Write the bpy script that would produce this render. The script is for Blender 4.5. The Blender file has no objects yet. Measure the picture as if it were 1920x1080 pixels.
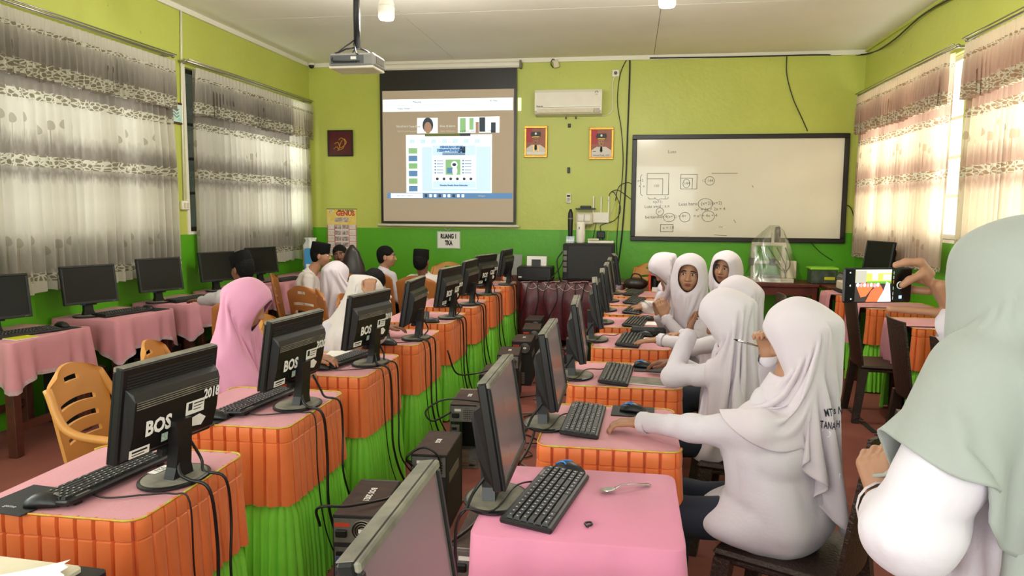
import bpy, math, random
import numpy as np
from mathutils import Vector, Matrix, Euler
from mathutils.bvhtree import BVHTree

random.seed(7)
RNG = np.random.default_rng(11)
SC = bpy.context.scene
COL = SC.collection

# ------------------------------------------------------------------ camera
F_PX, YAW, PITCH, ROLL, CAM_Z = 1401.0, 0.1558, 0.1068, 0.0063, 1.62
_f = Vector((-math.sin(YAW) * math.cos(PITCH), math.cos(YAW) * math.cos(PITCH), -math.sin(PITCH)))
_r0 = Vector((math.cos(YAW), math.sin(YAW), 0))
_u0 = _r0.cross(_f)
_r = _r0 * math.cos(ROLL) + _u0 * math.sin(ROLL)
_u = -_r0 * math.sin(ROLL) + _u0 * math.cos(ROLL)
cam_d = bpy.data.cameras.new('camera')
cam_d.sensor_width = 36.0
cam_d.lens = F_PX / 1920.0 * 36.0
cam_d.clip_start = 0.05
cam = bpy.data.objects.new('camera', cam_d)
cam.matrix_world = Matrix(((_r.x, _u.x, -_f.x, 0), (_r.y, _u.y, -_f.y, 0), (_r.z, _u.z, -_f.z, CAM_Z), (0, 0, 0, 1)))
COL.objects.link(cam)
SC.camera = cam

# ------------------------------------------------------------------ world, light, exposure
XL, XR, YB, YF, ZC, ZW = -4.43, 2.82, 10.0, -1.6, 3.574, 1.332
wd = bpy.data.worlds.new('daylight'); SC.world = wd; wd.use_nodes = True
bg = wd.node_tree.nodes['Background']
bg.inputs['Color'].default_value = (0.86, 0.94, 1.0, 1)
bg.inputs['Strength'].default_value = 1.1
SC.view_settings.view_transform = 'Standard'
SC.view_settings.look = 'None'
SC.view_settings.gamma = 1.0
SC.view_settings.use_curve_mapping = False
SC.view_settings.exposure = 0.62
try:
    SC.cycles.use_denoising = True
    SC.cycles.max_bounces = 8
    SC.cycles.diffuse_bounces = 5
    SC.cycles.transparent_max_bounces = 12
    SC.cycles.sample_clamp_indirect = 6.0
    SC.cycles.caustics_reflective = False
    SC.cycles.caustics_refractive = False
except Exception:
    pass

def day_area(name, loc, size_y, size_z, normal, power, color=(1, 0.98, 0.95)):
    """Daylight entering through a window opening: area light just outside the pane."""
    d = bpy.data.lights.new(name, 'AREA'); d.shape = 'RECTANGLE'
    d.size, d.size_y = size_y, size_z; d.energy = power; d.color = color
    o = bpy.data.objects.new(name, d); COL.objects.link(o)
    o.location = loc
    o.rotation_euler = Vector(normal).to_track_quat('-Z', 'Y').to_euler()
    return o
# windows: (wall, y0, y1); z range shared
WZ0, WZ1 = 1.36, 3.0
WIN_L = [(-1.0, 1.2), (1.9, 3.5), (4.2, 6.55), (7.0, 9.7)]
WIN_R = [(-1.0, 1.2), (1.7, 3.9), (4.4, 6.78), (7.1, 9.75)]
for (a, b), e in zip(WIN_L, (70, 70, 26, 30)):
    if a > 6: a = 7.9
    day_area('daylight_left', (XL - 0.3, (a + b) / 2, (WZ0 + WZ1) / 2), b - a, WZ1 - WZ0, (1, 0, 0), e)
for (a, b), e in zip(WIN_R, (14, 18, 46, 64)):
    day_area('daylight_right', (XR + 0.3, (a + b) / 2, (WZ0 + WZ1) / 2), b - a, WZ1 - WZ0, (-1, 0, 0), e, (1, .96, .84))
day_area('daylight_front', (-0.8, YF - 0.3, 1.9), 5.2, 1.9, (0, 1, 0), 145)
# ------------------------------------------------------------------ materials
def srgb(r, g=None, b=None):
    if g is None:
        h = r.lstrip('#'); r, g, b = (int(h[i:i + 2], 16) for i in (0, 2, 4))
    def l(c):
        c /= 255.0
        return c / 12.92 if c <= 0.04045 else ((c + 0.055) / 1.055) ** 2.4
    return (l(r), l(g), l(b), 1.0)

MATS = {}
def nt_new(name):
    m = bpy.data.materials.new(name); m.use_nodes = True
    nt = m.node_tree
    return m, nt, nt.nodes['Principled BSDF']

def mat(name, col, rough=0.6, metal=0.0, noise=0.0, nscale=8.0, bump=0.0, bscale=120.0, spec=None, sheen=0.0, col2=None, emit=None, estr=0.0, alpha=None, coat=0.0):
    """plain procedural material: base colour broken up by noise, optional fine bump"""
    if name in MATS: return MATS[name]
    m, nt, p = nt_new(name)
    c = srgb(col) if isinstance(col, str) else col
    p.inputs['Roughness'].default_value = rough
    p.inputs['Metallic'].default_value = metal
    if spec is not None: p.inputs['Specular IOR Level'].default_value = spec
    if sheen: p.inputs['Sheen Weight'].default_value = sheen
    if coat: p.inputs['Coat Weight'].default_value = coat
    if noise > 0 or col2:
        tc = nt.nodes.new('ShaderNodeTexCoord')
        n = nt.nodes.new('ShaderNodeTexNoise'); n.inputs['Scale'].default_value = nscale; n.inputs['Detail'].default_value = 4
        nt.links.new(tc.outputs['Object'], n.inputs['Vector'])
        r = nt.nodes.new('ShaderNodeValToRGB')
        c2 = srgb(col2) if isinstance(col2, str) else (col2 or tuple(x * (1 - noise) for x in c[:3]) + (1,))
        c1 = c if col2 else tuple(min(1, x * (1 + noise * .6)) for x in c[:3]) + (1,)
        r.color_ramp.elements[0].position = .3; r.color_ramp.elements[1].position = .7
        r.color_ramp.elements[0].color = c2; r.color_ramp.elements[1].color = c1
        nt.links.new(n.outputs['Fac'], r.inputs['Fac']); nt.links.new(r.outputs['Color'], p.inputs['Base Color'])
    else:
        p.inputs['Base Color'].default_value = c
    if bump > 0:
        tc = nt.nodes.new('ShaderNodeTexCoord')
        n = nt.nodes.new('ShaderNodeTexNoise'); n.inputs['Scale'].default_value = bscale; n.inputs['Detail'].default_value = 3
        nt.links.new(tc.outputs['Object'], n.inputs['Vector'])
        b = nt.nodes.new('ShaderNodeBump'); b.inputs['Strength'].default_value = bump; b.inputs['Distance'].default_value = .01
        nt.links.new(n.outputs['Fac'], b.inputs['Height']); nt.links.new(b.outputs['Normal'], p.inputs['Normal'])
    if emit is not None:
        p.inputs['Emission Color'].default_value = srgb(emit) if isinstance(emit, str) else emit
        p.inputs['Emission Strength'].default_value = estr
    if alpha is not None: p.inputs['Alpha'].default_value = alpha
    MATS[name] = m
    return m

def wall_mat():
    m, nt, p = nt_new('two_tone_wall_paint')
    L = nt.links.new
    geo = nt.nodes.new('ShaderNodeNewGeometry'); sep = nt.nodes.new('ShaderNodeSeparateXYZ')
    L(geo.outputs['Position'], sep.inputs[0])
    gt = nt.nodes.new('ShaderNodeMath'); gt.operation = 'GREATER_THAN'; gt.inputs[1].default_value = ZW
    L(sep.outputs['Z'], gt.inputs[0])
    n = nt.nodes.new('ShaderNodeTexNoise'); n.inputs['Scale'].default_value = 1.3; n.inputs['Detail'].default_value = 6
    L(geo.outputs['Position'], n.inputs['Vector'])
    def ramp(a, b):
        r = nt.nodes.new('ShaderNodeValToRGB'); r.color_ramp.elements[0].position = .3; r.color_ramp.elements[1].position = .7
        r.color_ramp.elements[0].color = srgb(a); r.color_ramp.elements[1].color = srgb(b); L(n.outputs['Fac'], r.inputs['Fac']); return r
    up, lo = ramp('b9c056', 'c3ca60'), ramp('54a416', '5cac1c')
    mx = nt.nodes.new('ShaderNodeMix'); mx.data_type = 'RGBA'
    L(gt.outputs[0], mx.inputs[0]); L(lo.outputs[0], mx.inputs[6]); L(up.outputs[0], mx.inputs[7])
    # chipped spots and scuffs
    n2 = nt.nodes.new('ShaderNodeTexNoise'); n2.inputs['Scale'].default_value = 9; n2.inputs['Detail'].default_value = 2
    L(geo.outputs['Position'], n2.inputs['Vector'])
    r2 = nt.nodes.new('ShaderNodeValToRGB'); r2.color_ramp.elements[0].position = .74; r2.color_ramp.elements[1].position = .78
    r2.color_ramp.elements[0].color = (0, 0, 0, 1); r2.color_ramp.elements[1].color = (.5, .5, .5, 1)
    L(n2.outputs['Fac'], r2.inputs['Fac'])
    mx2 = nt.nodes.new('ShaderNodeMix'); mx2.data_type = 'RGBA'; mx2.inputs[7].default_value = srgb('7d8a35')
    L(r2.outputs[0], mx2.inputs[0]); L(mx.outputs[2], mx2.inputs[6]); L(mx2.outputs[2], p.inputs['Base Color'])
    p.inputs['Roughness'].default_value = .42
    b = nt.nodes.new('ShaderNodeBump'); b.inputs['Strength'].default_value = .15; b.inputs['Distance'].default_value = .02
    n3 = nt.nodes.new('ShaderNodeTexNoise'); n3.inputs['Scale'].default_value = 14; L(geo.outputs['Position'], n3.inputs['Vector'])
    L(n3.outputs['Fac'], b.inputs['Height']); L(b.outputs['Normal'], p.inputs['Normal'])
    return m

def curtain_mat(name, tint, dark, leop, trans_w, sheer):
    """printed sheer curtain: bands of grey, pebble bands, tulips; lets daylight through"""
    m, nt, p = nt_new(name)
    N = nt.nodes.new; L = nt.links.new
    geo = N('ShaderNodeNewGeometry'); sep = N('ShaderNodeSeparateXYZ'); uv = N('ShaderNodeUVMap')
    L(uv.outputs['UV'], sep.inputs[0])          # U = metres along the cloth, V = world height
    nz = N('ShaderNodeTexNoise'); nz.inputs['Scale'].default_value = 9; nz.inputs['Detail'].default_value = 3
    mp = N('ShaderNodeMapping'); mp.inputs['Scale'].default_value = (4.5, .9, 1); L(uv.outputs['UV'], mp.inputs[0]); L(mp.outputs[0], nz.inputs['Vector'])
    ad = N('ShaderNodeMath'); ad.operation = 'MULTIPLY_ADD'; ad.inputs[1].default_value = .16; L(nz.outputs['Fac'], ad.inputs[0]); L(sep.outputs['Y'], ad.inputs[2])
    mr = N('ShaderNodeMapRange'); mr.inputs[1].default_value = .98; mr.inputs[2].default_value = 3.18; L(ad.outputs[0], mr.inputs[0])
    def pos(z): return (z + .08 - .98) / 2.2
    r = N('ShaderNodeValToRGB'); cr = r.color_ramp
    stops = [(.9, 0), (1.08, .05), (1.12, .7), (1.26, .55), (1.42, .12), (1.62, .02), (1.78, .12), (1.86, .75), (1.90, .5), (1.965, .5), (1.99, .85), (2.06, .7), (2.17, .08), (2.36, .03), (2.395, .1), (2.46, .85), (2.55, .9), (2.60, .35), (2.66, .85), (2.84, .55), (2.9, .2), (3.02, .08)]
    while len(cr.elements) < len(stops): cr.elements.new(.5)
    for e, (z, v) in zip(cr.elements, stops):
        e.position = max(0, min(1, pos(z))); e.color = (v, v, v, 1)
    L(mr.outputs[0], r.inputs['Fac'])
    # pebble bands
    def band(z0, z1, src):
        a = N('ShaderNodeMath'); a.operation = 'GREATER_THAN'; a.inputs[1].default_value = z0; L(src, a.inputs[0])
        b = N('ShaderNodeMath'); b.operation = 'LESS_THAN'; b.inputs[1].default_value = z1; L(src, b.inputs[0])
        c = N('ShaderNodeMath'); c.operation = 'MULTIPLY'; L(a.outputs[0], c.inputs[0]); L(b.outputs[0], c.inputs[1]); return c.outputs[0]
    def add(x, y):
        c = N('ShaderNodeMath'); c.operation = 'ADD'; c.use_clamp = True; L(x, c.inputs[0]); L(y, c.inputs[1]); return c.outputs[0]
    z = sep.outputs['Y']
    bands = None
    for z0, z1 in ((1.045, 1.11), (1.90, 1.985), (2.39, 2.46), (2.545, 2.655), (2.87, 2.90)):
        q = band(z0, z1, z); bands = q if bands is None else add(bands, q)
    vo = N('ShaderNodeTexVoronoi'); vo.feature = 'DISTANCE_TO_EDGE'; vo.inputs['Scale'].default_value = 24
    mv = N('ShaderNodeMapping'); mv.inputs['Scale'].default_value = (1.0, 1.5, 1); L(uv.outputs['UV'], mv.inputs[0]); L(mv.outputs[0], vo.inputs['Vector'])
    vg = N('ShaderNodeMath'); vg.operation = 'GREATER_THAN'; vg.inputs[1].default_value = .11; L(vo.outputs['Distance'], vg.inputs[0])
    base = N('ShaderNodeMix'); base.data_type = 'RGBA'; base.inputs[6].default_value = srgb(tint); base.inputs[7].default_value = srgb(dark); L(r.outputs[0], base.inputs[0])
    leo = N('ShaderNodeMix'); leo.data_type = 'RGBA'; leo.inputs[6].default_value = srgb('d6d2c0'); leo.inputs[7].default_value = srgb(leop); L(vg.outputs[0], leo.inputs[0])
    mx = N('ShaderNodeMix'); mx.data_type = 'RGBA'; L(bands, mx.inputs[0]); L(base.outputs[2], mx.inputs[6]); L(leo.outputs[2], mx.inputs[7])
    # tulips: one flower per cell of a coarse grid, in two height ranges
    def math_(op, a, b=None, cl=False):
        c = N('ShaderNodeMath'); c.operation = op; c.use_clamp = cl
        for i, s in enumerate((a, b)):
            if s is None: continue
            if isinstance(s, (int, float)): c.inputs[i].default_value = s
            else: L(s, c.inputs[i])
        return c.outputs[0]
    cell = math_('MULTIPLY', sep.outputs['X'], 6.0)
    idx = math_('FLOOR', cell); fr = math_('SUBTRACT', math_('FRACT', cell), .5)
    wn = N('ShaderNodeTexWhiteNoise'); wn.noise_dimensions = '1D'; L(idx, wn.inputs['W'])
    tul = None
    for zc in (2.235, 1.335):
        zoff = math_('SUBTRACT', z, math_('ADD', math_('MULTIPLY', wn.outputs['Value'], .16), zc - .08))
        ex = math_('POWER', math_('ABSOLUTE', math_('MULTIPLY', fr, math_('ADD', 6.0, math_('MULTIPLY', zoff, 40.0)))), 2.0)
        ez = math_('POWER', math_('ABSOLUTE', math_('MULTIPLY', zoff, 1 / .036)), 2.0)
        t = math_('LESS_THAN', math_('ADD', ex, ez), 1.0)
        st = math_('MULTIPLY', math_('LESS_THAN', math_('ABSOLUTE', fr), .018), math_('MULTIPLY', math_('LESS_THAN', zoff, 0.0), math_('GREATER_THAN', zoff, -.2)))
        q = add(t, st); tul = q if tul is None else add(tul, q)
    keep = math_('MULTIPLY', tul, .55)
    mt = N('ShaderNodeMix'); mt.data_type = 'RGBA'; mt.inputs[7].default_value = srgb(leop); L(keep, mt.inputs[0]); L(mx.outputs[2], mt.inputs[6])
    d = N('ShaderNodeBsdfDiffuse'); t = N('ShaderNodeBsdfTranslucent'); tr = N('ShaderNodeBsdfTransparent')
    L(mt.outputs[2], d.inputs['Color']); L(mt.outputs[2], t.inputs['Color']); L(mt.outputs[2], tr.inputs['Color'])
    a = N('ShaderNodeMixShader'); a.inputs[0].default_value = trans_w; L(d.outputs[0], a.inputs[1]); L(t.outputs[0], a.inputs[2])
    b = N('ShaderNodeMixShader'); b.inputs[0].default_value = sheer; L(a.outputs[0], b.inputs[1]); L(tr.outputs[0], b.inputs[2])
    L(b.outputs[0], nt.nodes['Material Output'].inputs['Surface'])
    return m

def clear_mat(name, tint=(1, 1, 1, 1), gloss=.08, rough=.05):
    m, nt, p = nt_new(name)
    tr = nt.nodes.new('ShaderNodeBsdfTransparent'); gl = nt.nodes.new('ShaderNodeBsdfGlossy'); mx = nt.nodes.new('ShaderNodeMixShader')
    tr.inputs['Color'].default_value = tint; gl.inputs['Roughness'].default_value = rough; mx.inputs[0].default_value = gloss
    nt.links.new(tr.outputs[0], mx.inputs[1]); nt.links.new(gl.outputs[0], mx.inputs[2])
    nt.links.new(mx.outputs[0], nt.nodes['Material Output'].inputs['Surface'])
    return m

M = dict(
    wall=wall_mat(),
    ceiling=mat('ceiling_paint', 'f1ece0', .8, noise=.05, nscale=1.2),
    joint=mat('ceiling_joint', 'a8a496', .9),
    floor=mat('red_carpet', '8a4a3f', .9, col2='7a3f36', nscale=3, bump=.4, bscale=400),
    trim=mat('white_trim', 'e8e4d4', .5),
    white=mat('white_plastic', 'ece6d8', .35, noise=.03),
    offwhite=mat('aged_white_plastic', 'd8cdb4', .45, noise=.06, nscale=20),
    black=mat('black_plastic', '0f0e10', .42, noise=.15, nscale=25),
    black_matte=mat('black_matte', '1b1a1a', .7, noise=.15),
    dusty=mat('dusty_grey_plastic', '8d8778', .8, col2='5f5b52', nscale=14),
    greyplastic=mat('grey_plastic', '6f6a64', .5),
    screen=mat('lcd_screen_off', '75676a', .22, spec=.6),
    screen_dark=mat('lcd_screen_dark', '0b0f0d', .3, spec=.25),
    pink=mat('pink_tablecloth', 'cc8a94', .75, noise=.05, nscale=5, bump=.15, bscale=60, sheen=.1),
    pink_hot=mat('rose_pink_tablecloth', 'd684a2', .7, noise=.04, nscale=4, bump=.12, bscale=30, sheen=.1),
    hem=mat('greyed_hem', 'c0a0a6', .8, noise=.2, nscale=60),
    orange=mat('orange_satin', 'e07338', .5, noise=.07, nscale=10, sheen=.15),
    green=mat('green_satin', '84d644', .32, noise=.06, nscale=10),
    lime=mat('lime_piping', 'b6cf3e', .5, col2='e0702f', nscale=30),
    wood=mat('dark_wood', '5a2c1e', .5, col2='47221a', nscale=18),
    wood_red=mat('table_wood', '6b2b20', .45, col2='541f18', nscale=10),
    maroon=mat('maroon_batik', '5c1420', .35, col2='3c0a14', nscale=25),
    ochre=mat('ochre_chair_plastic', 'c88c44', .45, noise=.06),
    brownchair=mat('brown_chair_plastic', 'a8662f', .45, noise=.08),
    rattan=mat('dark_brown_rattan_plastic', '33211b', .45, noise=.25, nscale=160, bump=.6, bscale=90),
    metal=mat('bare_metal', 'a8a49c', .35, metal=.9),
    steel=mat('steel', '8d8a86', .4, metal=.7, noise=.2, nscale=30),
    silver=mat('spoon_steel', 'c9c9c9', .2, metal=1.0),
    keycap=mat('black_keycap', '1d1d1f', .5),
    keyleg=mat('key_legend', 'd8d8d8', .5),
    blue=mat('blue_accent', '2f86d8', .3),
    vga=mat('blue_connector', '2450a8', .4),
    orange_acc=mat('orange_accent', 'f08a2a', .4),
    paper=mat('white_paper', 'f0ede6', .8),
    ink=mat('white_lettering', 'f2f2ee', .6),
    darkink=mat('black_lettering', '161616', .7),
    navyink=mat('navy_lettering', '20222e', .8),
    redink=mat('red_lettering', 'c23a20', .6),
    marker=mat('faded_marker', '77736a', .8),
    frameblk=mat('black_frame', '1d1715', .4),
    board=mat('whiteboard_surface', 'e6dfcd', .18, noise=.035, nscale=1.6, coat=.3),
    gold=mat('gold_frame', 'd19a3a', .35, metal=.5, noise=.2, nscale=60),
    yellow=mat('yellow_paper', 'd9d42c', .6),
    bluefile=mat('blue_folder', '2f8fc8', .5),
    leather=mat('black_leather', '2a2220', .35, noise=.2, nscale=12, bump=.3, bscale=15),
    glass=clear_mat('window_glass', (.96, .98, .97, 1), .07, .02),
    wrap=clear_mat('clear_plastic_wrap', (.93, .95, .92, 1), .16, .22),
    frame_dark=mat('dark_window_frame', '2a2622', .5),
    frame_white=mat('white_window_frame', 'd8d8cc', .5),
    curtL=curtain_mat('grey_printed_curtain', 'dcd7c9', '7d7268', '8d8470', .34, .02),
    curtR=curtain_mat('rose_printed_curtain', 'eee2cc', 'b89484', 'ab8f72', .45, .04),
    skin=mat('brown_skin', 'a87a5e', .5, noise=.06, nscale=12, spec=.35),
    skin_d=mat('deep_brown_skin', '80553f', .5, noise=.06, nscale=12, spec=.35),
    lip=mat('lip', '7c3d38', .45),
    eyew=mat('eye_white', 'dcd6d0', .25),
    iris=mat('dark_iris', '1a0f0b', .2),
    hair=mat('black_hair', '0c0a0a', .7, spec=.2, noise=.3, nscale=90, bump=.5, bscale=160),
    velvet=mat('black_velvet', '0a090a', .85, spec=.2),
    cloth_w=mat('white_school_cloth', 'd0c8d1', .8, noise=.025, nscale=6, bump=.12, bscale=70, sheen=.15),
    hijab_w=mat('white_hijab_cloth', 'd2c7d0', .75, noise=.02, nscale=5, bump=.08, bscale=80, sheen=.2),
    cloth_c=mat('cream_school_cloth', 'd2c9c6', .8, noise=.03, nscale=6, bump=.12, bscale=70, sheen=.15),
    hijab_p=mat('pink_hijab_cloth', 'd391b0', .75, noise=.03, nscale=5, bump=.08, bscale=60, sheen=.2),
    hijab_g=mat('grey_green_hijab_cloth', '939792', .75, noise=.03, nscale=5, bump=.08, bscale=90, sheen=.2),
    embroid=mat('white_embroidery', 'f4f0f2', .6),
    navy=mat('navy_cloth', '1a2030', .85, noise=.1),
)

# ------------------------------------------------------------------ mesh helpers
def link(o, parent=None):
    COL.objects.link(o)
    if parent is not None: o.parent = parent
    return o

def tag(o, label=None, cat=None, group=None, kind=None):
    if label: o['label'] = label
    if cat: o['category'] = cat
    if group: o['group'] = group
    if kind: o['kind'] = kind
    return o

def empty(name, loc=(0, 0, 0), rz=0.0, label=None, cat=None, group=None, rot=None):
    o = bpy.data.objects.new(name, None); o.empty_display_size = .1
    COL.objects.link(o)
    o.location = loc; o.rotation_euler = rot or (0, 0, rz)
    return tag(o, label, cat, group)

class MB:
    """collects shapes into one mesh"""
    def __init__(s): s.v = []; s.f = []; s.uv = None
    def add(s, vs, fs):
        n = len(s.v); s.v += [tuple(v) for v in vs]; s.f += [tuple(i + n for i in f) for f in fs]; return s
    def box(s, x0, x1, y0, y1, z0, z1, mtx=None, bev=0.0):
        if bev > 0: return s.rbox(x0, x1, y0, y1, z0, z1, bev, mtx)
        vs = [(x, y, z) for z in (z0, z1) for y in (y0, y1) for x in (x0, x1)]
        if mtx is not None: vs = [mtx @ Vector(v) for v in vs]
        return s.add(vs, [(0, 2, 3, 1), (4, 5, 7, 6), (0, 1, 5, 4), (2, 6, 7, 3), (0, 4, 6, 2), (1, 3, 7, 5)])
    def rbox(s, x0, x1, y0, y1, z0, z1, b, mtx=None):
        """box with chamfered edges"""
        b = min(b, (x1 - x0) / 2.01, (y1 - y0) / 2.01, (z1 - z0) / 2.01)
        rings = []
        for z, i in ((z0, b), (z0 + b, 0), (z1 - b, 0), (z1, b)):
            j = b
            if i == 0:
                ring = [(x0 + j, y0, z), (x1 - j, y0, z), (x1, y0 + j, z), (x1, y1 - j, z), (x1 - j, y1, z), (x0 + j, y1, z), (x0, y1 - j, z), (x0, y0 + j, z)]
            else:
                ring = [(x0 + j, y0 + i, z), (x1 - j, y0 + i, z), (x1 - i, y0 + j, z), (x1 - i, y1 - j, z), (x1 - j, y1 - i, z), (x0 + j, y1 - i, z), (x0 + i, y1 - j, z), (x0 + i, y0 + j, z)]
            rings.append(ring)
        vs = [v for r in rings for v in r]
        if mtx is not None: vs = [mtx @ Vector(v) for v in vs]
        fs = [tuple(reversed(range(8))), tuple(range(24, 32))]
        for k in range(3):
            for i in range(8):
                a, c = k * 8 + i, k * 8 + (i + 1) % 8
                fs.append((a, c, c + 8, a + 8))
        return s.add(vs, fs)
    def loft(s, rings, cap0=True, cap1=True, closed=True):
        n = len(rings[0]); vs = [p for r in rings for p in r]; fs = []
        m = n if closed else n - 1
        for k in range(len(rings) - 1):
            for i in range(m):
                a, c = k * n + i, k * n + (i + 1) % n
                fs.append((a, c, c + n, a + n))
        if cap0: fs.append(tuple(reversed(range(n))))
        if cap1: fs.append(tuple(range((len(rings) - 1) * n, len(rings) * n)))
        return s.add(vs, fs)
    def lathe(s, prof, seg=24, c=(0, 0, 0), sx=1.0, sy=1.0, mtx=None, cap0=True, cap1=True):
        rings = []
        for r, z in prof:
            ring = [Vector((c[0] + sx * r * math.cos(2 * math.pi * i / seg), c[1] + sy * r * math.sin(2 * math.pi * i / seg), c[2] + z)) for i in range(seg)]
            if mtx is not None: ring = [mtx @ p for p in ring]
            rings.append(ring)
        return s.loft(rings, cap0, cap1)
    def cyl(s, a, b, r, seg=16, r2=None):
        return s.tube([a, b], r, seg, radii=[r, r if r2 is None else r2])
    def tube(s, pts, r, seg=8, radii=None, cap=True):
        pts = [Vector(p) for p in pts]
        up = Vector((0, 0, 1)); rings = []; prev = None
        for i, p in enumerate(pts):
            t = (pts[min(i + 1, len(pts) - 1)] - pts[max(i - 1, 0)])
            t = t.normalized() if t.length > 1e-9 else Vector((0, 0, 1))
            if prev is None:
                ref = up if abs(t.dot(up)) < .9 else Vector((1, 0, 0))
                n = t.cross(ref).normalized()
            else:
                n = (prev - t * prev.dot(t))
                n = n.normalized() if n.length > 1e-6 else t.orthogonal().normalized()
            prev = n; b = t.cross(n)
            rr = radii[i] if radii else r
            rings.append([p + (n * math.cos(2 * math.pi * k / seg) + b * math.sin(2 * math.pi * k / seg)) * rr for k in range(seg)])
        return s.loft(rings, cap, cap)
    def prism(s, poly, z0, z1, mtx=None):
        n = len(poly); vs = [Vector((x, y, z0)) for x, y in poly] + [Vector((x, y, z1)) for x, y in poly]
        if mtx is not None: vs = [mtx @ v for v in vs]
        return s.add(vs, [tuple(reversed(range(n))), tuple(range(n, 2 * n))] + [(i, (i + 1) % n, (i + 1) % n + n, i + n) for i in range(n)])
    def ellip(s, c, r, seg=16, rings=10, mtx=None):
        prof = []
        out = []
        for k in range(rings + 1):
            a = -math.pi / 2 + math.pi * k / rings
            rad, z = max(math.cos(a), .002), math.sin(a)
            ring = [Vector((c[0] + r[0] * rad * math.cos(2 * math.pi * i / seg), c[1] + r[1] * rad * math.sin(2 * math.pi * i / seg), c[2] + r[2] * z)) for i in range(seg)]
            if mtx is not None: ring = [mtx @ p for p in ring]
            out.append(ring)
        return s.loft(out)
    def grid(s, fn, nu, nv, closed_u=False):
        vs = [fn(i / nu, j / nv) for j in range(nv + 1) for i in range(nu + 1)]
        w = nu + 1
        return s.add(vs, [(j * w + i, j * w + i + 1, (j + 1) * w + i + 1, (j + 1) * w + i) for j in range(nv) for i in range(nu)])
    def mesh(s, name, material, smooth=False, angle=None):
        me = bpy.data.meshes.new(name)
        me.from_pydata([tuple(v) for v in s.v], [], s.f)
        if material is not None: me.materials.append(material)
        if smooth:
            me.polygons.foreach_set('use_smooth', [True] * len(me.polygons))
            if angle:
                try: me.set_sharp_from_angle(angle=math.radians(angle))
                except Exception: pass
        me.update()
        return me
    def build(s, name, material, parent=None, smooth=False, angle=None, loc=None, rot=None):
        o = bpy.data.objects.new(name, s.mesh(name, material, smooth, angle))
        if loc is not None: o.location = loc
        if rot is not None: o.rotation_euler = rot
        return link(o, parent)

def children(o): return [c for c in COL.objects if c.parent == o]
def copy_tree(o, parent=None):
    kids = {}
    for c in COL.objects:
        if c.parent is not None: kids.setdefault(c.parent.name, []).append(c)
    def rec(src, par):
        c = src.copy(); COL.objects.link(c); c.parent = par
        for ch in kids.get(src.name, []): rec(ch, c)
        return c
    return rec(o, parent)

def struct(o): o['kind'] = 'structure'; return o

def catmull(pts, n=8):
    P = [Vector(p) for p in pts]; P = [P[0] * 2 - P[1]] + P + [P[-1] * 2 - P[-2]]
    out = []
    for i in range(1, len(P) - 2):
        a, b, c, d = P[i - 1], P[i], P[i + 1], P[i + 2]
        for k in range(n):
            t = k / n
            out.append(.5 * ((2 * b) + (c - a) * t + (2 * a - 5 * b + 4 * c - d) * t * t + (3 * b - a - 3 * c + d) * t ** 3))
    out.append(P[-2]); return out

def cable(name, pts, r, label, material='black', cat='cable', seg=6, n=6, group=None):
    o = MB().tube(catmull(pts, n), r, seg).build(name, M[material], None, True)
    return tag(o, label, cat, group)

_TXT = {}
def text_mesh(body, size=1.0, bold=0.0, align='CENTER', spacing=1.0):
    key = (body, size, bold, align, spacing)
    if key in _TXT: return _TXT[key]
    cu = bpy.data.curves.new('lettering', 'FONT'); cu.body = body; cu.size = size; cu.align_x = align; cu.align_y = 'CENTER'
    cu.offset = bold; cu.resolution_u = 2; cu.space_character = spacing
    o = bpy.data.objects.new('lettering', cu); COL.objects.link(o)
    dg = bpy.context.evaluated_depsgraph_get()
    me = bpy.data.meshes.new_from_object(o.evaluated_get(dg))
    COL.objects.unlink(o); bpy.data.objects.remove(o)
    vs = [tuple(v.co) for v in me.vertices]; fs = [tuple(p.vertices) for p in me.polygons]
    _TXT[key] = (vs, fs)
    return _TXT[key]

def text_obj(name, body, size, material, parent, mtx, bold=0.0, align='CENTER', spacing=1.0, sx=1.0):
    vs, fs = text_mesh(body, size, bold, align, spacing)
    mb = MB().add([mtx @ Vector((v[0] * sx, v[1], 0)) for v in vs], fs)
    return mb.build(name, material, parent)

def frame_mtx(origin, right, up):
    """local x -> right, y -> up, z -> right x up"""
    r = Vector(right).normalized(); u = Vector(up); u = (u - r * u.dot(r)).normalized(); n = r.cross(u)
    return Matrix(((r.x, u.x, n.x, origin[0]), (r.y, u.y, n.y, origin[1]), (r.z, u.z, n.z, origin[2]), (0, 0, 0, 1)))
def flat(mb, mtx, x0, x1, y0, y1, z=0.0):
    return mb.add([mtx @ Vector((x0, y0, z)), mtx @ Vector((x1, y0, z)), mtx @ Vector((x1, y1, z)), mtx @ Vector((x0, y1, z))], [(0, 1, 2, 3)])
ORD = ['first', 'second', 'third', 'fourth', 'fifth', 'sixth', 'seventh', 'eighth', 'ninth', 'tenth']
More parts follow.
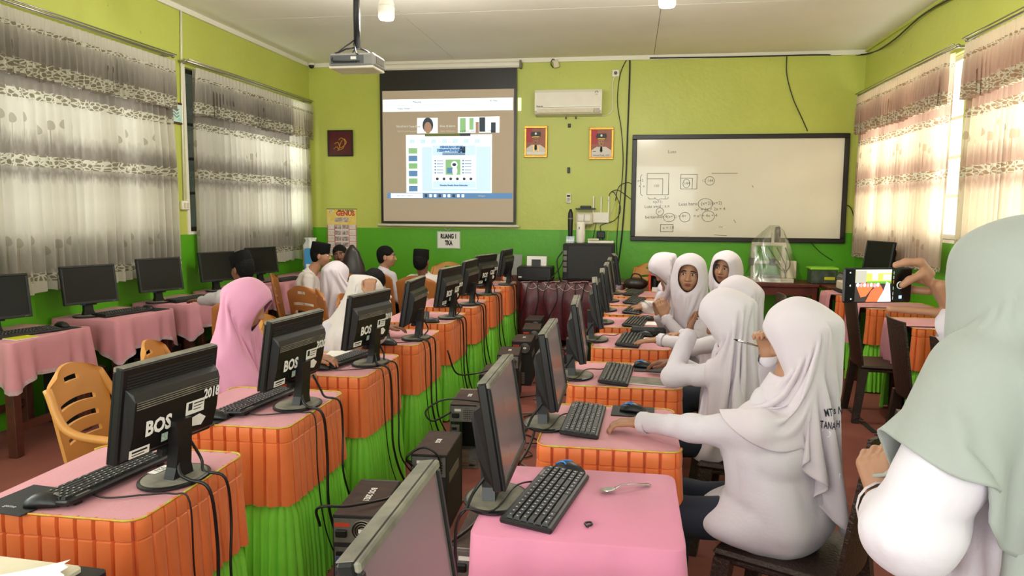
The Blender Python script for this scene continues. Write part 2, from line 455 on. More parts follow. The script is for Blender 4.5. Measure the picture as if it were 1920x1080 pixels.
# ------------------------------------------------------------------ room shell
T = .16
struct(MB().box(XL - T, XR + T, YF - T, YB + T, -.12, 0).build('floor', M['floor']))
def wall_with_windows(name, x0, x1, wins, zs):
    mb = MB()
    mb.box(x0, x1, YF, YB, 0, zs[0]); mb.box(x0, x1, YF, YB, zs[1], ZC + .05)
    y = YF
    for a, b in wins:
        mb.box(x0, x1, y, a, zs[0], zs[1]); y = b
    mb.box(x0, x1, y, YB, zs[0], zs[1])
    return struct(mb.build(name, M['wall']))
wall_with_windows('wall_left', XL - T, XL, WIN_L, (WZ0, WZ1))
wall_with_windows('wall_right', XR, XR + T, WIN_R, (WZ0, WZ1))
struct(MB().box(XL - T, XR + T, YB, YB + T, 0, ZC + .05).build('wall_back', M['wall']))
mb = MB(); mb.box(XL - T, XR + T, YF - T, YF, 0, .95); mb.box(XL - T, XR + T, YF - T, YF, 2.85, ZC + .05)
mb.box(XL - T, -3.4, YF - T, YF, .95, 2.85); mb.box(1.8, XR + T, YF - T, YF, .95, 2.85)
struct(mb.build('wall_front', M['wall']))
# ceiling: painted sheets with shallow joints
ce = struct(MB().box(XL - T, XR + T, YF - T, YB + T, ZC + .02, ZC + .1).build('ceiling', M['joint']))
xs = [XL, -2.35, .25, XR]; ys = [YF, .3, 2.73, 5.16, 7.59, YB]
for i in range(3):
    for j in range(5):
        g = .003
        MB().box(xs[i] + g, xs[i + 1] - g, ys[j] + g, ys[j + 1] - g, ZC, ZC + .02).build('ceiling_sheet', M['ceiling'], ce)
# white cornice strips
struct(MB().box(XL, XR, YB - .03, YB, ZC - .055, ZC).build('trim_1', M['trim']))
struct(MB().box(XL, XL + .03, YF, YB - .03, ZC - .05, ZC).build('trim_2', M['trim']))
struct(MB().box(XR - .025, XR, YF, YB - .03, ZC - .03, ZC).build('trim_3', M['wall']))

def window(n, xw, y0, y1, sgn, fm, cols, zs):
    """sgn: direction into the room; frame, transoms, one pane per cell"""
    xc = xw - sgn * .08; d = .025
    root = struct(empty('window_%d' % n, (xc, (y0 + y1) / 2, WZ0)))
    hw, hh = (y1 - y0) / 2, WZ1 - WZ0
    f = .045
    mb = MB(); mb.box(-d, d, -hw, hw, 0, f); mb.box(-d, d, -hw, hw, hh - f, hh); mb.box(-d, d, -hw, -hw + f, f, hh - f); mb.box(-d, d, hw - f, hw, f, hh - f)
    mb.build('window_frame', fm, root)
    ye = [-hw + f + (2 * hw - 2 * f) * i / cols for i in range(cols + 1)]
    for y in ye[1:-1]: MB().box(-d, d, y - .02, y + .02, f, hh - f).build('mullion', fm, root)
    ze = [f] + [z - WZ0 for z in zs] + [hh - f]
    for k in range(len(ze) - 1):
        if k: MB().box(-d * .8, d * .8, -hw + f, hw - f, ze[k] - .015, ze[k] + .015).build('transom', fm, root)
        for i in range(cols):
            MB().box(-.002, .002, ye[i] + .02, ye[i + 1] - .02, ze[k] + .015, ze[k + 1] - .015).build('pane', M['glass'], root)
    MB().box(-.085, .085, -hw, hw, -.03, 0).build('window_sill', M['trim'], root)
    return root
k = 1
for i, (a, b) in enumerate(WIN_L):
    window(k, XL, a, b, 1, M['frame_white'] if i < 2 else M['frame_dark'], 4, (1.75, 2.1, 2.45)); k += 1
for i, (a, b) in enumerate(WIN_R):
    window(k, XR, a, b, -1, M['frame_white'], 4, (1.75, 2.1, 2.45)); k += 1
fr = struct(empty('window_%d' % k, (-.8, YF - .08, .95)))
mb = MB(); mb.box(-2.6, 2.6, -.025, .025, 0, .05); mb.box(-2.6, 2.6, -.025, .025, 1.85, 1.9)
for x in (-2.6, -1.3, 0, 1.3, 2.55): mb.box(x, x + .05, -.025, .025, .05, 1.85)
mb.build('window_frame', M['frame_white'], fr)
for x in (-2.55, -1.25, .05, 1.35): MB().box(x, x + 1.24, -.002, .002, .05, 1.85).build('pane', M['glass'], fr)

struct(MB().box(XL - 1.3, XL - 1.2, 4.0, 12.0, 0, 3.6).build('added_dark_backdrop', mat('dark_backdrop', '3a3f30', .9, noise=.3, nscale=3)))  # dark sheet added outside to darken the view through the window gap
# white reveal edge left of the far-left window
struct(MB().box(XL, XL + .012, 6.985, 7.03, 1.33, 3.02).build('trim_4', M['trim']))

# ------------------------------------------------------------------ curtains
def cloth_sheet(name, xw, sgn, off, y0, y1, z0, z1, amp, period, material, parent, hem=0.0, seed=0, flare=0.0, nz=14):
    """pleated hanging cloth; u along the wall, v height"""
    r = np.random.default_rng(seed)
    n = int((y1 - y0) / .011)
    u = np.linspace(0, 1, n + 1); L = y1 - y0
    jit = np.interp(u, np.linspace(0, 1, int(L / .3) + 3), r.uniform(-.9, .9, int(L / .3) + 3))
    ph = 2 * np.pi * u * L / period + jit * 3.0
    am2 = np.interp(u, np.linspace(0, 1, int(L / .25) + 3), r.uniform(.5, 1.3, int(L / .25) + 3))
    wide = np.interp(u, np.linspace(0, 1, int(L / .35) + 4), r.uniform(-1, 1, int(L / .35) + 4))
    vs, uvs = [], []
    for j in range(nz + 1):
        v = j / nz; z = z1 + (z0 - z1) * v
        g = .35 + .65 * min(1, v * 2.2)
        prof = np.sin(ph + .25 * np.sin(3 * v + jit * 4)); prof = np.sign(prof) * np.abs(prof) ** .75
        x = xw + sgn * (off + amp * g * am2 * prof + .02 * v * wide)
        y = y0 + L * u + flare * v * (u - .5) * L + .012 * np.cos(ph) * g
        zz = z + (hem * np.sin(ph * .5) + .02 * wide if j == nz else 0) * (1 if hem else 0)
        zz = np.broadcast_to(zz, u.shape)
        for i in range(n + 1):
            vs.append((x[i], y[i], zz[i])); uvs.append((y0 + u[i] * L * 1.5, zz[i]))
    w = n + 1
    fs = [(j * w + i, j * w + i + 1, (j + 1) * w + i + 1, (j + 1) * w + i) for j in range(nz) for i in range(n)]
    mb = MB(); mb.add(vs, fs); me = mb.mesh(name, material, True)
    uvl = me.uv_layers.new(name='UVMap')
    idx = np.zeros(len(me.loops), dtype=np.int32); me.loops.foreach_get('vertex_index', idx)
    uvl.data.foreach_set('uv', np.array(uvs, dtype=np.float32)[idx].ravel())
    o = bpy.data.objects.new(name, me); return link(o, parent)

def curtain_set(xw, sgn, y0, y1, zb, material, label, seed, split=None, mat2=None, vgap=0.0):
    root = empty('window_curtain', (0, 0, 0), 0, label, 'curtain')
    parts = [(y0, y1, material)] if not split else [(y0, split, material), (split, y1, mat2)]
    for i, (a, b, m_) in enumerate(parts):
        cloth_sheet('drape', xw, sgn, .065, a, b, zb, 2.99, .036, .10, m_, root, .006, seed + i)
        cloth_sheet('valance', xw, sgn, .125, a + vgap, b, 2.535, 2.99, .024, .07, m_, root, .006, seed + 20 + i, nz=8)
    return root
def rod(xw, sgn, y0, y1, z, label):
    root = empty('curtain_rod', (xw + sgn * .09, (y0 + y1) / 2, z), 0, label, 'curtain rod')
    h = (y1 - y0) / 2
    MB().cyl((0, -h, 0), (0, h, 0), .011, 10).build('pole', M['metal'], root, True)
    MB().cyl((sgn * .035, -h, .012), (sgn * .035, h, .012), .007, 8).build('front_pole', M['metal'], root, True)
    for s in (-1, 1):
        MB().box(-sgn * .09 if sgn > 0 else -.006, .006 if sgn > 0 else .09, s * (h - .04) - .008, s * (h - .04) + .008, -.01, .012).build('bracket', M['metal'], root)
        MB().ellip((0, s * h, 0), (.018, .018, .018), 10, 6).build('end_cap', M['metal'], root, True)
    return root
M['curtL2'] = curtain_mat('painted_backlight_curtain', 'f6f4e6', 'b8aea0', 'a59c7e', .7, .22)  # far panel: bright backlight put into a paler, more translucent cloth colour
curtain_set(XL, 1, 3.95, 6.69, .96, M['curtL'], 'grey printed sheer curtain with valance over the nearer left window', 1)
curtain_set(XL, 1, 7.06, 9.82, .93, M['curtL'], 'grey printed curtain over the far left window, backlight painted into its far end', 5, 9.2, M['curtL2'])
curtain_set(XR, -1, 7.16, 9.85, 1.05, M['curtR'], 'rose printed backlit curtain beside the whiteboard corner', 9)
curtain_set(XR, -1, 4.3, 6.84, 1.05, M['curtR'], 'rose printed backlit curtain above the woman filming with a phone', 13)
rod(XL, 1, 3.9, 6.72, 3.035, 'metal curtain rod above the nearer left window')
rod(XL, 1, 6.92, 9.84, 3.035, 'metal curtain rod above the far left window')
rod(XR, -1, 7.07, 9.9, 3.02, 'metal curtain rod above the right window by the whiteboard')
rod(XR, -1, 4.2, 6.9, 3.03, 'metal curtain rod above the nearer right window')
# ------------------------------------------------------------------ things on the back wall
YW = YB
# projection screen
ps = empty('projection_screen', (-2.45, YW - .06, 1.35), 0, 'pull-down projection screen with black border showing a video call', 'projection screen')
z = lambda v: v - 1.35
MB().rbox(-.99, .99, -.04, .05, z(3.45), z(3.53), .02).build('housing', M['white'], ps)
for s in (-1, 1): MB().box(s * .985 - .012, s * .985 + .012, -.045, .055, z(3.44), z(3.54)).build('end_cap', M['greyplastic'], ps)
pcol = mat('projected_picture_surround', 'b5a48e', .7, emit='a59480', estr=.16)
MB().box(-.94, .935, -.004, .004, z(1.40), z(3.46)).build('black_border', M['frameblk'], ps)
MB().box(-.905, .90, -.007, -.003, z(1.43), z(3.18)).build('screen_fabric', pcol, ps)
MB().cyl((-.99, 0, z(1.375)), (.98, 0, z(1.375)), .018, 12).build('bottom_bar', M['white'], ps, True)
MB().tube([(-.03, -.01, z(1.36)), (-.05, -.01, z(1.335)), (0, -.01, z(1.31)), (.05, -.01, z(1.335)), (.03, -.01, z(1.36))], .006, 6).build('pull_handle', M['metal'], ps, True)
def proj_mat(n, c, e=.55): return mat('projected_' + n, c, .8, emit=c, estr=e)
PW, PB, PD, PG = proj_mat('white', 'e9f2f4', .5), proj_mat('pale_blue', 'bcd4e4', .5), proj_mat('dark', '46505e', .1), proj_mat('olive', '6d7c4a', .15)
PBl, PSk, PGr = proj_mat('blue', '5d86b4', .35), proj_mat('skin', 'a88672', .3), proj_mat('green', '8fc08a', .3)
# picture coordinates: pixels of the photograph's own screen area mapped to metres on the fabric (x 715..968, y 162..420)
def sx(px): return -.905 + (px - 715) / (968 - 715) * 1.805
def sz(py): return z(3.18) - (py - 162) / (421 - 162) * (3.18 - 1.43)
def rect(name, m_, x0, y0, x1, y1, d=.009):
    return MB().box(sx(x0), sx(x1), -d, -d + .001, sz(y1), sz(y0)).build(name, m_, ps)
def ptxt(body, px, py, h, m_, bold=0.0, align='CENTER', d=.0125, sxx=1.0):
    return text_obj('screen_text', body, h / 253 * 1.805, m_, ps, frame_mtx((sx(px), -d, sz(py)), (1, 0, 0), (0, 0, 1)), bold, align, 1.0, sxx)
rect('browser_bar', PW, 716, 179, 966, 203)
rect('tab_strip', PB, 716, 190, 966, 191, .0095)
ptxt('https://meet.', 745, 197, 5, PD, align='LEFT'); ptxt('Meeting', 775, 184.5, 5, PD, align='LEFT'); ptxt('All files', 930, 184.5, 5, PD)
rect('call_tile', PW, 783, 216, 823, 246); rect('call_tile', PW, 862, 215, 941, 246)
MB().ellip((sx(804), -.011, sz(234)), (.055, .003, .085), 14, 8).build('caller_face', PSk, ps, True)
MB().ellip((sx(804), -.010, sz(230)), (.075, .003, .10), 14, 8).build('caller_veil', PD, ps, True)
rect('tile_green', PGr, 866, 217, 877, 245, .0095); rect('tile_green', PGr, 884, 217, 892, 240, .0095); rect('tile_wall', PSk, 896, 225, 902, 246, .0095); rect('tile_dark', PD, 903, 216, 914, 244, .0095); rect('tile_dark', PD, 925, 226, 934, 246, .0095)
ptxt('TIM MTsN 9 Tanah Datar', 766, 232.5, 4.6, M['ink'], .002); ptxt('TIM MTsN 9 Tanah Datar', 766, 242, 4.2, M['ink']); ptxt('Siswa 14 Jakarta', 842, 232.5, 4.6, M['ink'], .002); ptxt('Siswa 14 Jakarta', 842, 242, 4.2, M['ink'])
ptxt('Moderator', 795, 242.5, 4, M['ink']); ptxt('Tim 2 MTsN 1 Bogor', 880, 242.5, 4, PD); ptxt('Tim 2 MTsN 1', 922, 242.5, 4, PD)
rect('share_bar', PG, 798, 247, 868, 252, .0098); rect('share_button', PD, 866, 247, 886, 252, .01)
rect('document_window', PW, 761, 249, 927, 364, .0088); rect('slide_area', PB, 792, 273, 925, 361, .0093)
for k in range(6): rect('slide_thumbnail', PBl if k % 2 else PGr, 766, 275 + k * 15, 783, 286 + k * 15, .0096)
for k in range(7): rect('ribbon_icon', PB, 768 + k * 21, 258, 778 + k * 21, 266, .0096)
rect('slide', PW, 812, 269, 897, 355, .0105); rect('slide_sky', PB, 813, 270, 896, 290, .0108)
ptxt('MENGUBAH SISWA', 850, 273.5, 5.2, PBl, .004); ptxt('MENGGUNAKAN', 848, 280, 6.6, PBl, .006); ptxt('AI', 870, 279, 12, PD, .012)
rect('slide_banner', PBl, 832, 284, 876, 289, .0112); ptxt('DALAM MENDUKUNG KARYA ILMIAH', 854, 286.5, 2.8, M['ink'])
rect('slide_picture', PGr, 838, 298, 867, 328, .0112); rect('slide_laptop', PBl, 841, 314, 853, 325, .0118)
MB().ellip((sx(855), -.013, sz(308)), (.045, .003, .045), 14, 8).build('robot_head', PW, ps, True)
MB().ellip((sx(855), -.0145, sz(308)), (.03, .003, .022), 14, 8).build('robot_visor', PD, ps, True)
MB().ellip((sx(856), -.013, sz(320)), (.035, .003, .06), 14, 8).build('robot_body', PW, ps, True)
for k in range(5):
    for x in (818, 872):
        MB().ellip((sx(x), -.012, sz(300 + k * 6)), (.012, .002, .012), 10, 6).build('bullet', PBl, ps, True)
        rect('text_line', PBl, x + 3, 299.4 + k * 6, x + 16, 300.8 + k * 6, .0112)
for k in range(6): MB().ellip((sx(822 + k * 13), -.012, sz(336)), (.02, .002, .02), 10, 6).build('icon', PD, ps, True)
rect('slide_footer', PB, 813, 341, 896, 354, .0112); ptxt('Pemateri, Penulis, Dosen Universitas', 854, 349, 3.6, PBl, .003)
rect('taskbar', PBl, 723, 364, 966, 375, .009); rect('search_box', PW, 730, 365, 793, 374, .0098); ptxt('Type here to search', 757, 369.5, 4, PD)
for k in range(9): rect('taskbar_icon', PW if k % 3 else PD, 797 + k * 9, 366.5, 802 + k * 9, 372.5, .0098)
ptxt('Sebagian', 908, 369.5, 4, M['ink'])
# sliver of the projected picture that spills past the screen onto the wall
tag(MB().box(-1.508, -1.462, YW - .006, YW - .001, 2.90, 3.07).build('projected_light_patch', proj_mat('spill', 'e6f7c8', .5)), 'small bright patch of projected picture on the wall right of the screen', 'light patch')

# projector on ceiling pole
pj = empty('ceiling_projector', (-2.16, 5.8, 2.70), 0, 'grey projector hanging from the ceiling on a black pole', 'projector')
MB().rbox(-.185, .185, -.14, .14, 0, .105, .018).build('body', mat('projector_grey', '8d8a88', .5, noise=.05), pj)
MB().box(-.165, .10, -.145, -.139, .022, .085).build('connector_panel', mat('projector_panel', '55565a', .5), pj)
MB().rbox(-.18, .18, -.143, .13, -.012, .006, .006).build('bottom_lip', M['white'], pj)
MB().box(.183, .188, -.09, .09, .03, .085).build('side_vent', M['greyplastic'], pj)
MB().box(0, .045, -.148, -.144, .052, .074).build('sticker', M['paper'], pj)
for x in (-.13, -.10, .06): MB().box(x - .012, x + .012, -.150, -.144, .03, .042).build('socket', M['black'], pj)
MB().cyl((0, 0, .16), (0, 0, ZC - 2.70), .026, 14).build('pole', M['black'], pj, True)
MB().cyl((0, 0, ZC - 2.73), (0, 0, ZC - 2.70), .07, 16).build('ceiling_plate', M['black'], pj, True)
for a, b in ((-.15, -.1), (.12, .08), (-.10, .1)): MB().tube([(a, b, .105), (a * .5, b * .5, .15), (0, 0, .17)], .008, 6).build('mount_arm', M['black'], pj, True)
MB().tube(catmull([(-.02, -.02, .22), (-.1, -.1, .13), (-.15, -.15, .05), (-.06, -.16, .035), (.05, -.155, .035)]), .007, 6).build('cord', M['black'], pj, True)
MB().tube(catmull([(-.02, -.02, .2), (.03, -.11, .11), (.06, -.15, .09)]), .006, 6).build('cord', M['black'], pj, True)
# bulbs
for (x, y, lab) in ((-2.0, 6.05, 'large white bulb hanging beside the projector pole'), (.24, 6.0, 'large white bulb at the top edge above the whiteboard side')):
    b = empty('ceiling_bulb', (x, y, 3.14 if x < 0 else 3.15), 0, lab, 'light bulb')
    MB().lathe([(.01, -.004), (.055, 0), (.066, .02), (.068, .09), (.064, .1)], 20).build('diffuser', mat('bulb_white', 'f4efe2', .3), b, True)
    MB().lathe([(.064, .1), (.066, .115), (.05, .16), (.025, .175), (.022, .20)], 20).build('heat_sink', M['white'], b, True)
    ld = bpy.data.lights.new('added_fill_light', 'POINT'); ld.energy = 55; ld.shadow_soft_size = .07; ld.color = (1, .97, .9); lo_ = bpy.data.objects.new('added_fill_light', ld); COL.objects.link(lo_); lo_.parent = b; lo_.location = (0, 0, -.09)  # fill light added to brighten the back of the room; bulbs are off
    MB().lathe([(.028, .20), (.03, .25), (.05, .26), (.05, ZC - 3.14 if x < 0 else ZC - 3.15)], 16).build('socket', M['white'], b, True)
# dome camera
b = empty('security_camera', (-4.36, YW - .06, ZC - .03), 0, 'small white dome camera in the far left ceiling corner', 'camera')
MB().lathe([(.045, 0), (.045, .03)], 16).build('base', M['white'], b, True); MB().ellip((0, 0, -.008), (.036, .036, .036), 14, 8).build('dome', M['black'], b, True)

def picture_frame(name, x0, x1, z0, z1, fm, border, label, cat, back, thick=.025, wall='back', x=None):
    r = empty(name, ((x0 + x1) / 2, YW - thick, z0), 0, label, cat); w, h = (x1 - x0) / 2, z1 - z0
    for a in ((-w, w, 0, border), (-w, w, h - border, h), (-w, -w + border, border, h - border), (w - border, w, border, h - border)):
        MB().rbox(a[0], a[1], -.008, thick - .002, a[2], a[3], .004).build('frame_side', fm, r)
    MB().box(-w + border, w - border, .004, thick - .002, border, h - border).build('picture', back, r)
    return r, w, h
# calligraphy picture
r, w, h = picture_frame('calligraphy_picture', -4.165, -3.80, 2.315, 2.672, M['frameblk'], .018, 'square dark red picture with golden calligraphy left of the screen', 'picture', mat('dark_red_ground', '551016', .4, noise=.2, nscale=5))
cm = M['gold']
for pts in ([(-.09, .1), (-.05, .13), (-.02, .1), (0, .16), (.03, .22)], [(-.08, .17), (-.03, .19), (.0, .12), (.05, .14), (.09, .19), (.06, .24)], [(-.02, .22), (.02, .25), (.07, .2), (.04, .11), (-.04, .08)]):
    MB().tube(catmull([(a, 0, b) for a, b in pts]), .006, 6).build('calligraphy_stroke', cm, r, True)
# portraits
def portrait(x0, x1, z0, z1, label, skin, medal):
    r, w, h = picture_frame('framed_portrait', x0, x1, z0, z1, M['gold'], .03, label, 'picture', mat('portrait_ground', 'a0604c', .5, noise=.15, nscale=6))
    def e(n, x, zz, rx, rz, m_, d): MB().ellip((x, -d, zz), (rx, .002, rz), 18, 10).build(n, m_, r, True)
    fl = MB().box(-w + .03, -.05, .0015, .003, .2, h - .03).build('flag', mat('flag_red', 'b4404a', .6), r)
    MB().prism([(-w + .03, .035), (w - .03, .035), (w - .03, .12), (.06, .165), (-.06, .165), (-w + .03, .12)], 0, .002, frame_mtx((0, .003, 0), (1, 0, 0), (0, 0, 1))).build('uniform', mat('uniform_white', 'ded8d0', .6), r)
    e('head', 0, .225, .042, .058, mat('portrait_' + skin, skin, .6), .001)
    MB().prism([(-.055, .26), (.055, .26), (.07, .30), (.06, .335), (-.06, .335), (-.07, .30)], 0, .002, frame_mtx((0, -.002, 0), (1, 0, 0), (0, 0, 1))).build('cap', mat('cap_dark', '22241e', .5), r)
    MB().box(-.05, .05, -.006, -.004, .263, .272).build('cap_band', M['gold'], r); e('cap_badge', 0, .31, .014, .016, M['ink'], .004)
    MB().prism([(-.012, .165), (.012, .165), (.018, .11), (0, .09), (-.018, .11)], 0, .001, frame_mtx((0, -.001, 0), (1, 0, 0), (0, 0, 1))).build('tie', M['darkink'], r)
    for s in (-1, 1): e('eye', s * .017, .232, .006, .004, M['darkink'], .004)
    e('mouth', 0, .196, .014, .004, M['lip'], .003); e('moustache' if not medal else 'smile', 0, .203, .012, .003, M['darkink'] if not medal else M['lip'], .0032)
    if medal:
        for s in (-1, 1): MB().box(s * .03 - .007, s * .03 + .007, -.003, -.002, .07, .16).build('medal_ribbon', M['gold'], r)
        MB().box(-w + .034, w - .034, -.003, -.001, .035, .075).build('name_strip', M['paper'], r)
    else:
        MB().box(-w + .05, -w + .09, -.003, -.002, .10, .107).build('name_badge', M['darkink'], r)
        text_obj('caption', 'Ahmad Fadly, S.Pd', .028, M['darkink'], r, frame_mtx((0, -.003, .055), (1, 0, 0), (0, 0, 1)))
portrait(-1.415, -1.105, 2.288, 2.70, 'gold framed portrait of a smiling man in peaked cap with golden ribbons', 'a0705a', True)
portrait(-.556, -.237, 2.257, 2.672, 'gold framed portrait of a man in peaked cap nearer the whiteboard', 'b08468', False)

# air conditioner
ac = empty('air_conditioner', (-.825, YW, 2.813), 0, 'white split air conditioner on the back wall', 'air conditioner')
prof = [(0, 0), (-.02, .0), (-.17, .02), (-.2, .06), (-.205, .12), (-.195, .29), (-.175, .325), (0, .325)]
mb = MB(); mb.loft([[(x, y, zz) for y, zz in prof] for x in (-.432, .432)]); mb.build('body', M['white'], ac)
mb = MB(); mb.box(-.40, .33, -.212, -.19, .03, .085, Matrix.Rotation(0, 4, 'X')); mb.build('louvre', M['offwhite'], ac)
mb = MB(); mb.box(.335, .405, -.21, -.19, .028, .085); mb.build('display_panel', mat('ac_panel', 'b4aa94', .4), ac)
MB().box(-.415, .415, -.2075, -.195, .098, .101).build('panel_gap', M['greyplastic'], ac)
text_obj('brand_mark', 'Panasonic', .022, M['darkink'], ac, frame_mtx((-.365, -.2065, .115), (1, 0, 0), (0, 0, 1)), .001)
MB().tube(catmull([(.345, -.2, .275), (.355, -.2, .295), (.375, -.2, .295), (.38, -.2, .275)]), .004, 6).build('logo', M['greyplastic'], ac, True)
text_obj('logo_text', 'ECO', .016, M['greyplastic'], ac, frame_mtx((.365, -.2005, .255), (1, 0, 0), (0, 0, 1)))
for x in (-.04, .09): MB().box(x - .008, x + .008, -.03, -.01, -.03, 0).build('mount_hook', M['black'], ac)
# socket with cable for the AC
sk = empty('wall_socket', (-.23, YW - .012, 3.36), 0, 'white round-socket plate above the air conditioner cable', 'socket')
MB().rbox(-.045, .045, -.012, .011, -.045, .045, .006).build('plate', M['white'], sk); MB().lathe([(.022, 0), (.022, .02), (.016, .026)], 14, mtx=Matrix.Rotation(math.pi / 2, 4, 'X')).build('plug', M['greyplastic'], sk, True)
cable('power_cable', [(-.22, YW - .03, 3.33), (-.26, YW - .012, 3.27), (-.262, YW - .012, 3.0), (-.27, YW - .012, 2.88), (-.33, YW - .012, 2.83), (-.42, YW - .02, 2.82)], .007, 'white cable curving from the wall socket to the air conditioner', 'white')
# motion box under the cornice
b = empty('wall_sensor', (-1.0, YW - .03, 3.49), 0, 'small cream box hanging tilted below the back cornice', 'sensor')
MB().rbox(-.035, .035, -.03, .025, -.05, .05, .006, Matrix.Rotation(math.radians(-12), 4, 'Y')).build('housing', M['offwhite'], b)
MB().tube(catmull([(-.02, 0, .05), (-.05, -.01, .06), (-.07, -.01, 0), (-.04, -.01, -.05)]), .006, 6).build('lead', M['black'], b, True)
# marks left on wall: two black clips
for (x, zz, s, lab) in ((-.82, 2.70, .03, 'small black bracket just below the air conditioner'), (-.82, 2.12, .045, 'small black bracket between the two portraits, lower down')):
    o = MB().rbox(-.018, .018, -.012, .012, -s / 1.2, s / 1.2, .004).build('wall_bracket', M['black'], None, loc=(x, YW - .012, zz)); tag(o, lab, 'bracket')
# remote
rm = empty('remote_control', (-.815, YW - .02, 1.69), 0, 'white remote control in its holder on the back wall', 'remote')
MB().rbox(-.03, .03, -.016, .018, 0, .125, .006).build('body', M['white'], rm); MB().box(-.02, .02, -.018, -.0155, .08, .105).build('display', M['black_matte'], rm)
for i in range(3): MB().box(-.018, .018, -.018, -.0155, .02 + i * .018, .03 + i * .018).build('button', M['greyplastic'], rm)
# small shelf, consumer unit, router, torch, bottle
o = empty('wall_shelf', (-.585, YW - .06, 1.605), 0, 'thin black wall shelf above the fuse box', 'shelf')
MB().box(-.13, .13, -.05, .06, 0, .018).build('board', M['black'], o); MB().rbox(-.07, .07, -.03, .04, .018, .05, .006).build('black_adapter', M['black'], o)
o = empty('fuse_box', (-.60, YW - .05, 1.40), 0, 'cream fuse box above the black cabinet', 'fuse box')
MB().rbox(-.115, .115, -.05, .05, 0, .165, .02).build('housing', M['offwhite'], o); MB().rbox(-.085, .085, -.06, -.045, .05, .14, .008).build('lid', M['white'], o); MB().box(-.003, .003, -.062, -.06, .05, .14).build('lid_gap', M['greyplastic'], o)
for x in (-.07, .0): MB().box(x - .02, x + .02, -.03, .03, -.05, 0).build('cable_gland', M['black'], o)
o = empty('wifi_router', (-.39, YW - .03, 1.43), 0, 'white wifi router with three upright antennas', 'router')
MB().rbox(-.115, .115, -.025, .028, 0, .14, .008).build('body', M['white'], o)
for x in (-.095, .005, .105): MB().rbox(x - .01, x + .01, -.008, .008, .13, .35, .005).build('antenna', M['white'], o)
o = empty('black_torch', (-.745, 9.46, 1.19), 0, 'tall black stick device standing on the cabinet', 'device')
MB().lathe([(.025, 0), (.028, .1), (.034, .3), (.03, .37), (.012, .42)], 14).build('body', M['black'], o, True); MB().lathe([(.0345, .29), (.0345, .31)], 14).build('ring', M['greyplastic'], o, True)
o = empty('white_canister', (-.61, 9.40, 1.19), 0, 'white plastic canister standing on the black cabinet', 'canister')
MB().lathe([(.052, 0), (.056, .01), (.056, .24), (.05, .26), (.02, .265)], 20).build('body', M['white'], o, True); MB().box(-.02, -.012, -.058, -.054, .17, .2).build('mark', M['black'], o)
o = empty('blue_carton', (-.735, 9.36, 1.19), 0, 'small blue and white carton on the cabinet corner', 'box')
MB().box(-.05, .05, -.03, .03, 0, .08).build('carton', mat('blue_carton_card', '7fa6c4', .6, col2='e8ecef', nscale=30), o); MB().box(-.05, .05, -.032, -.03, .02, .04).build('print', M['paper'], o)
o = empty('power_strip', (-.36, 9.38, 1.19), 0, 'white power strip lying on top of the black cabinet', 'power strip')
MB().rbox(-.16, .16, -.03, .03, 0, .03, .006, Matrix.Rotation(.1, 4, 'Z')).build('body', M['white'], o); MB().rbox(-.16, -.02, -.05, .05, .03, .055, .006).build('adapter', M['offwhite'], o)
for i in range(4): MB().lathe([(.017, 0), (.017, .002)], 12, c=(.0 + i * .04, 0, .03)).build('outlet', M['greyplastic'], o)
o = empty('wall_plug', (-.38, YW - .03, 1.275), 0, 'black plug adapter on the wall below the router', 'plug')
MB().rbox(-.055, .055, -.03, .03, -.045, .045, .008).build('body', M['black'], o); 
for x in (-.02, .025): MB().cyl((x, -.02, -.045), (x, -.02, -.11), .006, 6).build('lead', M['black'], o, True)
W9 = YW - .015
cable('wall_cable', [(-.06, W9, ZC - .01), (-.05, W9, 3.4), (-.06, W9, 2.6), (-.07, W9, 2.0), (-.09, W9, 1.5), (-.12, W9, 1.1), (-.16, W9, .8)], .011, 'thick black cable running straight down beside the whiteboard')
cable('wall_cable', [(-.08, W9, ZC - .02), (-.17, W9, 3.35), (-.2, W9, 3.0), (-.14, W9, 2.62), (-.11, W9, 2.2), (-.14, W9, 1.7), (-.17, W9, 1.2), (-.15, W9, .85)], .006, 'thin dark cable looping down from the cornice left of the thick one')
cable('wall_cable', [(-.29, W9 - .02, 1.72), (-.27, W9, 1.82), (-.17, W9, 1.86), (-.02, W9, 1.76), (.03, W9, 1.72)], .005, 'thin cable arching from the router antenna to the whiteboard')
cable('wall_cable', [(-.2, W9 - .02, 1.72), (-.16, W9, 1.9), (-.05, W9, 1.96), (.03, W9, 1.93)], .005, 'upper thin cable arching to the whiteboard edge')
cable('wall_cable', [(-.38, W9 - .03, 1.32), (-.38, W9, 1.4), (-.2, W9, 1.47), (-.13, W9, 1.62), (-.2, W9, 1.8), (-.24, W9, 1.84)], .005, 'thin dark cable looping from the plug up past the router')
cable('wall_cable', [(-.2, W9, 1.84), (-.2, W9, 1.7), (-.26, W9, 1.55), (-.33, W9, 1.47)], .004, 'pale cable hanging to the router body', 'offwhite')
cable('wall_cable', [(-.17, W9, 1.75), (-.2, W9, 1.5), (-.18, W9, 1.33), (-.28, W9, 1.32), (-.3, W9, 1.18)], .004, 'thin yellow cable curling down to the cabinet top', 'yellow')
cable('wall_cable', [(-.42, W9, 1.56), (-.45, W9, 1.4), (-.49, W9, 1.2)], .004, 'thin green cable between fuse box and cabinet', 'black')
cable('wall_cable', [(1.88, W9, ZC - .03), (1.89, W9, 3.3), (1.98, W9, 3.0), (2.1, W9, 2.75), (2.17, W9, 2.6)], .006, 'thin dark cable falling from the cornice to the whiteboard top')
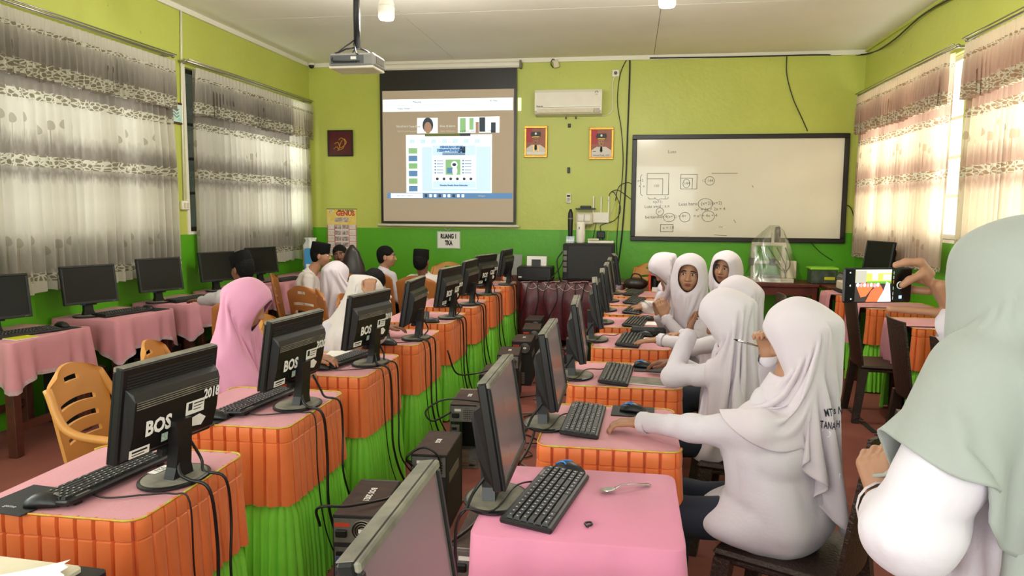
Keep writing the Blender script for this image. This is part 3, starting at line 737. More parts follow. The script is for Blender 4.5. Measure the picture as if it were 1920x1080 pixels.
cable('wall_cable', [(.2, W9 - .03, ZC - .04), (1.2, W9 - .03, ZC - .05), (2.2, W9 - .03, ZC - .05), (XR - .04, W9 - .04, ZC - .06), (XR - .04, 9.0, ZC - .12), (XR - .04, 8.0, ZC - .05), (XR - .04, 6.8, ZC - .1), (XR - .04, 5.8, ZC - .02)], .009, 'dark cable sagging along the right ceiling edge')
cable('wall_cable', [(2.62, W9, 1.68), (2.72, W9, 1.66), (2.78, W9, 1.5), (2.78, W9, 1.3)], .006, 'dark cable at the right end of the whiteboard')
cable('wall_cable', [(2.28, W9, 1.2), (2.4, W9, 1.08), (2.55, W9, .98)], .004, 'thin cable hanging under the right half of the whiteboard')
# whiteboard
wb = empty('whiteboard', (1.34, YW - .03, 1.20), 0, 'large whiteboard in a black frame with faint worked sums', 'whiteboard')
WBW, WBH, fb = 1.335, 1.37, .06
for a in ((-WBW, WBW, 0, fb), (-WBW, WBW, WBH - fb, WBH), (-WBW, -WBW + fb, fb, WBH - fb), (WBW - fb, WBW, fb, WBH - fb)):
    MB().rbox(a[0], a[1], -.02, .028, a[2], a[3], .006).build('frame_side', M['frameblk'], wb)
MB().box(-WBW + fb, WBW - fb, 0, .02, fb, WBH - fb).build('writing_surface', M['board'], wb)
# writing, in board coordinates derived from fractions of the board (0..1, 0..1 from top left)
def bp(u, v): return (-WBW + 2 * WBW * u, -.0025, WBH * (1 - v))
def stroke(pts, r=.0028, closed=False, m_='marker'):
    P = [bp(*p) for p in pts]
    MB().tube(catmull(P, 6) if len(P) > 2 else P, r, 4).build('marker_stroke', M[m_], wb, True)
def bx(u0, v0, u1, v1): stroke([(u0, v0), (u1, v0)]); stroke([(u1, v0), (u1, v1)]); stroke([(u1, v1), (u0, v1)]); stroke([(u0, v1), (u0, v0)])
def circ(u, v, ru, rv): stroke([(u + ru * math.cos(t * .7), v + rv * math.sin(t * .7)) for t in range(10)])
def wtx(s, u, v, h): text_obj('handwriting', s, h, M['marker'], wb, frame_mtx(bp(u, v), (1, .0, .04), (0, 0, 1)), 0, 'LEFT')
bx(.075, .36, .178, .56); bx(.075, .41, .15, .56); bx(.235, .37, .312, .505); bx(.235, .405, .29, .505)
wtx('100', .105, .48, .05); wtx('144', .25, .455, .05); circ(.262, .455, .016, .04); wtx('12', .335, .43, .05); wtx('144', .36, .43, .05); circ(.372, .43, .022, .04)
wtx('x+2', .028, .43, .05); wtx('x', .055, .48, .05); wtx('x', .11, .59, .04); wtx('2', .16, .585, .04); wtx('4(x+1)', .105, .63, .045)
stroke([(.05, .37), (.042, .4), (.044, .47), (.036, .48), (.044, .49), (.044, .55), (.055, .57)]); stroke([(.08, .585), (.09, .6), (.12, .6), (.13, .615), (.14, .6), (.17, .6), (.18, .585)])
wtx('Luas awal : x.x', .065, .675, .055); wtx('x²', .13, .72, .05); circ(.14, .72, .018, .035)
wtx('Luas baru : (x+2)(x+2)', .228, .65, .06); wtx('x² + 2x + 2x + 4', .31, .70, .055); wtx('= x² + 4x + 4', .30, .76, .055); circ(.37, .76, .03, .05); circ(.355, .645, .035, .05)
wtx('bertambah 4(x+1) = 4+', .07, .775, .055); circ(.185, .775, .027, .04); circ(.26, .77, .025, .045); bx(.145, .84, .205, .91); wtx('x = 10', .155, .875, .055)
wtx('Luas', .17, .16, .06); stroke([(.38, .36), (.5, .36)]); stroke([(.4, .935), (.46, .94)]); wtx('- - -  . . .', .25, .955, .04); stroke([(.57, .47), (.575, .49)]); stroke([(.49, .79), (.5, .82)]); stroke([(.42, .86), (.44, .86)])

# calendar
c = empty('wall_calendar', (-3.985, YW - .008, .94), 0, 'red and yellow wall calendar with photographs, headed GENUS', 'calendar')
MB().box(-.215, .215, -.002, .004, 0, .65).build('sheet', mat('calendar_pale', 'ecdcd4', .6, noise=.05), c); MB().box(-.215, .215, -.004, -.002, .43, .645).build('header', mat('calendar_yellow', 'e6c23e', .6, col2='ecd896', nscale=12), c)
MB().box(-.22, .22, -.008, .004, .645, .655).build('top_strip', M['greyplastic'], c)
text_obj('title', 'GENUS', .085, M['redink'], c, frame_mtx((.055, -.006, .585), (1, 0, 0), (0, 0, 1)), .004)
text_obj('subtitle', 'SMK AL-FURQAN', .03, M['darkink'], c, frame_mtx((.06, -.006, .628), (1, 0, 0), (0, 0, 1)), .001)
MB().box(-.1, .1, -.006, -.004, .47, .53).build('school_photo', mat('calendar_photo', '8a6a70', .6, col2='d8ccc4', nscale=30), c)
for x in (-.165, -.135): MB().ellip((x, -.005, .61), (.018, .002, .018), 10, 6).build('emblem', mat('emblem_green', '3d7a4a', .5, col2='f0f0e4', nscale=60), c, True)
mc = mat('calendar_red', 'c2565a', .6); mp_ = mat('calendar_photos', '6a565c', .6, col2='d8c8c0', nscale=40)
for i in range(5):
    for x in (-.16, .16):
        MB().box(x - .05, x + .05, -.005, -.002, .03 + i * .083, .035 + i * .083).build('month_rule', mc, c)
        MB().box(x - .042, x + .042, -.005, -.002, .045 + i * .083, .095 + i * .083).build('month_grid', mat('calendar_grid', 'f0e8dc', .6, col2='c8b8b4', nscale=90), c)
    for x in (-.055, .05): MB().box(x - .045, x + .045, -.005, -.002, .04 + i * .083, .1 + i * .083).build('photo', mp_, c)
for x in (-.21, -.105, .105, .21): MB().box(x - .004, x + .004, -.005, -.002, 0, .43).build('column_rule', mc, c)
# sign
s = empty('paper_sign', (-2.452, YW - .008, 1.06), 0, 'white paper sign in a clear sleeve reading RUANG 1 TKA', 'sign')
MB().box(-.162, .162, -.002, .004, 0, .235).build('sleeve', mat('clear_sleeve', 'c8ccc4', .3), s); MB().box(-.15, .15, -.004, -.002, .01, .225).build('paper', M['paper'], s)
text_obj('lettering', 'RUANG 1', .085, M['darkink'], s, frame_mtx((0, -.0055, .165), (1, 0, 0), (0, 0, 1)), .005, sx=.62)
text_obj('lettering', 'TKA', .085, M['darkink'], s, frame_mtx((0, -.0055, .075), (1, 0, 0), (0, 0, 1)), .005, sx=.62)
# left wall: conduit, switch, framed verse, hooks
o = tag(MB().tube([(XL + .015, 7.0, ZC - .05), (XL + .015, 6.95, 2.6), (XL + .015, 6.93, 1.66)], .011, 8).build('cable_conduit', M['trim'], None, True), 'white conduit running down the left wall between the two curtains', 'conduit')
o = empty('light_switch', (XL, 6.93, 1.58), 0, 'white double switch box below the conduit on the left wall', 'switch')
MB().rbox(0, .035, -.06, .06, 0, .09, .008).build('box', M['white'], o)
for y in (-.025, .025): MB().rbox(.033, .042, y - .018, y + .018, .02, .07, .004).build('rocker', M['offwhite'], o)
o = empty('framed_verse', (XL, 6.83, 2.42), 0, 'small framed turquoise verse on the left wall between the curtains', 'picture')
for a in ((-.13, .13, 0, .018), (-.13, .13, .19, .208), (-.13, -.112, .018, .19), (.112, .13, .018, .19)): MB().box(.002, .022, *a).build('frame_side', M['wood'], o)
MB().box(.002, .012, -.112, .112, .018, .19).build('picture', mat('turquoise_print', '8fd0c0', .4, col2='e4f0e8', nscale=9), o)
for k in range(3): MB().tube(catmull([(.014, -.07, .07 + k * .03), (.014, -.02, .085 + k * .03), (.014, .03, .065 + k * .03), (.014, .07, .085 + k * .03)]), .003, 4).build('script_line', M['darkink'], o, True)
# ------------------------------------------------------------------ desks
def rr_path(x0, x1, y0, y1, r, step=.006, sides=None):
    """points and outward normals along a rounded rectangle, counter-clockwise from (x0,y0); sides = open range in path fraction"""
    pts = []
    segs = [((x0 + r, y0), (x1 - r, y0), (0, -1)), ((x1, y0 + r), (x1, y1 - r), (1, 0)), ((x1 - r, y1), (x0 + r, y1), (0, 1)), ((x0, y1 - r), (x0, y0 + r), (-1, 0))]
    cen = [(x1 - r, y0 + r), (x1 - r, y1 - r), (x0 + r, y1 - r), (x0 + r, y0 + r)]
    for k, (a, b, n) in enumerate(segs):
        L = math.hypot(b[0] - a[0], b[1] - a[1]); m = max(2, int(L / step))
        for i in range(m): pts.append((a[0] + (b[0] - a[0]) * i / m, a[1] + (b[1] - a[1]) * i / m, n[0], n[1], k))
        a0 = math.atan2(n[1], n[0]); q = max(3, int(r * 1.57 / step))
        for i in range(q):
            t = a0 + math.pi / 2 * i / q
            pts.append((cen[k][0] + r * math.cos(t), cen[k][1] + r * math.sin(t), math.cos(t), math.sin(t), k + .5))
    return pts

def skirt_mesh(name, path, rows, period, groove, seed, material, parent, closed=True):
    """rows: (z, out, amp, flat) ; box pleats with narrow grooves turning into looser folds lower down"""
    r = random.Random(seed); s = 0.0; S = [0.0]
    for i in range(1, len(path)): s += math.hypot(path[i][0] - path[i - 1][0], path[i][1] - path[i - 1][1]); S.append(s)
    nper = max(1, round(s / period)); per = s / nper
    jit = [r.uniform(-.25, .25) for _ in range(nper + 2)]; am = [r.uniform(.5, 1.4) for _ in range(nper + 2)]
    rings = []
    A_ = np.array([p[:4] for p in path]); sv_ = []
    for i in range(nper): sv_ += [i * per + t for t in (0, .0035, .0065, per * .3, per * .5, per * .7, per - .0065, per - .0035)]
    if not closed: sv_.append(s - 1e-6)
    sv_ = np.array(sv_); PT = np.stack([np.interp(sv_, S, A_[:, c]) for c in range(4)], 1)
    for z, out, amp, flat_ in rows:
        ring = []
        for (x, y, nx, ny), sv in zip(PT, sv_):
            q = sv / per; i = int(q); fr = q - i
            d = min(fr, 1 - fr) * per
            g = -groove * max(0, 1 - d / .006)
            w = math.sin(math.pi * fr + jit[i] * (1 - flat_)); loose = am[i] * (w - .3)
            o = out + amp * (flat_ * g / max(groove, 1e-6) * .6 + (1 - flat_) * loose) + g * (.4 + .6 * flat_)
            ring.append((x + nx * o, y + ny * o, z + (r.uniform(-.003, .003) if z == rows[-1][0] else 0)))
        rings.append(ring)
    mb = MB(); mb.loft(rings, False, False, closed)
    mb.f = [tuple(reversed(f)) for f in mb.f]
    return mb.build(name, material, parent, True, 40)

def skirted_desk(x0, x1, y0, y1, label, group, open_side, seed, cloth='pink', zt=.75):
    cx, cy = (x0 + x1) / 2, (y0 + y1) / 2; w, d = (x1 - x0) / 2, (y1 - y0) / 2
    root = empty('skirted_desk', (cx, cy, 0), 0, label, 'desk', group)
    MB().box(-w + .02, w - .02, -d + .02, d - .02, zt - .035, zt - .006).build('tabletop', M['wood'], root)
    for sx_ in (-1, 1):
        for sy_ in (-1, 1): MB().box(sx_ * (w - .05) - .022, sx_ * (w - .05) + .022, sy_ * (d - .05) - .022, sy_ * (d - .05) + .022, 0, zt - .035).build('leg', M['wood'], root)
    path = rr_path(-w, w, -d, d, .045)
    if open_side:   # leave the sitter's side free
        k = 1 if open_side > 0 else 3
        i0 = [i for i, p in enumerate(path) if p[4] == k]
        path = path[i0[-1] - 2:] + path[:i0[0] + 3] if k == 1 else path[i0[-1] - 2:] + path[:i0[0] + 3]
    full = rr_path(-w, w, -d, d, .045)
    top = [(p[0], p[1]) for p in full]
    mb = MB(); mb.prism(top, zt - .006, zt); n = len(top)
    mb.build('tablecloth', M[cloth], root)
    closed = not open_side
    skirt_mesh('valance', path, [(zt + .001, .002, .003, 1), (zt - .006, .006, .005, 1), (zt - .03, .008, .006, 1), (zt - .058, .007, .006, 1), (zt - .062, .002, .004, 1), (zt - .066, .007, .006, .9), (zt - .13, .009, .009, .6), (zt - .2, .012, .012, .4), (zt - .27, .015, .014, .3), (zt - .315, .017, .015, .3)], .056, .012, seed, M['orange'], root, closed)
    skirt_mesh('skirt', path, [(zt - .1, -.014, .002, .5), (zt - .3, -.008, .004, .2), (.38, .006, .012, .1), (.15, .022, .016, .1), (.012, .026, .018, .1)], .034, .004, seed + 5, M['green'], root, closed)
    pts = [(p[0] + p[2] * .004, p[1] + p[3] * .004, zt + .001) for p in path]
    MB().tube(pts[::2] + ([pts[0]] if closed else []), .0036, 5).build('piping', M['lime'], root, True)
    return root

def draped_desk(x0, x1, y0, y1, label, drop, seed, cloth='pink', group=None, zt=.75, extra=.11, frame=True, hem=True):
    """plain wooden table under a hanging cloth whose corners fall lower"""
    cx, cy = (x0 + x1) / 2, (y0 + y1) / 2; w, d = (x1 - x0) / 2, (y1 - y0) / 2
    root = empty('draped_desk', (cx, cy, 0), 0, label, 'desk', group)
    MB().box(-w + .02, w - .02, -d + .02, d - .02, zt - .04, zt - .006).build('tabletop', M['wood'], root)
    for a in (-1, 1):
        for b in (-1, 1): MB().rbox(a * (w - .05) - .032, a * (w - .05) + .032, b * (d - .05) - .032, b * (d - .05) + .032, 0, zt - .04, .004).build('leg', M['wood'], root)
    MB().box(-w + .05, w - .05, -d + .03, -d + .06, zt - .13, zt - .045).build('apron', M['wood'], root); MB().box(-w + .05, w - .05, d - .06, d - .03, zt - .13, zt - .045).build('apron', M['wood'], root)
    for a in (-1, 1): MB().box(a * (w - .05) - .015, a * (w - .05) + .015, -d + .05, d - .05, .16, .21).build('stretcher', M['wood'], root)
    path = rr_path(-w, w, -d, d, .03, .02); r = random.Random(seed); n = len(path)
    ph = [r.uniform(0, 6.28) for _ in range(4)]
    def corner(p):
        return max(0, 1 - min(math.hypot(abs(p[0]) - w, abs(p[1]) - d), .22) / .22)
    rings = []; rows = (0, .02, .25, .5, .75, 1.0)
    for t in rows:
        ring = []
        for i, p in enumerate(path):
            c = corner(p); L = drop + extra * c * c + .012 * math.sin(i * .13 + ph[0])
            out = .004 + t * (.012 + .035 * c ** 1.5 + .008 * math.sin(i * .35 + ph[1])) if t > 0 else .0
            fold = (.022 * t * math.sin(c * 9 + ph[2])) * (1 if c > 0 else 0)
            ring.append((p[0] + p[2] * (out + fold), p[1] + p[3] * (out + fold), zt - (t * L if t > .02 else t * .25)))
        rings.append(ring)
    mb = MB(); mb.loft(rings, True, False); mb.f = [tuple(reversed(f)) for f in mb.f]
    cl = mb.build('tablecloth', M[cloth], root, True, 60)
    if hem:
        h0 = [(p[0] * 1.004, p[1] * 1.004, p[2] + .028) for p in rings[-1]]; h1 = [(p[0] * 1.006, p[1] * 1.006, p[2] - .001) for p in rings[-1]]
        q = MB(); q.loft([h0, h1], False, False); q.f = [tuple(reversed(f)) for f in q.f]; q.build('hem', M['hem'], root, True)
    return root

LFAR = [2.385 + .905 * i for i in range(8)]
LX0, LX1 = -1.87, -1.33
for i, yf in enumerate(LFAR):
    skirted_desk(LX0, LX1 + (.01 if i % 2 else 0), yf - (.60 if i else .585), yf, 'pink-topped desk with orange and green skirt, %s from the front, left of the aisle' % ORD[i], 'skirted desks along the left of the aisle', -1, 30 + i)
RD = [(-.32, .20, 2.66, 3.25), (-.29, .265, 3.62, 4.2), (-.22, .265, 4.64, 5.2), (-.2, .29, 5.48, 6.0), (-.19, .31, 6.16, 6.66), (-.18, .31, 6.78, 7.3), (-.17, .31, 7.45, 7.95)]
draped_desk(-.405, .158, 1.88, 2.43, 'bare rose pink cloth covered desk in the foreground of the right aisle row', .5, 3, 'pink_hot', None, .75, .06, hem=False)
for i, (a, b, c, d) in enumerate(RD):
    skirted_desk(a, b, c, d, 'pink-topped orange-skirted desk, %s behind the plain rose desk, right of the aisle' % ORD[i], 'skirted desks along the right of the aisle', 1, 60 + i)
# desk under the foreground screen, mostly below the frame
draped_desk(-.47, .12, .78, 1.42, 'pink covered desk under the nearest screen at the bottom edge', .3, 5, 'pink', None, .75, .05)
WD = [4.08, 5.08, 6.03, 6.98, 7.93, 8.82]
for i, y in enumerate(WD):
    draped_desk(-4.40, -3.83, y, y + .72, 'wooden desk with hanging pink cloth by the left wall, %s from the front' % ORD[i], .24, 80 + i, 'pink', 'draped desks along the left wall')
FR = [(4.75, 5.3), (5.85, 6.45), (6.95, 7.5), (7.95, 8.5)]
for i, (a, b) in enumerate(FR):
    skirted_desk(2.1, 2.72, a, b, 'skirted desk against the right wall, %s counted from the woman filming' % ORD[i], 'skirted desks along the right wall', -1, 95 + i)
    # loose pink runner on top
    o = empty('pink_runner', (2.4, (a + b) / 2, .751), 0, 'pink cloth hanging over the %s desk along the right wall' % ORD[i], 'tablecloth', 'pink runners along the right wall')
    L = (b - a) / 2 - .08
    mb = MB()
    prof = [(-.375, -.36), (-.37, -.2), (-.36, -.05), (-.352, .006), (-.3, .008), (.28, .008)]
    mb.grid(lambda u, v: (prof[round(v * 5)][0] + (.02 * math.sin(u * 16) * (1 - v) if v < .7 else 0), -L + 2 * L * u, prof[round(v * 5)][1]), 24, 5)
    mb.build('cloth', M['pink'], o, True)

# teacher's table with maroon batik cloth
tt = empty('cloth_covered_table', (-.655, 9.02, 0), 0, 'table at the head of the aisle under a dark maroon batik cloth', 'table')
MB().box(-.6, .6, -.36, .36, .715, .745).build('tabletop', M['wood'], tt)
for a in (-1, 1):
    for b in (-1, 1): MB().box(a * .55 - .025, a * .55 + .025, b * .31 - .025, b * .31 + .025, 0, .715).build('leg', M['wood'], tt)
path = rr_path(-.61, .61, -.37, .37, .03, .02)
rings = [[(p[0] + p[2] * o_ * (1 + .6 * math.sin(i * .5)), p[1] + p[3] * o_ * (1 + .6 * math.sin(i * .5)), zz) for i, p in enumerate(path)] for zz, o_ in ((.75, 0), (.745, .004), (.5, .012), (.2, .02), (.08, .024))]
mb = MB(); mb.loft(rings, True, False); mb.f = [tuple(reversed(f)) for f in mb.f]; mb.build('tablecloth', M['maroon'], tt, True, 60)
wm = mat('batik_white_motif', 'c9b0ae', .5)
for k in range(9):
    x0 = -.58 + k * .13
    MB().tube(catmull([(x0, -.375, .748), (x0 + .05, -.38, .70), (x0 + .12, -.384, .68 - .02 * (k % 2)), (x0 + .2, -.38, .72)]), .004, 4).build('batik_line', wm, tt, True)
for k in range(14): MB().tube(catmull([(-.6 + .085 * k, -.36 + .1 * (k % 3), .7515), (-.56 + .085 * k, -.3 + .1 * (k % 3), .7515), (-.5 + .085 * k, -.33 + .1 * (k % 3), .7515)]), .004, 4).build('batik_line', wm, tt, True)
# black cabinet
cb = empty('black_cabinet', (-.49, 9.28, .75), 0, 'black steel equipment cabinet standing on the maroon table', 'cabinet')
MB().rbox(-.31, .31, -.22, .24, 0, .44, .008).build('body', M['black_matte'], cb)
MB().rbox(-.25, .28, -.228, -.218, .02, .42, .004).build('rear_panel', mat('cabinet_panel', '201e1f', .6), cb)
for zz in (.2, .24, .28): MB().lathe([(.016, 0), (.016, .004)], 12, mtx=Matrix.Translation((-.22, -.228, zz)) @ Matrix.Rotation(math.pi / 2, 4, 'X')).build('grommet', M['black'], cb)
for k in range(4): MB().box(-.305, -.262, -.226, -.22, .1 + k * .07, .15 + k * .07).build('cable_slot', M['greyplastic'], cb)
# printer
pr = empty('printer', (-1.12, 9.0, .75), 0, 'black inkjet printer with raised paper tray beside the cabinet', 'printer')
MB().rbox(-.21, .21, -.17, .17, .0, .17, .015).build('body', M['black'], pr); MB().rbox(-.15, .15, -.21, -.16, .01, .05, .008).build('output_tray', M['black_matte'], pr)
MB().box(-.13, .13, .05, .06, .15, .30, Matrix.Rotation(-.12, 4, 'X')).build('paper_support', M['greyplastic'], pr); MB().box(-.12, .12, .035, .045, .15, .29, Matrix.Rotation(-.12, 4, 'X')).build('paper', M['paper'], pr); MB().box(-.06, .05, .02, .03, .16, .25, Matrix.Rotation(-.12, 4, 'X')).build('tray_flap', M['black'], pr)
MB().box(-.19, -.15, -.172, -.17, .04, .055).build('label_sticker', M['ink'], pr)
# grey panel behind the far screens
o = empty('leaning_board', (-1.53, 9.55, .75), 0, 'flat grey panel leaning upright behind the last left desk', 'panel')
MB().rbox(-.18, .16, -.012, .012, 0, .27, .006, Matrix.Rotation(-.1, 4, 'X')).build('sheet', mat('grey_board', '8e918a', .5), o); MB().box(-.19, .17, -.02, .03, -.74, 0).build('stand', M['wood'], o)
# right back wooden table and what stands on it
rt = empty('wooden_table', (1.8, 9.55, 0), 0, 'red-brown wooden table under the whiteboard', 'table')
MB().rbox(-.43, .43, -.3, .3, .70, .74, .006).build('tabletop', M['wood_red'], rt); MB().box(-.4, .4, -.27, -.24, .6, .70).build('apron', M['wood_red'], rt)
for a in (-1, 1):
    for b in (-1, 1): MB().box(a * .38 - .03, a * .38 + .03, b * .25 - .03, b * .25 + .03, 0, .70).build('leg', M['wood_red'], rt)
# 3d printer frame in plastic wrap
p3 = empty('desktop_3d_printer', (1.72, 9.52, .74), 0, 'open square frame 3D printer standing on the wooden table inside clear wrap', 'printer')
al = mat('pale_extrusion', 'cfcabc', .4)
for x in (-.22, .14): MB().rbox(x - .025, x + .025, -.03, .03, .05, .46, .005).build('upright', al, p3)
MB().rbox(-.24, .16, -.025, .025, .44, .48, .005).build('top_beam', al, p3); MB().rbox(-.22, .14, -.03, .03, .22, .255, .005).build('gantry', al, p3); MB().rbox(-.26, .24, -.16, .16, .0, .05, .006).build('base', al, p3)
MB().rbox(-.12, .1, -.12, .12, .07, .085, .003).build('bed', M['greyplastic'], p3); MB().rbox(-.03, .03, -.07, 0, .2, .28, .005).build('print_head', M['black'], p3); MB().rbox(-.27, -.19, -.05, .03, .2, .29, .006).build('motor', M['greyplastic'], p3); MB().rbox(.17, .28, -.08, .04, .05, .26, .008).build('control_box', M['offwhite'], p3)
MB().lathe([(.09, 0), (.09, .04)], 20, mtx=Matrix.Translation((.04, .02, .58)) @ Matrix.Rotation(math.pi / 2, 4, 'Y')).build('filament_spool', M['greyplastic'], p3, True); MB().rbox(-.01, .02, -.02, .02, .46, .6, .004).build('spool_holder', al, p3)
for k in range(4): MB().tube(catmull([(-.15 + .1 * k, -.03, .42), (-.05 + .08 * k, -.07, .3), (.05 + .05 * k, -.08, .2), (.15, -.08, .12)]), .006, 6).build('wire', M['black'], p3, True)
wr = empty('plastic_wrap', (1.735, 9.52, .74), 0, 'crumpled clear plastic sheet draped over the 3D printer', 'plastic sheet')
rw = np.random.default_rng(5)
rings = []
for zz, rx, ry, cx in ((.015, .33, .24, .0), (.06, .32, .22, .0), (.2, .28, .19, .0), (.38, .25, .14, -.04), (.5, .2, .09, -.03), (.62, .12, .07, .0), (.69, .05, .04, .0)):
    rings.append([(cx + rx * (1 + .10 * math.sin(5 * t + 9 * zz) + .05 * math.sin(11 * t - 14 * zz)) * math.cos(t), ry * (1 + .12 * math.sin(4 * t + 7 * zz) + .06 * math.sin(13 * t + 9 * zz)) * math.sin(t), zz) for t in [2 * math.pi * i / 60 for i in range(60)]])
MB().loft(rings, False, True).build('sheet', M['wrap'], wr, True)
# storage box, projectors on right
sb = empty('storage_box', (2.3, 9.45, .74), 0, 'clear storage box with a lime green lid by the right corner', 'storage box')
MB().rbox(-.15, .15, -.11, .11, 0, .17, .01).build('tub', mat('smoky_tub', '59665a', .3, col2='303830', nscale=14), sb); MB().rbox(-.165, .165, -.125, .125, .165, .195, .01).build('lid', mat('lime_lid', '8fd23a', .4), sb)
MB().box(.0, .12, -.113, -.111, .05, .085).build('print', M['yellow'], sb)
rt2 = empty('side_table', (2.43, 9.3, 0), 0, 'dark wooden side table in the right corner', 'table')
MB().rbox(-.18, .33, -.35, .4, .70, .74, .006).build('tabletop', M['wood_red'], rt2)
for a in (-.14, .28):
    for b in (-.3, .35): MB().box(a - .025, a + .025, b - .025, b + .025, 0, .7).build('leg', M['wood_red'], rt2)
for x in (2.35, 2.58):
    pass
pj2 = empty('small_projector', (2.36, 8.68 - .4, .757), 0, 'white portable projector lying on the desk by the right wall', 'projector')
MB().rbox(-.17, .17, -.12, .12, .03, .12, .012).build('body', M['offwhite'], pj2); 
for k in range(8): MB().box(-.15 + k * .03, -.135 + k * .03, -.122, -.12, .045, .105).build('vent_slat', M['greyplastic'], pj2)
MB().rbox(-.19, .19, -.14, .14, 0, .03, .01).build('tray', M['black_matte'], pj2)
lp = empty('grey_case', (2.53, 9.05, .74), 0, 'grey rounded device lying in the right corner beside the storage box', 'device')
MB().rbox(-.15, .18, -.2, .1, 0, .16, .04).build('body', mat('case_grey', '7d7b78', .5), lp); MB().rbox(-.13, .16, -.18, .08, .155, .17, .01).build('lid', M['wood'], lp)
# items on far right desk row: red device and bag
rd = empty('red_device', (.32, 8.6, .69), 0, 'orange-red open box with black reels on the far right-row table', 'device')
rc = mat('orange_red_plastic', 'd0492c', .45)
for a in ((-.1, .1, .0, .02), (-.1, .1, .18, .2), (-.1, -.075, .02, .18), (.075, .1, .02, .18)): MB().rbox(a[0], a[1], -.07, .07, a[2], a[3], .004).build('frame_side', rc, rd)
MB().box(-.075, .075, .04, .06, .02, .18).build('back_panel', M['black_matte'], rd)
for x in (-.03, .03): MB().rbox(x - .022, x + .022, -.05, .02, .03, .15, .008).build('reel', M['black'], rd)
MB().box(-.06, .06, -.1, -.075, -.0, .05).build('paper_tag', M['paper'], rd)
t3 = empty('back_table', (.25, 8.75, 0), 0, 'low cloth covered table at the far end of the right row', 'table')
MB().rbox(-.26, .35, -.3, .3, .64, .688, .006).build('tabletop', M['wood_red'], t3); MB().box(-.26, .35, -.305, -.30, .3, .68).build('cloth_front', M['orange'], t3)
for a in (-.2, .3):
    for b in (-.25, .25): MB().box(a - .025, a + .025, b - .025, b + .025, 0, .64).build('leg', M['wood_red'], t3)
bgm = empty('black_bag', (.08, 8.66, .69), 0, 'slumped black bag beside the orange-red box', 'bag')
MB().ellip((0, 0, .075), (.14, .1, .075), 16, 10).build('body', M['leather'], bgm, True); MB().tube(catmull([(-.06, -.04, .13), (-.03, -.05, .19), (.04, -.05, .18), (.07, -.04, .12)]), .009, 6).build('strap', M['leather'], bgm, True)

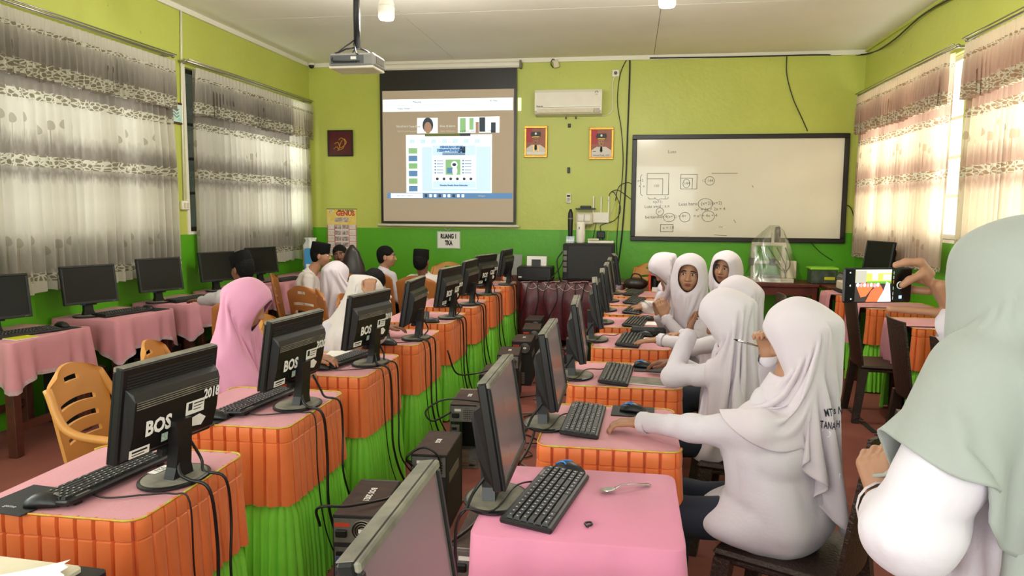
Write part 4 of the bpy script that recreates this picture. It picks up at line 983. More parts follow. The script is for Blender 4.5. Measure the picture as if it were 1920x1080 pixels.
# ------------------------------------------------------------------ computer screens
def monitor_parts(name, style='a', word='BOS', year='2018', dust=True, dark=False):
    """origin on the table under the stand; picture side faces local -Y"""
    root = empty(name)
    tilt = Matrix.Translation((0, .0, .22)) @ Matrix.Rotation(math.radians(-9), 4, 'X') @ Matrix.Translation((0, 0, -.22))
    W, Z0, Z1 = .207, .105, .405
    MB().rbox(-W, W, -.006, .022, Z0, Z1, .005, tilt).build('casing', M['black'], root)
    b = .016
    for a in ((-W, W, Z1 - b, Z1), (-W, W, Z0, Z0 + b + .006), (-W, -W + b, Z0 + b, Z1 - b), (W - b, W, Z0 + b, Z1 - b)):
        MB().rbox(a[0], a[1], -.014, -.004, a[2], a[3], .003, tilt).build('bezel', M['black'] if not dust else (M['dusty'] if a[2] > .3 and a[1] - a[0] > .1 else M['black']), root)
    MB().box(-W + b, W - b, -.009, -.006, Z0 + b + .004, Z1 - b, tilt).build('screen', M['screen_dark'] if dark else M['screen'], root)
    # rear shell with ridge and vents
    mb = MB(); sect = [(.022, Z0 + .01), (.045, Z0 + .03), (.055, Z0 + .10), (.055, Z0 + .20), (.046, Z0 + .222), (.022, Z0 + .235)]
    mb.loft([[tilt @ Vector((x * (1 if k in (0, 5) else .96), y, zz)) for k, (y, zz) in enumerate(sect)] for x in (-W + .015, W - .015)])
    mb.build('rear_shell', M['black'], root)
    for k in range(5): MB().box(-W + .02, W - .02, .0215, .0245, Z1 - .028 - k * .009, Z1 - .024 - k * .009, tilt).build('vent_rib', M['black_matte'], root)
    for k in range(4): MB().box(-W + .03, W - .03, .052 - k * .0005, .0565, Z0 + .196 - k * .007, Z0 + .199 - k * .007, tilt).build('vent_rib', M['dusty'], root)
    MB().box(-W + .004, W - .004, -.004, .021, Z1, Z1 + .0015, tilt).build('top_dust', M['dusty'], root)
    # stand
    mb = MB(); mb.loft([[(x, y + dy, zz) for x, y in ((-hw, -.018), (hw, -.018), (hw, .02), (-hw, .02))] for zz, hw, dy in ((.012, .046, .045), (.05, .034, .048), (.12, .03, .056), (.2, .034, .058))]); mb.build('stand_column', M['black'], root)
    base = MB().lathe([(.118, 0), (.124, .004), (.124, .010), (.116, .013)], 28, c=(0, .03, 0), sy=.78).build('stand_base', M['black'], root)
    MB().lathe([(.112, .013), (.10, .0142)], 28, c=(0, .03, 0), sy=.78).build('base_dust', M['dusty'], base)
    MB().box(-.075, -.04, .018, .03, Z0 - .006, Z0 + .03, tilt).build('cable_plug', M['vga'], root)
    MB().box(-.03, .05, .028, .05, Z0 - .01, Z0 + .012, tilt).build('socket_block', M['black_matte'], root)
    MB().box(W - .05, W - .03, -.0155, -.0135, Z0 + .006, Z0 + .010, tilt).build('power_light', M['greyplastic'], root)
    if word:
        back = lambda x, zz, y=.0575: tilt @ frame_mtx((x, y, zz), (-1, 0, 0), (0, 0, 1))
        text_obj('lettering', word, .064, M['ink'], root, back(.085, Z0 + .105), .0026, sx=.92)
        text_obj('lettering', year, .046, M['ink'], root, back(-.148, Z0 + .155), .0018, sx=.82)
        q = MB(); flat(q, back(.0, 0), -.0, .001, 0, .001)
        q = MB(); flat(q, back(-.07, Z0 + .125), -.04, .045, -.022, .022); q.build('paper_label', M['paper'], root)
        q = MB(); flat(q, back(-.07, Z0 + .13, .0582), -.03, -.012, -.012, .012); flat(q, back(-.07, Z0 + .135, .0582), -.005, .04, .0, .004); flat(q, back(-.07, Z0 + .125, .0582), -.005, .036, .0, .003); flat(q, back(-.07, Z0 + .115, .0582), -.005, .03, .0, .003); q.build('label_print', M['darkink'], root)
        q = MB(); q.prism([(-.03, -.02), (.02, -.028), (.04, -.005), (.012, .012), (-.028, .006)], 0, .003, back(-.085, Z0 + .083, .0575)); q.build('torn_tag', M['paper'], root)
        q = MB(); q.prism([(-.013, -.013), (.013, -.013), (.013, .013), (-.013, .013)], 0, .001, back(.055, Z0 + .06, .0565)); q.build('badge', mat('green_badge', '6f9a68', .5, col2='c8d4d8', nscale=200), root)
        q = MB(); flat(q, back(.15, Z0 + .04, .052), -.04, .04, -.013, .013); q.build('paper_label', M['paper'], root)
        q = MB(); flat(q, back(.15, Z0 + .043, .0528), -.03, .03, -.002, .004); flat(q, back(.15, Z0 + .034, .0528), -.03, .02, -.001, .002); q.build('label_print', M['darkink'], root)
    return root

def place(o, loc, rz_deg, label, cat, group):
    o.location = loc; o.rotation_euler = (0, 0, math.radians(rz_deg)); o['label'] = label; o['category'] = cat
    if group: o['group'] = group
    return o
ZT = .7515
GM = 'screens standing on the left aisle desks'
specs_L = [('BOS', '2018', 'black monitor backs on, lettered BOS 2018, with torn paper tag, nearest on the left'), ('BOS', '2020', 'black monitor backs on, lettered BOS 2020, in front of the pink veil'), ('BOS', '2018', 'black monitor backs on with a white tag, below the raised hand'),
           ('', '', 'slim black monitor turned edge on, fourth along the left aisle row'), ('BOS', '2018', 'black monitor with BOS on its back, fifth along the left aisle row'), ('', '', 'black monitor edge on, sixth along the left aisle row'), ('BOS', '2019', 'black monitor with BOS on its back, seventh along the left aisle row'), ('', '', 'black monitor at the far end of the left aisle row')]
LYC = [2.12, 3.02, 3.93, 4.75, 5.72, 6.55, 7.35, 8.35]; LRZ = [-98, -97, -101, -88, -98, -93, -106, -96]; LXC = [-1.45, -1.45, -1.44, -1.42, -1.42, -1.44, -1.44, -1.40]
for i, (w_, y_, lab) in enumerate(specs_L):
    o = monitor_parts('computer_monitor', 'a', w_, y_, dust=True)
    place(o, (LXC[i], LYC[i], ZT), LRZ[i], lab, 'monitor', GM)
text_obj('stand_label', '021', .03, M['darkink'], [c for c in COL.objects if c.get('label') == specs_L[0][2]][0], frame_mtx((-.02, -.045, .0165), (1, 0, 0), (0, 1, 0)))
q = MB(); flat(q, frame_mtx((-.02, -.045, .0158), (1, 0, 0), (0, 1, 0)), -.04, .04, -.016, .016); q.build('stand_sticker', M['paper'], [c for c in COL.objects if c.get('label') == specs_L[0][2]][0])
protoR = monitor_parts('computer_monitor', 'a', '', '', dust=True)
RM = [(-.325, 1.10, 90, 'large dusty monitor at the bottom edge, cropped by the frame'), (-.345, 2.12, 90, 'dusty monitor with grey screen on the plain rose desk'), (-.28, 2.93, 90, 'monitor on the second right-row desk beside the seated girl\'s keyboard'), (-.235, 3.82, 92, 'monitor on the right-row desk with the blue-lit mouse'), (-.19, 4.92, 93, 'monitor beside the resting hand in the right row'), (-.17, 5.7, 92, 'monitor fifth along the right row'), (-.16, 6.4, 90, 'monitor sixth along the right row'), (-.15, 7.05, 90, 'monitor seventh along the right row'), (-.12, 7.7, 95, 'monitor last along the right row before the cabinet')]
for i, (x, y, a, lab) in enumerate(RM):
    o = protoR if i == 0 else copy_tree(protoR)
    place(o, (x, y, ZT), a, lab, 'monitor', 'screens on the right aisle desks')
protoW = monitor_parts('computer_monitor', 'a', '', '', dust=False, dark=True)
WM = [(4.43, 'dark monitor cut by the left frame edge, on the first wall desk'), (5.33, 'dark monitor on the second desk along the left wall'), (6.24, 'dark monitor on the third desk along the left wall'), (7.22, 'dark monitor left of the boy in the black cap'), (8.17, 'dark monitor right of the boy in the black cap, by the far curtain')]
for i, (y, lab) in enumerate(WM):
    o = protoW if i == 0 else copy_tree(protoW)
    place(o, (-4.15, y * .978, ZT), 65, lab, 'monitor', 'screens along the left wall')
om = copy_tree(protoW); place(om, (2.52, 8.15, .9), -70, 'small dark screen in front of the right curtain', 'monitor', None)

# ------------------------------------------------------------------ keyboards, mice, pads
ROWS = [[1] * 13 + [1] * 3, [1] * 13 + [2] + [1] * 4, [1.5] + [1] * 12 + [1.5] + [1] * 4, [1.75] + [1] * 11 + [2.25] + [1] * 4, [2.25] + [1] * 10 + [2.75] + [1] * 4, [1.25, 1.25, 1.25, 6.25, 1.25, 1.25, 1.25, 1.25] + [1] * 4]
KEYM = {}
def key_mesh(w):
    w = round(w, 4)
    if w not in KEYM:
        mb = MB(); h = .0075; a, b = w / 2 - .0008, .0086
        mb.loft([[(-a, -b, 0), (a, -b, 0), (a, b, 0), (-a, b, 0)], [(-a + .002, -b + .002, h), (a - .002, -b + .002, h), (a - .002, b - .001, h), (-a + .002, b - .001, h)]], False, True)
        KEYM[w] = mb.mesh('key', M['keycap'])
    return KEYM[w]
def keyboard(singles):
    root = empty('keyboard')
    tl = Matrix.Rotation(math.radians(5), 4, 'X')
    MB().rbox(-.222, .222, -.072, .078, .004, .021, .005, tl).build('base', M['black'], root)
    for x in (-.17, .17): MB().box(x - .012, x + .012, .055, .065, 0, .012).build('foot', M['black'], root)
    MB().box(.13, .18, .062, .072, .021, .0225, tl).build('status_panel', M['greyplastic'], root)
    joined = MB(); legend = MB()
    for r_, row in enumerate(ROWS):
        tot = sum(row); x = -.212; sc_ = .424 / tot; y = .052 - r_ * .0205
        for wk in row:
            w = wk * sc_; cx = x + w / 2
            if singles:
                k = bpy.data.objects.new('key', key_mesh(w)); link(k, root)
                k.matrix_local = tl @ Matrix.Translation((cx, y, .021))
            else:
                me = key_mesh(w)
                joined.add([tl @ (v.co + Vector((cx, y, .021))) for v in me.vertices], [tuple(p.vertices) for p in me.polygons])
            if wk < 1.6: flat(legend, tl @ Matrix.Translation((cx, y, .0288)), -.003, .0015, -.001, .0035)
            x += w
    if not singles: tag(joined.build('keys', M['keycap'], root), kind='stuff')
    tag(legend.build('key_legends', M['keyleg'], root), kind='stuff')
    return root
kb_s = keyboard(True); kb_j = keyboard(False)
def mouse(accent):
    root = empty('mouse')
    mb = MB(); rings = []
    prof = [(-.056, .012, .004), (-.05, .022, .018), (-.03, .029, .031), (0, .031, .037), (.03, .030, .031), (.048, .025, .02), (.056, .014, .006)]
    for y, w, h in prof: rings.append([(w * math.cos(t) * (1 if math.sin(t) > -.01 else 1), y, .002 + max(0, h * math.sin(t) ** .8 if math.sin(t) > 0 else 0)) for t in [math.pi * i / 12 for i in range(13)]])
    mb.loft(rings, True, True); mb.build('body', M['black'], root, True)
    MB().lathe([(.009, -.004), (.009, .004)], 12, mtx=Matrix.Translation((0, .032, .028)) @ Matrix.Rotation(math.pi / 2, 4, 'Y')).build('scroll_wheel', M['greyplastic'], root, True)
    if accent:
        for s in (-1, 1): MB().tube([(s * .007, .05, .021), (s * .008, .03, .0335), (s * .012, .012, .0375), (s * .02, .0, .035)], .0028, 5).build('accent_strip', accent, root, True)
    return root
ms_p, ms_b, ms_o = mouse(None), mouse(M['blue']), mouse(M['orange_acc'])
def put(proto, flag, loc, rz, label, cat, group):
    o = proto if not flag.get(proto.name) else copy_tree(proto)
    flag[proto.name] = 1
    return place(o, loc, rz, label, cat, group)
FL = {}
KG = 'keyboards on the computer desks'
put(kb_s, FL, (-.222, 2.14, ZT), 80, 'dusty black keyboard on the plain rose desk', 'keyboard', KG)
put(kb_s, FL, (-.165, 2.985, ZT), 88, 'black keyboard on the desk of the girl with lettered veil', 'keyboard', KG)
put(kb_s, FL, (-1.62, 2.06, ZT), -96, 'black keyboard in front of the nearest BOS 2018 monitor', 'keyboard', KG)
put(kb_s, FL, (-1.61, 3.02, ZT), -96, 'black keyboard in front of the BOS 2020 monitor', 'keyboard', KG)
for (x, y, a, lab) in [(-1.58, 3.95, -100, 'black keyboard under the third monitor of the left row'), (-1.62, 4.66, -70, 'black keyboard beside the edge-on fourth left monitor'), (-1.62, 5.62, -76, 'black keyboard on the fifth left aisle desk'), (-1.63, 6.5, -82, 'black keyboard on the sixth left aisle desk'), (-1.63, 7.4, -84, 'black keyboard on the seventh left aisle desk'), (-1.62, 8.2, -84, 'black keyboard on the farthest left aisle desk'),
                       (-.05, 3.86, 86, 'black keyboard on the right-row desk with grey sleeve cloth'), (.02, 4.9, 84, 'black keyboard beside the resting hand'), (.06, 5.7, 82, 'black keyboard fifth along the right row'), (.06, 6.4, 80, 'black keyboard sixth along the right row'), (.06, 7.05, 80, 'black keyboard seventh along the right row'), (.05, 7.7, 80, 'black keyboard last along the right row'),
                       (-4.02, 4.4, 72, 'black keyboard on the first left wall desk'), (-4.02, 5.4, 78, 'black keyboard on the second left wall desk'), (-4.02, 6.32, 78, 'black keyboard on the third left wall desk'), (-4.0, 8.3, 80, 'black keyboard on the fifth left wall desk')]:
    put(kb_j, FL, (x, y, ZT), a, lab, 'keyboard', KG)
def pad(loc, rz, w, d, label, text=None):
    o = empty('mouse_pad', loc, math.radians(rz), label, 'mouse pad', 'black mouse pads'); MB().rbox(-w / 2, w / 2, -d / 2, d / 2, 0, .004, .0015).build('mat', M['black_matte'], o)
    if text: text_obj('print', text, .02, M['keyleg'], o, frame_mtx((w * .28, 0, .0048), (0, 1, 0), (-1, 0, 0)))
    return o
pad((-1.74, 1.88, ZT), -96, .2, .17, 'black mouse pad at the front corner of the nearest left desk', 'game')
pad((-1.70, 2.78, ZT), -96, .22, .18, 'black mouse pad under the second left row mouse')
pad((-1.72, 3.78, ZT), -96, .22, .18, 'black mouse pad under the orange-lit mouse')
pad((.03, 3.28 - .1, ZT), 88, .16, .18, 'black lettered mouse pad by the girl with lettered veil', 'Power')
pad((.12, 4.06, ZT), 88, .14, .16, 'black mouse pad on the third right-row desk')
pad((-3.97, 4.68, ZT), 80, .16, .2, 'black mouse pad on the first left wall desk')
pad((-3.95, 5.68, ZT), 80, .16, .22, 'black mouse pad on the second left wall desk')
MG = 'mice beside the keyboards'
put(ms_p, FL, (-1.655, 1.93 - .08, ZT + .004), -75, 'shiny black mouse at the front edge of the nearest left desk', 'mouse', MG)
put(ms_p, FL, (-1.66, 2.76, ZT + .004), -85, 'black mouse on the second left row desk', 'mouse', MG)
put(ms_o, FL, (-1.62, 3.72, ZT + .004), -85, 'black mouse with orange side strips in the third left desk', 'mouse', MG)
put(ms_b, FL, (-.18, 2.385, ZT + .001), 60, 'black mouse with blue strips behind the rose desk keyboard', 'mouse', MG)
put(ms_b, FL, (.03, 3.17, ZT + .004), 75, 'black mouse with blue strips near the girl with lettered veil', 'mouse', MG)
put(ms_b, FL, (.09, 4.09, ZT + .004), 75, 'black mouse with blue strips on the third right-row desk', 'mouse', MG)
for (x, y, a, lab) in [(-1.49, 4.62 - .15, -80, 'black mouse on the fourth left aisle desk'), (-1.46, 5.42, -80, 'black mouse on the fifth left aisle desk'), (-1.48, 6.3, -80, 'black mouse on the sixth left aisle desk'), (.12, 5.12, 80, 'black mouse beside the black pencil case'), (.15, 5.88, 80, 'black mouse on the fifth right-row desk'), (.18, 6.58, 80, 'black mouse on the sixth right-row desk'),
                       (-4.0, 4.72, 80, 'black mouse on the first left wall desk'), (-3.98, 5.66, 80, 'black mouse on the second left wall desk')]:
    put(ms_p, FL, (x, y, ZT + .004), a, lab, 'mouse', MG)
# spoon, book, papers, sleeve, pencil case
sp = empty('spoon', (.0, 2.27, ZT), math.radians(32), 'steel spoon lying on the plain rose desk', 'spoon')
mb = MB(); mb.grid(lambda u, v: (-.085 + .055 * u, (v - .5) * .036 * math.sin(math.pi * min(max(u * .94 + .03, 0), 1)) ** .6, .010 - .008 * math.sin(math.pi * u) * math.sin(math.pi * v)), 10, 6); mb.build('bowl', M['silver'], sp, True)
mb = MB(); mb.loft([[(x, -w, zz), (x, w, zz), (x, w, zz + .002), (x, -w, zz + .002)] for x, w, zz in ((-.032, .004, .009), (-.01, .003, .016), (.04, .004, .012), (.085, .009, .004), (.095, .006, .003))]); mb.build('handle', M['silver'], sp, True)
o = tag(MB().tube(catmull([(-.1, 1.97, ZT + .004), (-.085, 1.985, ZT + .004), (-.09, 2.0, ZT + .004), (-.105, 1.99, ZT + .004), (-.095, 1.965, ZT + .005)]), .003, 5).build('hair_clip', M['black'], None, True), 'tiny black twisted clip below the rose desk keyboard', 'clip')
def sheet(name, loc, rz, w, d, label, cat, material, h=.004, curl=0.0):
    o = empty(name, loc, math.radians(rz), label, cat)
    mb = MB(); mb.grid(lambda u, v: ((u - .5) * w, (v - .5) * d, h + curl * (u ** 3 + (1 - v) ** 4) * .5), 6, 6); mb.build('sheet', M[material], o, True)
    MB().box(-w / 2 + .002, w / 2 - .002, -d / 2 + .002, d / 2 - .002, 0, h - .001).build('pages', M['paper'], o)
    return o
sheet('exercise_book', (-3.96, 4.28, ZT), 78, .16, .21, 'bright yellow exercise book on the first left wall desk', 'book', 'yellow', .006)
sheet('paper_sheet', (-1.66, 4.14, ZT), 10, .19, .2, 'white papers lying in front of the veiled girl with bent head', 'paper', 'paper', .004, .01)
sheet('paper_sheet', (-1.73, 5.0, ZT), 10, .15, .18, 'white sheet on the fourth left aisle desk', 'paper', 'paper')
sheet('paper_sheet', (.16, 4.98, ZT), 82, .16, .2, 'white sheet beside the resting hand in the right row', 'paper', 'paper')
sheet('paper_sheet', (.2, 5.7, ZT), 82, .16, .18, 'white sheet on the fifth right-row desk', 'paper', 'paper')
sheet('paper_sheet', (.22, 6.35, ZT), 82, .16, .2, 'notebook page before the girl facing the camera', 'paper', 'paper')
sheet('paper_sheet', (.22, 7.05, ZT), 82, .16, .2, 'notebook page before the girl bent over writing', 'paper', 'paper')
sheet('cloth_sleeve', (.1, 3.76, ZT), 80, .16, .24, 'grey-green flat sleeve on the second skirted right desk', 'sleeve', 'dusty', .006)
sheet('booklet', (.13, 2.99, ZT), 70, .12, .17, 'thin booklet with dark green cover under the girl\'s hand', 'book', 'greyplastic', .005)
pc_ = empty('pencil_case', (.14, 5.28 - .12, ZT), math.radians(-4), 'long black zip case in the right row', 'pencil case')
MB().rbox(-.12, .12, -.045, .045, 0, .06, .018).build('pouch', M['black_matte'], pc_); MB().box(-.11, .11, -.003, .003, .0595, .062).build('zip', M['greyplastic'], pc_)
gl = empty('water_glass', (-1.72, 8.45, ZT), 0, 'clear plastic cup beside the far left screens', 'cup')
MB().lathe([(.028, 0), (.036, .1)], 16, cap1=False).build('wall', M['wrap'], gl, True); MB().lathe([(.028, 0), (.028, .003)], 16).build('bottom', M['wrap'], gl)
tp = empty('tape_roll', (-1.42, 8.55, ZT), 0, 'red and cream tape dispenser at the far end of the left row', 'tape')
MB().lathe([(.05, -.02), (.05, .02)], 20, mtx=Matrix.Translation((0, 0, .052)) @ Matrix.Rotation(math.pi / 2, 4, 'X')).build('roll', M['redink'], tp, True); MB().lathe([(.03, -.022), (.03, .022)], 20, mtx=Matrix.Translation((0, 0, .052)) @ Matrix.Rotation(math.pi / 2, 4, 'X')).build('core', M['offwhite'], tp, True); MB().rbox(-.06, .06, -.03, .03, 0, .02, .005).build('stand', M['offwhite'], tp)

# ------------------------------------------------------------------ computer towers
def tower(kind, word):
    root = empty('computer_tower'); W, D, H = .09, .2, .41     # rear faces local -Y
    if kind == 'open':
        MB().box(-W, W, -D, D, H - .004, H).build('top_panel', M['dusty'], root); MB().box(-W, W, -D, D, 0, .01).build('bottom_panel', M['steel'], root); MB().box(-W, -W + .004, -D, D, .01, H - .004).build('side_panel', M['steel'], root); MB().rbox(-W, W, D - .03, D, .01, H - .004, .004).build('front_bezel', M['black'], root)
        for y in (-D, D - .04): MB().box(W - .012, W, y, y + .01, .01, H - .004).build('edge_post', M['steel'], root)
        MB().box(-W + .004, W - .02, -D + .02, D - .05, .02, .03).build('inner_tray', M['steel'], root); MB().box(-W + .004, -W + .02, -D + .05, D - .06, .05, .3).build('mainboard', mat('pcb_green', '1f4a30', .5, noise=.4, nscale=60), root)
    else:
        MB().rbox(-W, W, -D, D - .025, 0, H, .003).build('case', M['black_matte'] if kind != 'silver' else M['steel'], root); MB().rbox(-W - .002, W + .002, D - .028, D, 0, H, .006).build('front_bezel', M['black'], root)
        MB().box(W - .001, W + .0015, -D * .7, D * .5, .25, .30).build('side_vent', M['greyplastic'], root)
    MB().box(-W + .003, W - .003, -D + .003, D - .03, H, H + .0012).build('top_dust', mat('brown_dust', '4c3a33', .85, col2='3a2d29', nscale=20), root)
    # power supply
    MB().box(-W + .006, W - .006, -D - .003, -D + .1, H - .11, H - .012).build('power_supply', M['steel'] if kind != 'dark' else M['black'], root)
    if kind in ('fan', 'dark'):
        c = Vector((.03, -D - .005, H - .06))
        for r_ in (.042, .032, .022, .012):
            MB().tube([c + Vector((r_ * math.cos(t), 0, r_ * math.sin(t))) for t in [2 * math.pi * i / 20 for i in range(21)]], .002, 5).build('fan_ring', M['metal'], root, True)
        MB().lathe([(.042, 0), (.042, .002)], 20, mtx=Matrix.Translation(c + Vector((0, .003, 0))) @ Matrix.Rotation(math.pi / 2, 4, 'X')).build('fan_opening', M['black'], root)
        MB().box(c.x - .014, c.x + .014, c.y - .003, c.y - .001, c.z - .008, c.z + .008).build('fan_label', M['paper'], root)
        MB().box(-.08, -.02, -D - .005, -D - .003, H - .045, H - .03).build('voltage_label', M['redink'], root)
    else:
        for i in range(7):
            for j in range(5): MB().lathe([(.0035, 0), (.0035, .001)], 6, mtx=Matrix.Translation((-.0 + i * .011, -D - .003, H - .09 + j * .013)) @ Matrix.Rotation(math.pi / 2, 4, 'X')).build('vent_hole', M['black'], root)
        MB().box(-.06, -.02, -D - .005, -D - .003, H - .045, H - .03).build('voltage_label', M['paper'], root)
    MB().rbox(-.075, -.03, -D - .02, -D - .002, H - .085, H - .055, .004).build('mains_plug', M['black'], root)
    MB().box(-W + .008, -.03, -D - .003, -D - .001, .15, H - .13).build('port_panel', M['steel'], root)
    for k, c in enumerate(('vga', 'black', 'vga', 'black')): MB().box(-.075, -.045, -D - .012, -D - .003, .17 + k * .026, .185 + k * .026).build('port', M[c], root)
    for k in range(6): MB().box(-W + .01, .03, -D - .002, -D, .02 + k * .018, .032 + k * .018).build('slot_cover', M['metal'] if kind in ('open', 'silver') else M['greyplastic'], root)
    if word: text_obj('lettering', word, .036, M['ink'], root, frame_mtx((0, .02, H + .002), (0, -1, 0), (1, 0, 0)), .0012)
    return root
TW = [(-1.06, 2.90, 4, 'fan', 'BOS 2021', 'black tower with rear fan and BOS 2021 on its dusty top, nearest in the aisle'), (-.96, 3.66, 2, 'vent', 'BOS', 'tower with honeycomb power supply, second in the aisle'), (-1.0, 4.62, 3, 'open', 'BOS', 'open-sided silver tower showing its inside, in the aisle'), (-.98, 5.45, 2, 'dark', 'BOS', 'black closed tower fourth in the aisle'), (-.99, 6.2, 5, 'fan', 'BOS', 'tower with silver fan grille, fifth in the aisle'), (-.96, 6.85, 2, 'dark', 'BOS', 'black tower sixth in the aisle'), (-.97, 7.55, 4, 'dark', '', 'black tower seventh in the aisle'), (-1.02, 8.15, 0, 'dark', '', 'tall dark tower at the aisle end before the maroon table'),
      (-.52, 2.7, 0, 'silver', '', 'grey flat-topped tower beside the rose desk'), (-.45, 6.55, 0, 'dark', '', 'dark tower under the right row near the maroon table'), (-.45, 7.3, 0, 'dark', '', 'dark tower second from the maroon table on the right side'),
      (-4.1, 4.95, -90, 'dark', '', 'black tower under the left wall desks, beside the first desk leg'), (-4.1, 5.9, -90, 'dark', '', 'black tower in shade under the second left wall desk')]
for (x, y, a, k, w_, lab) in TW:
    place(tower(k, w_), (x, y, 0), a, lab, 'computer', 'computer towers on the floor')
# ------------------------------------------------------------------ chairs
def holed_panel(fn, nu, nv, keep, th, nrm):
    """solid curved panel; keep(i,j) says which cells exist; nrm = thickness direction"""
    mb = MB(); idx = {}
    def vid(i, j, s):
        k = (i, j, s)
        if k not in idx:
            p = Vector(fn(i / nu, j / nv)) + Vector(nrm) * (th * s); idx[k] = len(mb.v); mb.v.append(tuple(p))
        return idx[k]
    K = lambda i, j: 0 <= i < nu and 0 <= j < nv and keep(i, j)
    for i in range(nu):
        for j in range(nv):
            if not K(i, j): continue
            mb.f.append((vid(i, j, 0), vid(i + 1, j, 0), vid(i + 1, j + 1, 0), vid(i, j + 1, 0)))
            mb.f.append((vid(i, j, 1), vid(i, j + 1, 1), vid(i + 1, j + 1, 1), vid(i + 1, j, 1)))
            for (di, dj, a, b) in ((-1, 0, (i, j + 1), (i, j)), (1, 0, (i + 1, j), (i + 1, j + 1)), (0, -1, (i, j), (i + 1, j)), (0, 1, (i + 1, j + 1), (i, j + 1))):
                if not K(i + di, j + dj): mb.f.append((vid(*a, 0), vid(*a, 1), vid(*b, 1), vid(*b, 0)))
    return mb

def chair(kind):
    """sitter faces local +Y; backrest at -Y"""
    root = empty('plastic_chair'); m_ = M[kind]
    rat = kind == 'rattan'
    H = .93
    def back(u, v):
        w = (.19 + .03 * (v ** .5)) * (1 if v < .9 else 1 - (.0 if rat else .35) * ((v - .9) / .1) ** 2)
        x = (u - .5) * 2 * w; curve = .035 * (1 - (2 * u - 1) ** 2)
        top = H - (.0 if rat else .035 * (2 * u - 1) ** 2)
        return (x, -.20 - .08 * v - curve + .02, .43 + (top - .43) * v)
    NU, NV = 16, 20
    def keep(i, j):
        if rat: return True
        if j in (17,) and 6 <= i <= 9: return False
        if j in (13, 10, 7) and 3 <= i <= 12: return False
        return True
    holed_panel(back, NU, NV, keep, .014, (0, -1, 0)).build('backrest', m_, root, True, 40)
    MB().rbox(-.215, .215, -.2, .22, .42, .445, .012).build('seat', m_, root)
    MB().rbox(-.2, .2, -.19, .205, .395, .42, .008).build('seat_rim', m_, root)
    for a in (-1, 1):
        for b in (-1, 1):
            mb = MB(); h = .03 if rat else .024
            mb.loft([[(a * (.19 + .03 * (1 - t)) + dx * (h - .006 * (1 - t)), b * (.18 + .05 * (1 - t)) + dy * (h - .006 * (1 - t)), .42 * t) for dx, dy in ((-1, -1), (1, -1), (1, 1), (-1, 1))] for t in (0, 1)])
            mb.build('leg', m_, root)
    if kind == 'ochre':
        for s in (-1, 1):
            MB().tube(catmull([(s * .2, -.27, .86), (s * .235, -.18, .70), (s * .24, .0, .655), (s * .235, .15, .64), (s * .22, .19, .58), (s * .21, .19, .44)]), .018, 8).build('armrest', m_, root, True)
    return root
PROTO = {k: chair(k) for k in ('ochre', 'brownchair', 'rattan')}
def put_chair(kind, x, y, face_deg, label):
    """face_deg: direction the sitter looks, degrees from +Y counter-clockwise"""
    return put(PROTO[kind], FL, (x, y, 0), face_deg, label, 'chair', {'ochre': 'ochre plastic armchairs', 'brownchair': 'brown plastic chairs', 'rattan': 'dark woven plastic chairs'}[kind])
put_chair('ochre', -2.13, 2.93, -80, 'ochre plastic armchair behind the nearest left monitor')
put_chair('ochre', -2.17, 3.56, -70, 'ochre plastic armchair beside the pink veiled girl')
put_chair('ochre', -2.02, 4.5, -78, 'ochre plastic armchair between pink veil and bent white veil')
put_chair('brownchair', -3.16, 5.52, 48, 'brown plastic chair of the boy in black cap at the wall desks')
put_chair('brownchair', -2.72, 6.42, -25, 'brown plastic chair behind the white veiled back in the middle')
put_chair('brownchair', -1.98, 5.68, -85, 'brown slatted chair right of the bent veiled girl')
put_chair('brownchair', -2.13, 7.62, -4, 'brown plastic chair of the boy in the tall black cap')
put_chair('ochre', -2.28, 9.0, 180, 'ochre plastic chair by the back wall under the paper sign')
put_chair('brownchair', -2.56, 7.98, -30, 'brown plastic chair of the boy turning to his right')
put_chair('brownchair', -2.95, 7.75, 0, 'brown plastic chair carrying the black leather cushion')
put_chair('ochre', .27, 9.42, 180, 'ochre plastic chair at the back below the whiteboard edge')
put_chair('rattan', 1.98, 6.12, -95, 'dark woven chair at the far right desk, farthest visible')
put_chair('rattan', 1.98, 5.1, -95, 'dark woven chair second from the woman filming')
put_chair('rattan', 2.0, 4.35, -60, 'dark woven chair just behind the woman\'s sleeve')
put_chair('rattan', .60, 2.66, 62, 'dark woven chair under the girl with the lettered veil')
put_chair('rattan', .60, 3.62, 75, 'dark woven chair under the second seated girl on the right')
put_chair('rattan', .66, 4.55, 80, 'dark woven chair under the girl with the resting hand')
put_chair('rattan', .62, 5.45, 80, 'dark woven chair under the girl facing the camera')
put_chair('rattan', .95, 6.3, 85, 'dark woven chair under the girl behind, looking over')
put_chair('rattan', .52, 6.75, 85, 'dark woven chair under the girl bent over writing')
put_chair('brownchair', -2.36, 6.12, -60, 'brown plastic chair under the boy with bowed dark head')
put_chair('brownchair', -3.38, 7.33, -70, 'brown plastic chair under the boy in cap by the blue box file')
put_chair('brownchair', -3.30, 8.26, -165, 'brown plastic chair under the boy peeking below the calendar')
# cushion on chair
cu = empty('leather_cushion', (-2.96, 7.72, .445), math.radians(10), 'black leather cushion standing upright on a brown chair', 'cushion')
mb = MB(); rings = []
for zz, w, d in ((0, .05, .02), (.02, .11, .05), (.12, .14, .075), (.35, .15, .085), (.55, .125, .065), (.7, .07, .035), (.77, .015, .012)):
    rings.append([(w * math.cos(t), d * math.sin(t) - .05 * zz, zz) for t in [2 * math.pi * i / 20 for i in range(20)]])
mb.loft(rings); mb.build('body', M['leather'], cu, True)
MB().tube([(w * 1.0, -.05 * zz, zz) for zz, w in ((.02, .11), (.12, .14), (.35, .15), (.55, .125), (.7, .07))], .004, 5).build('seam', M['leather'], cu, True)

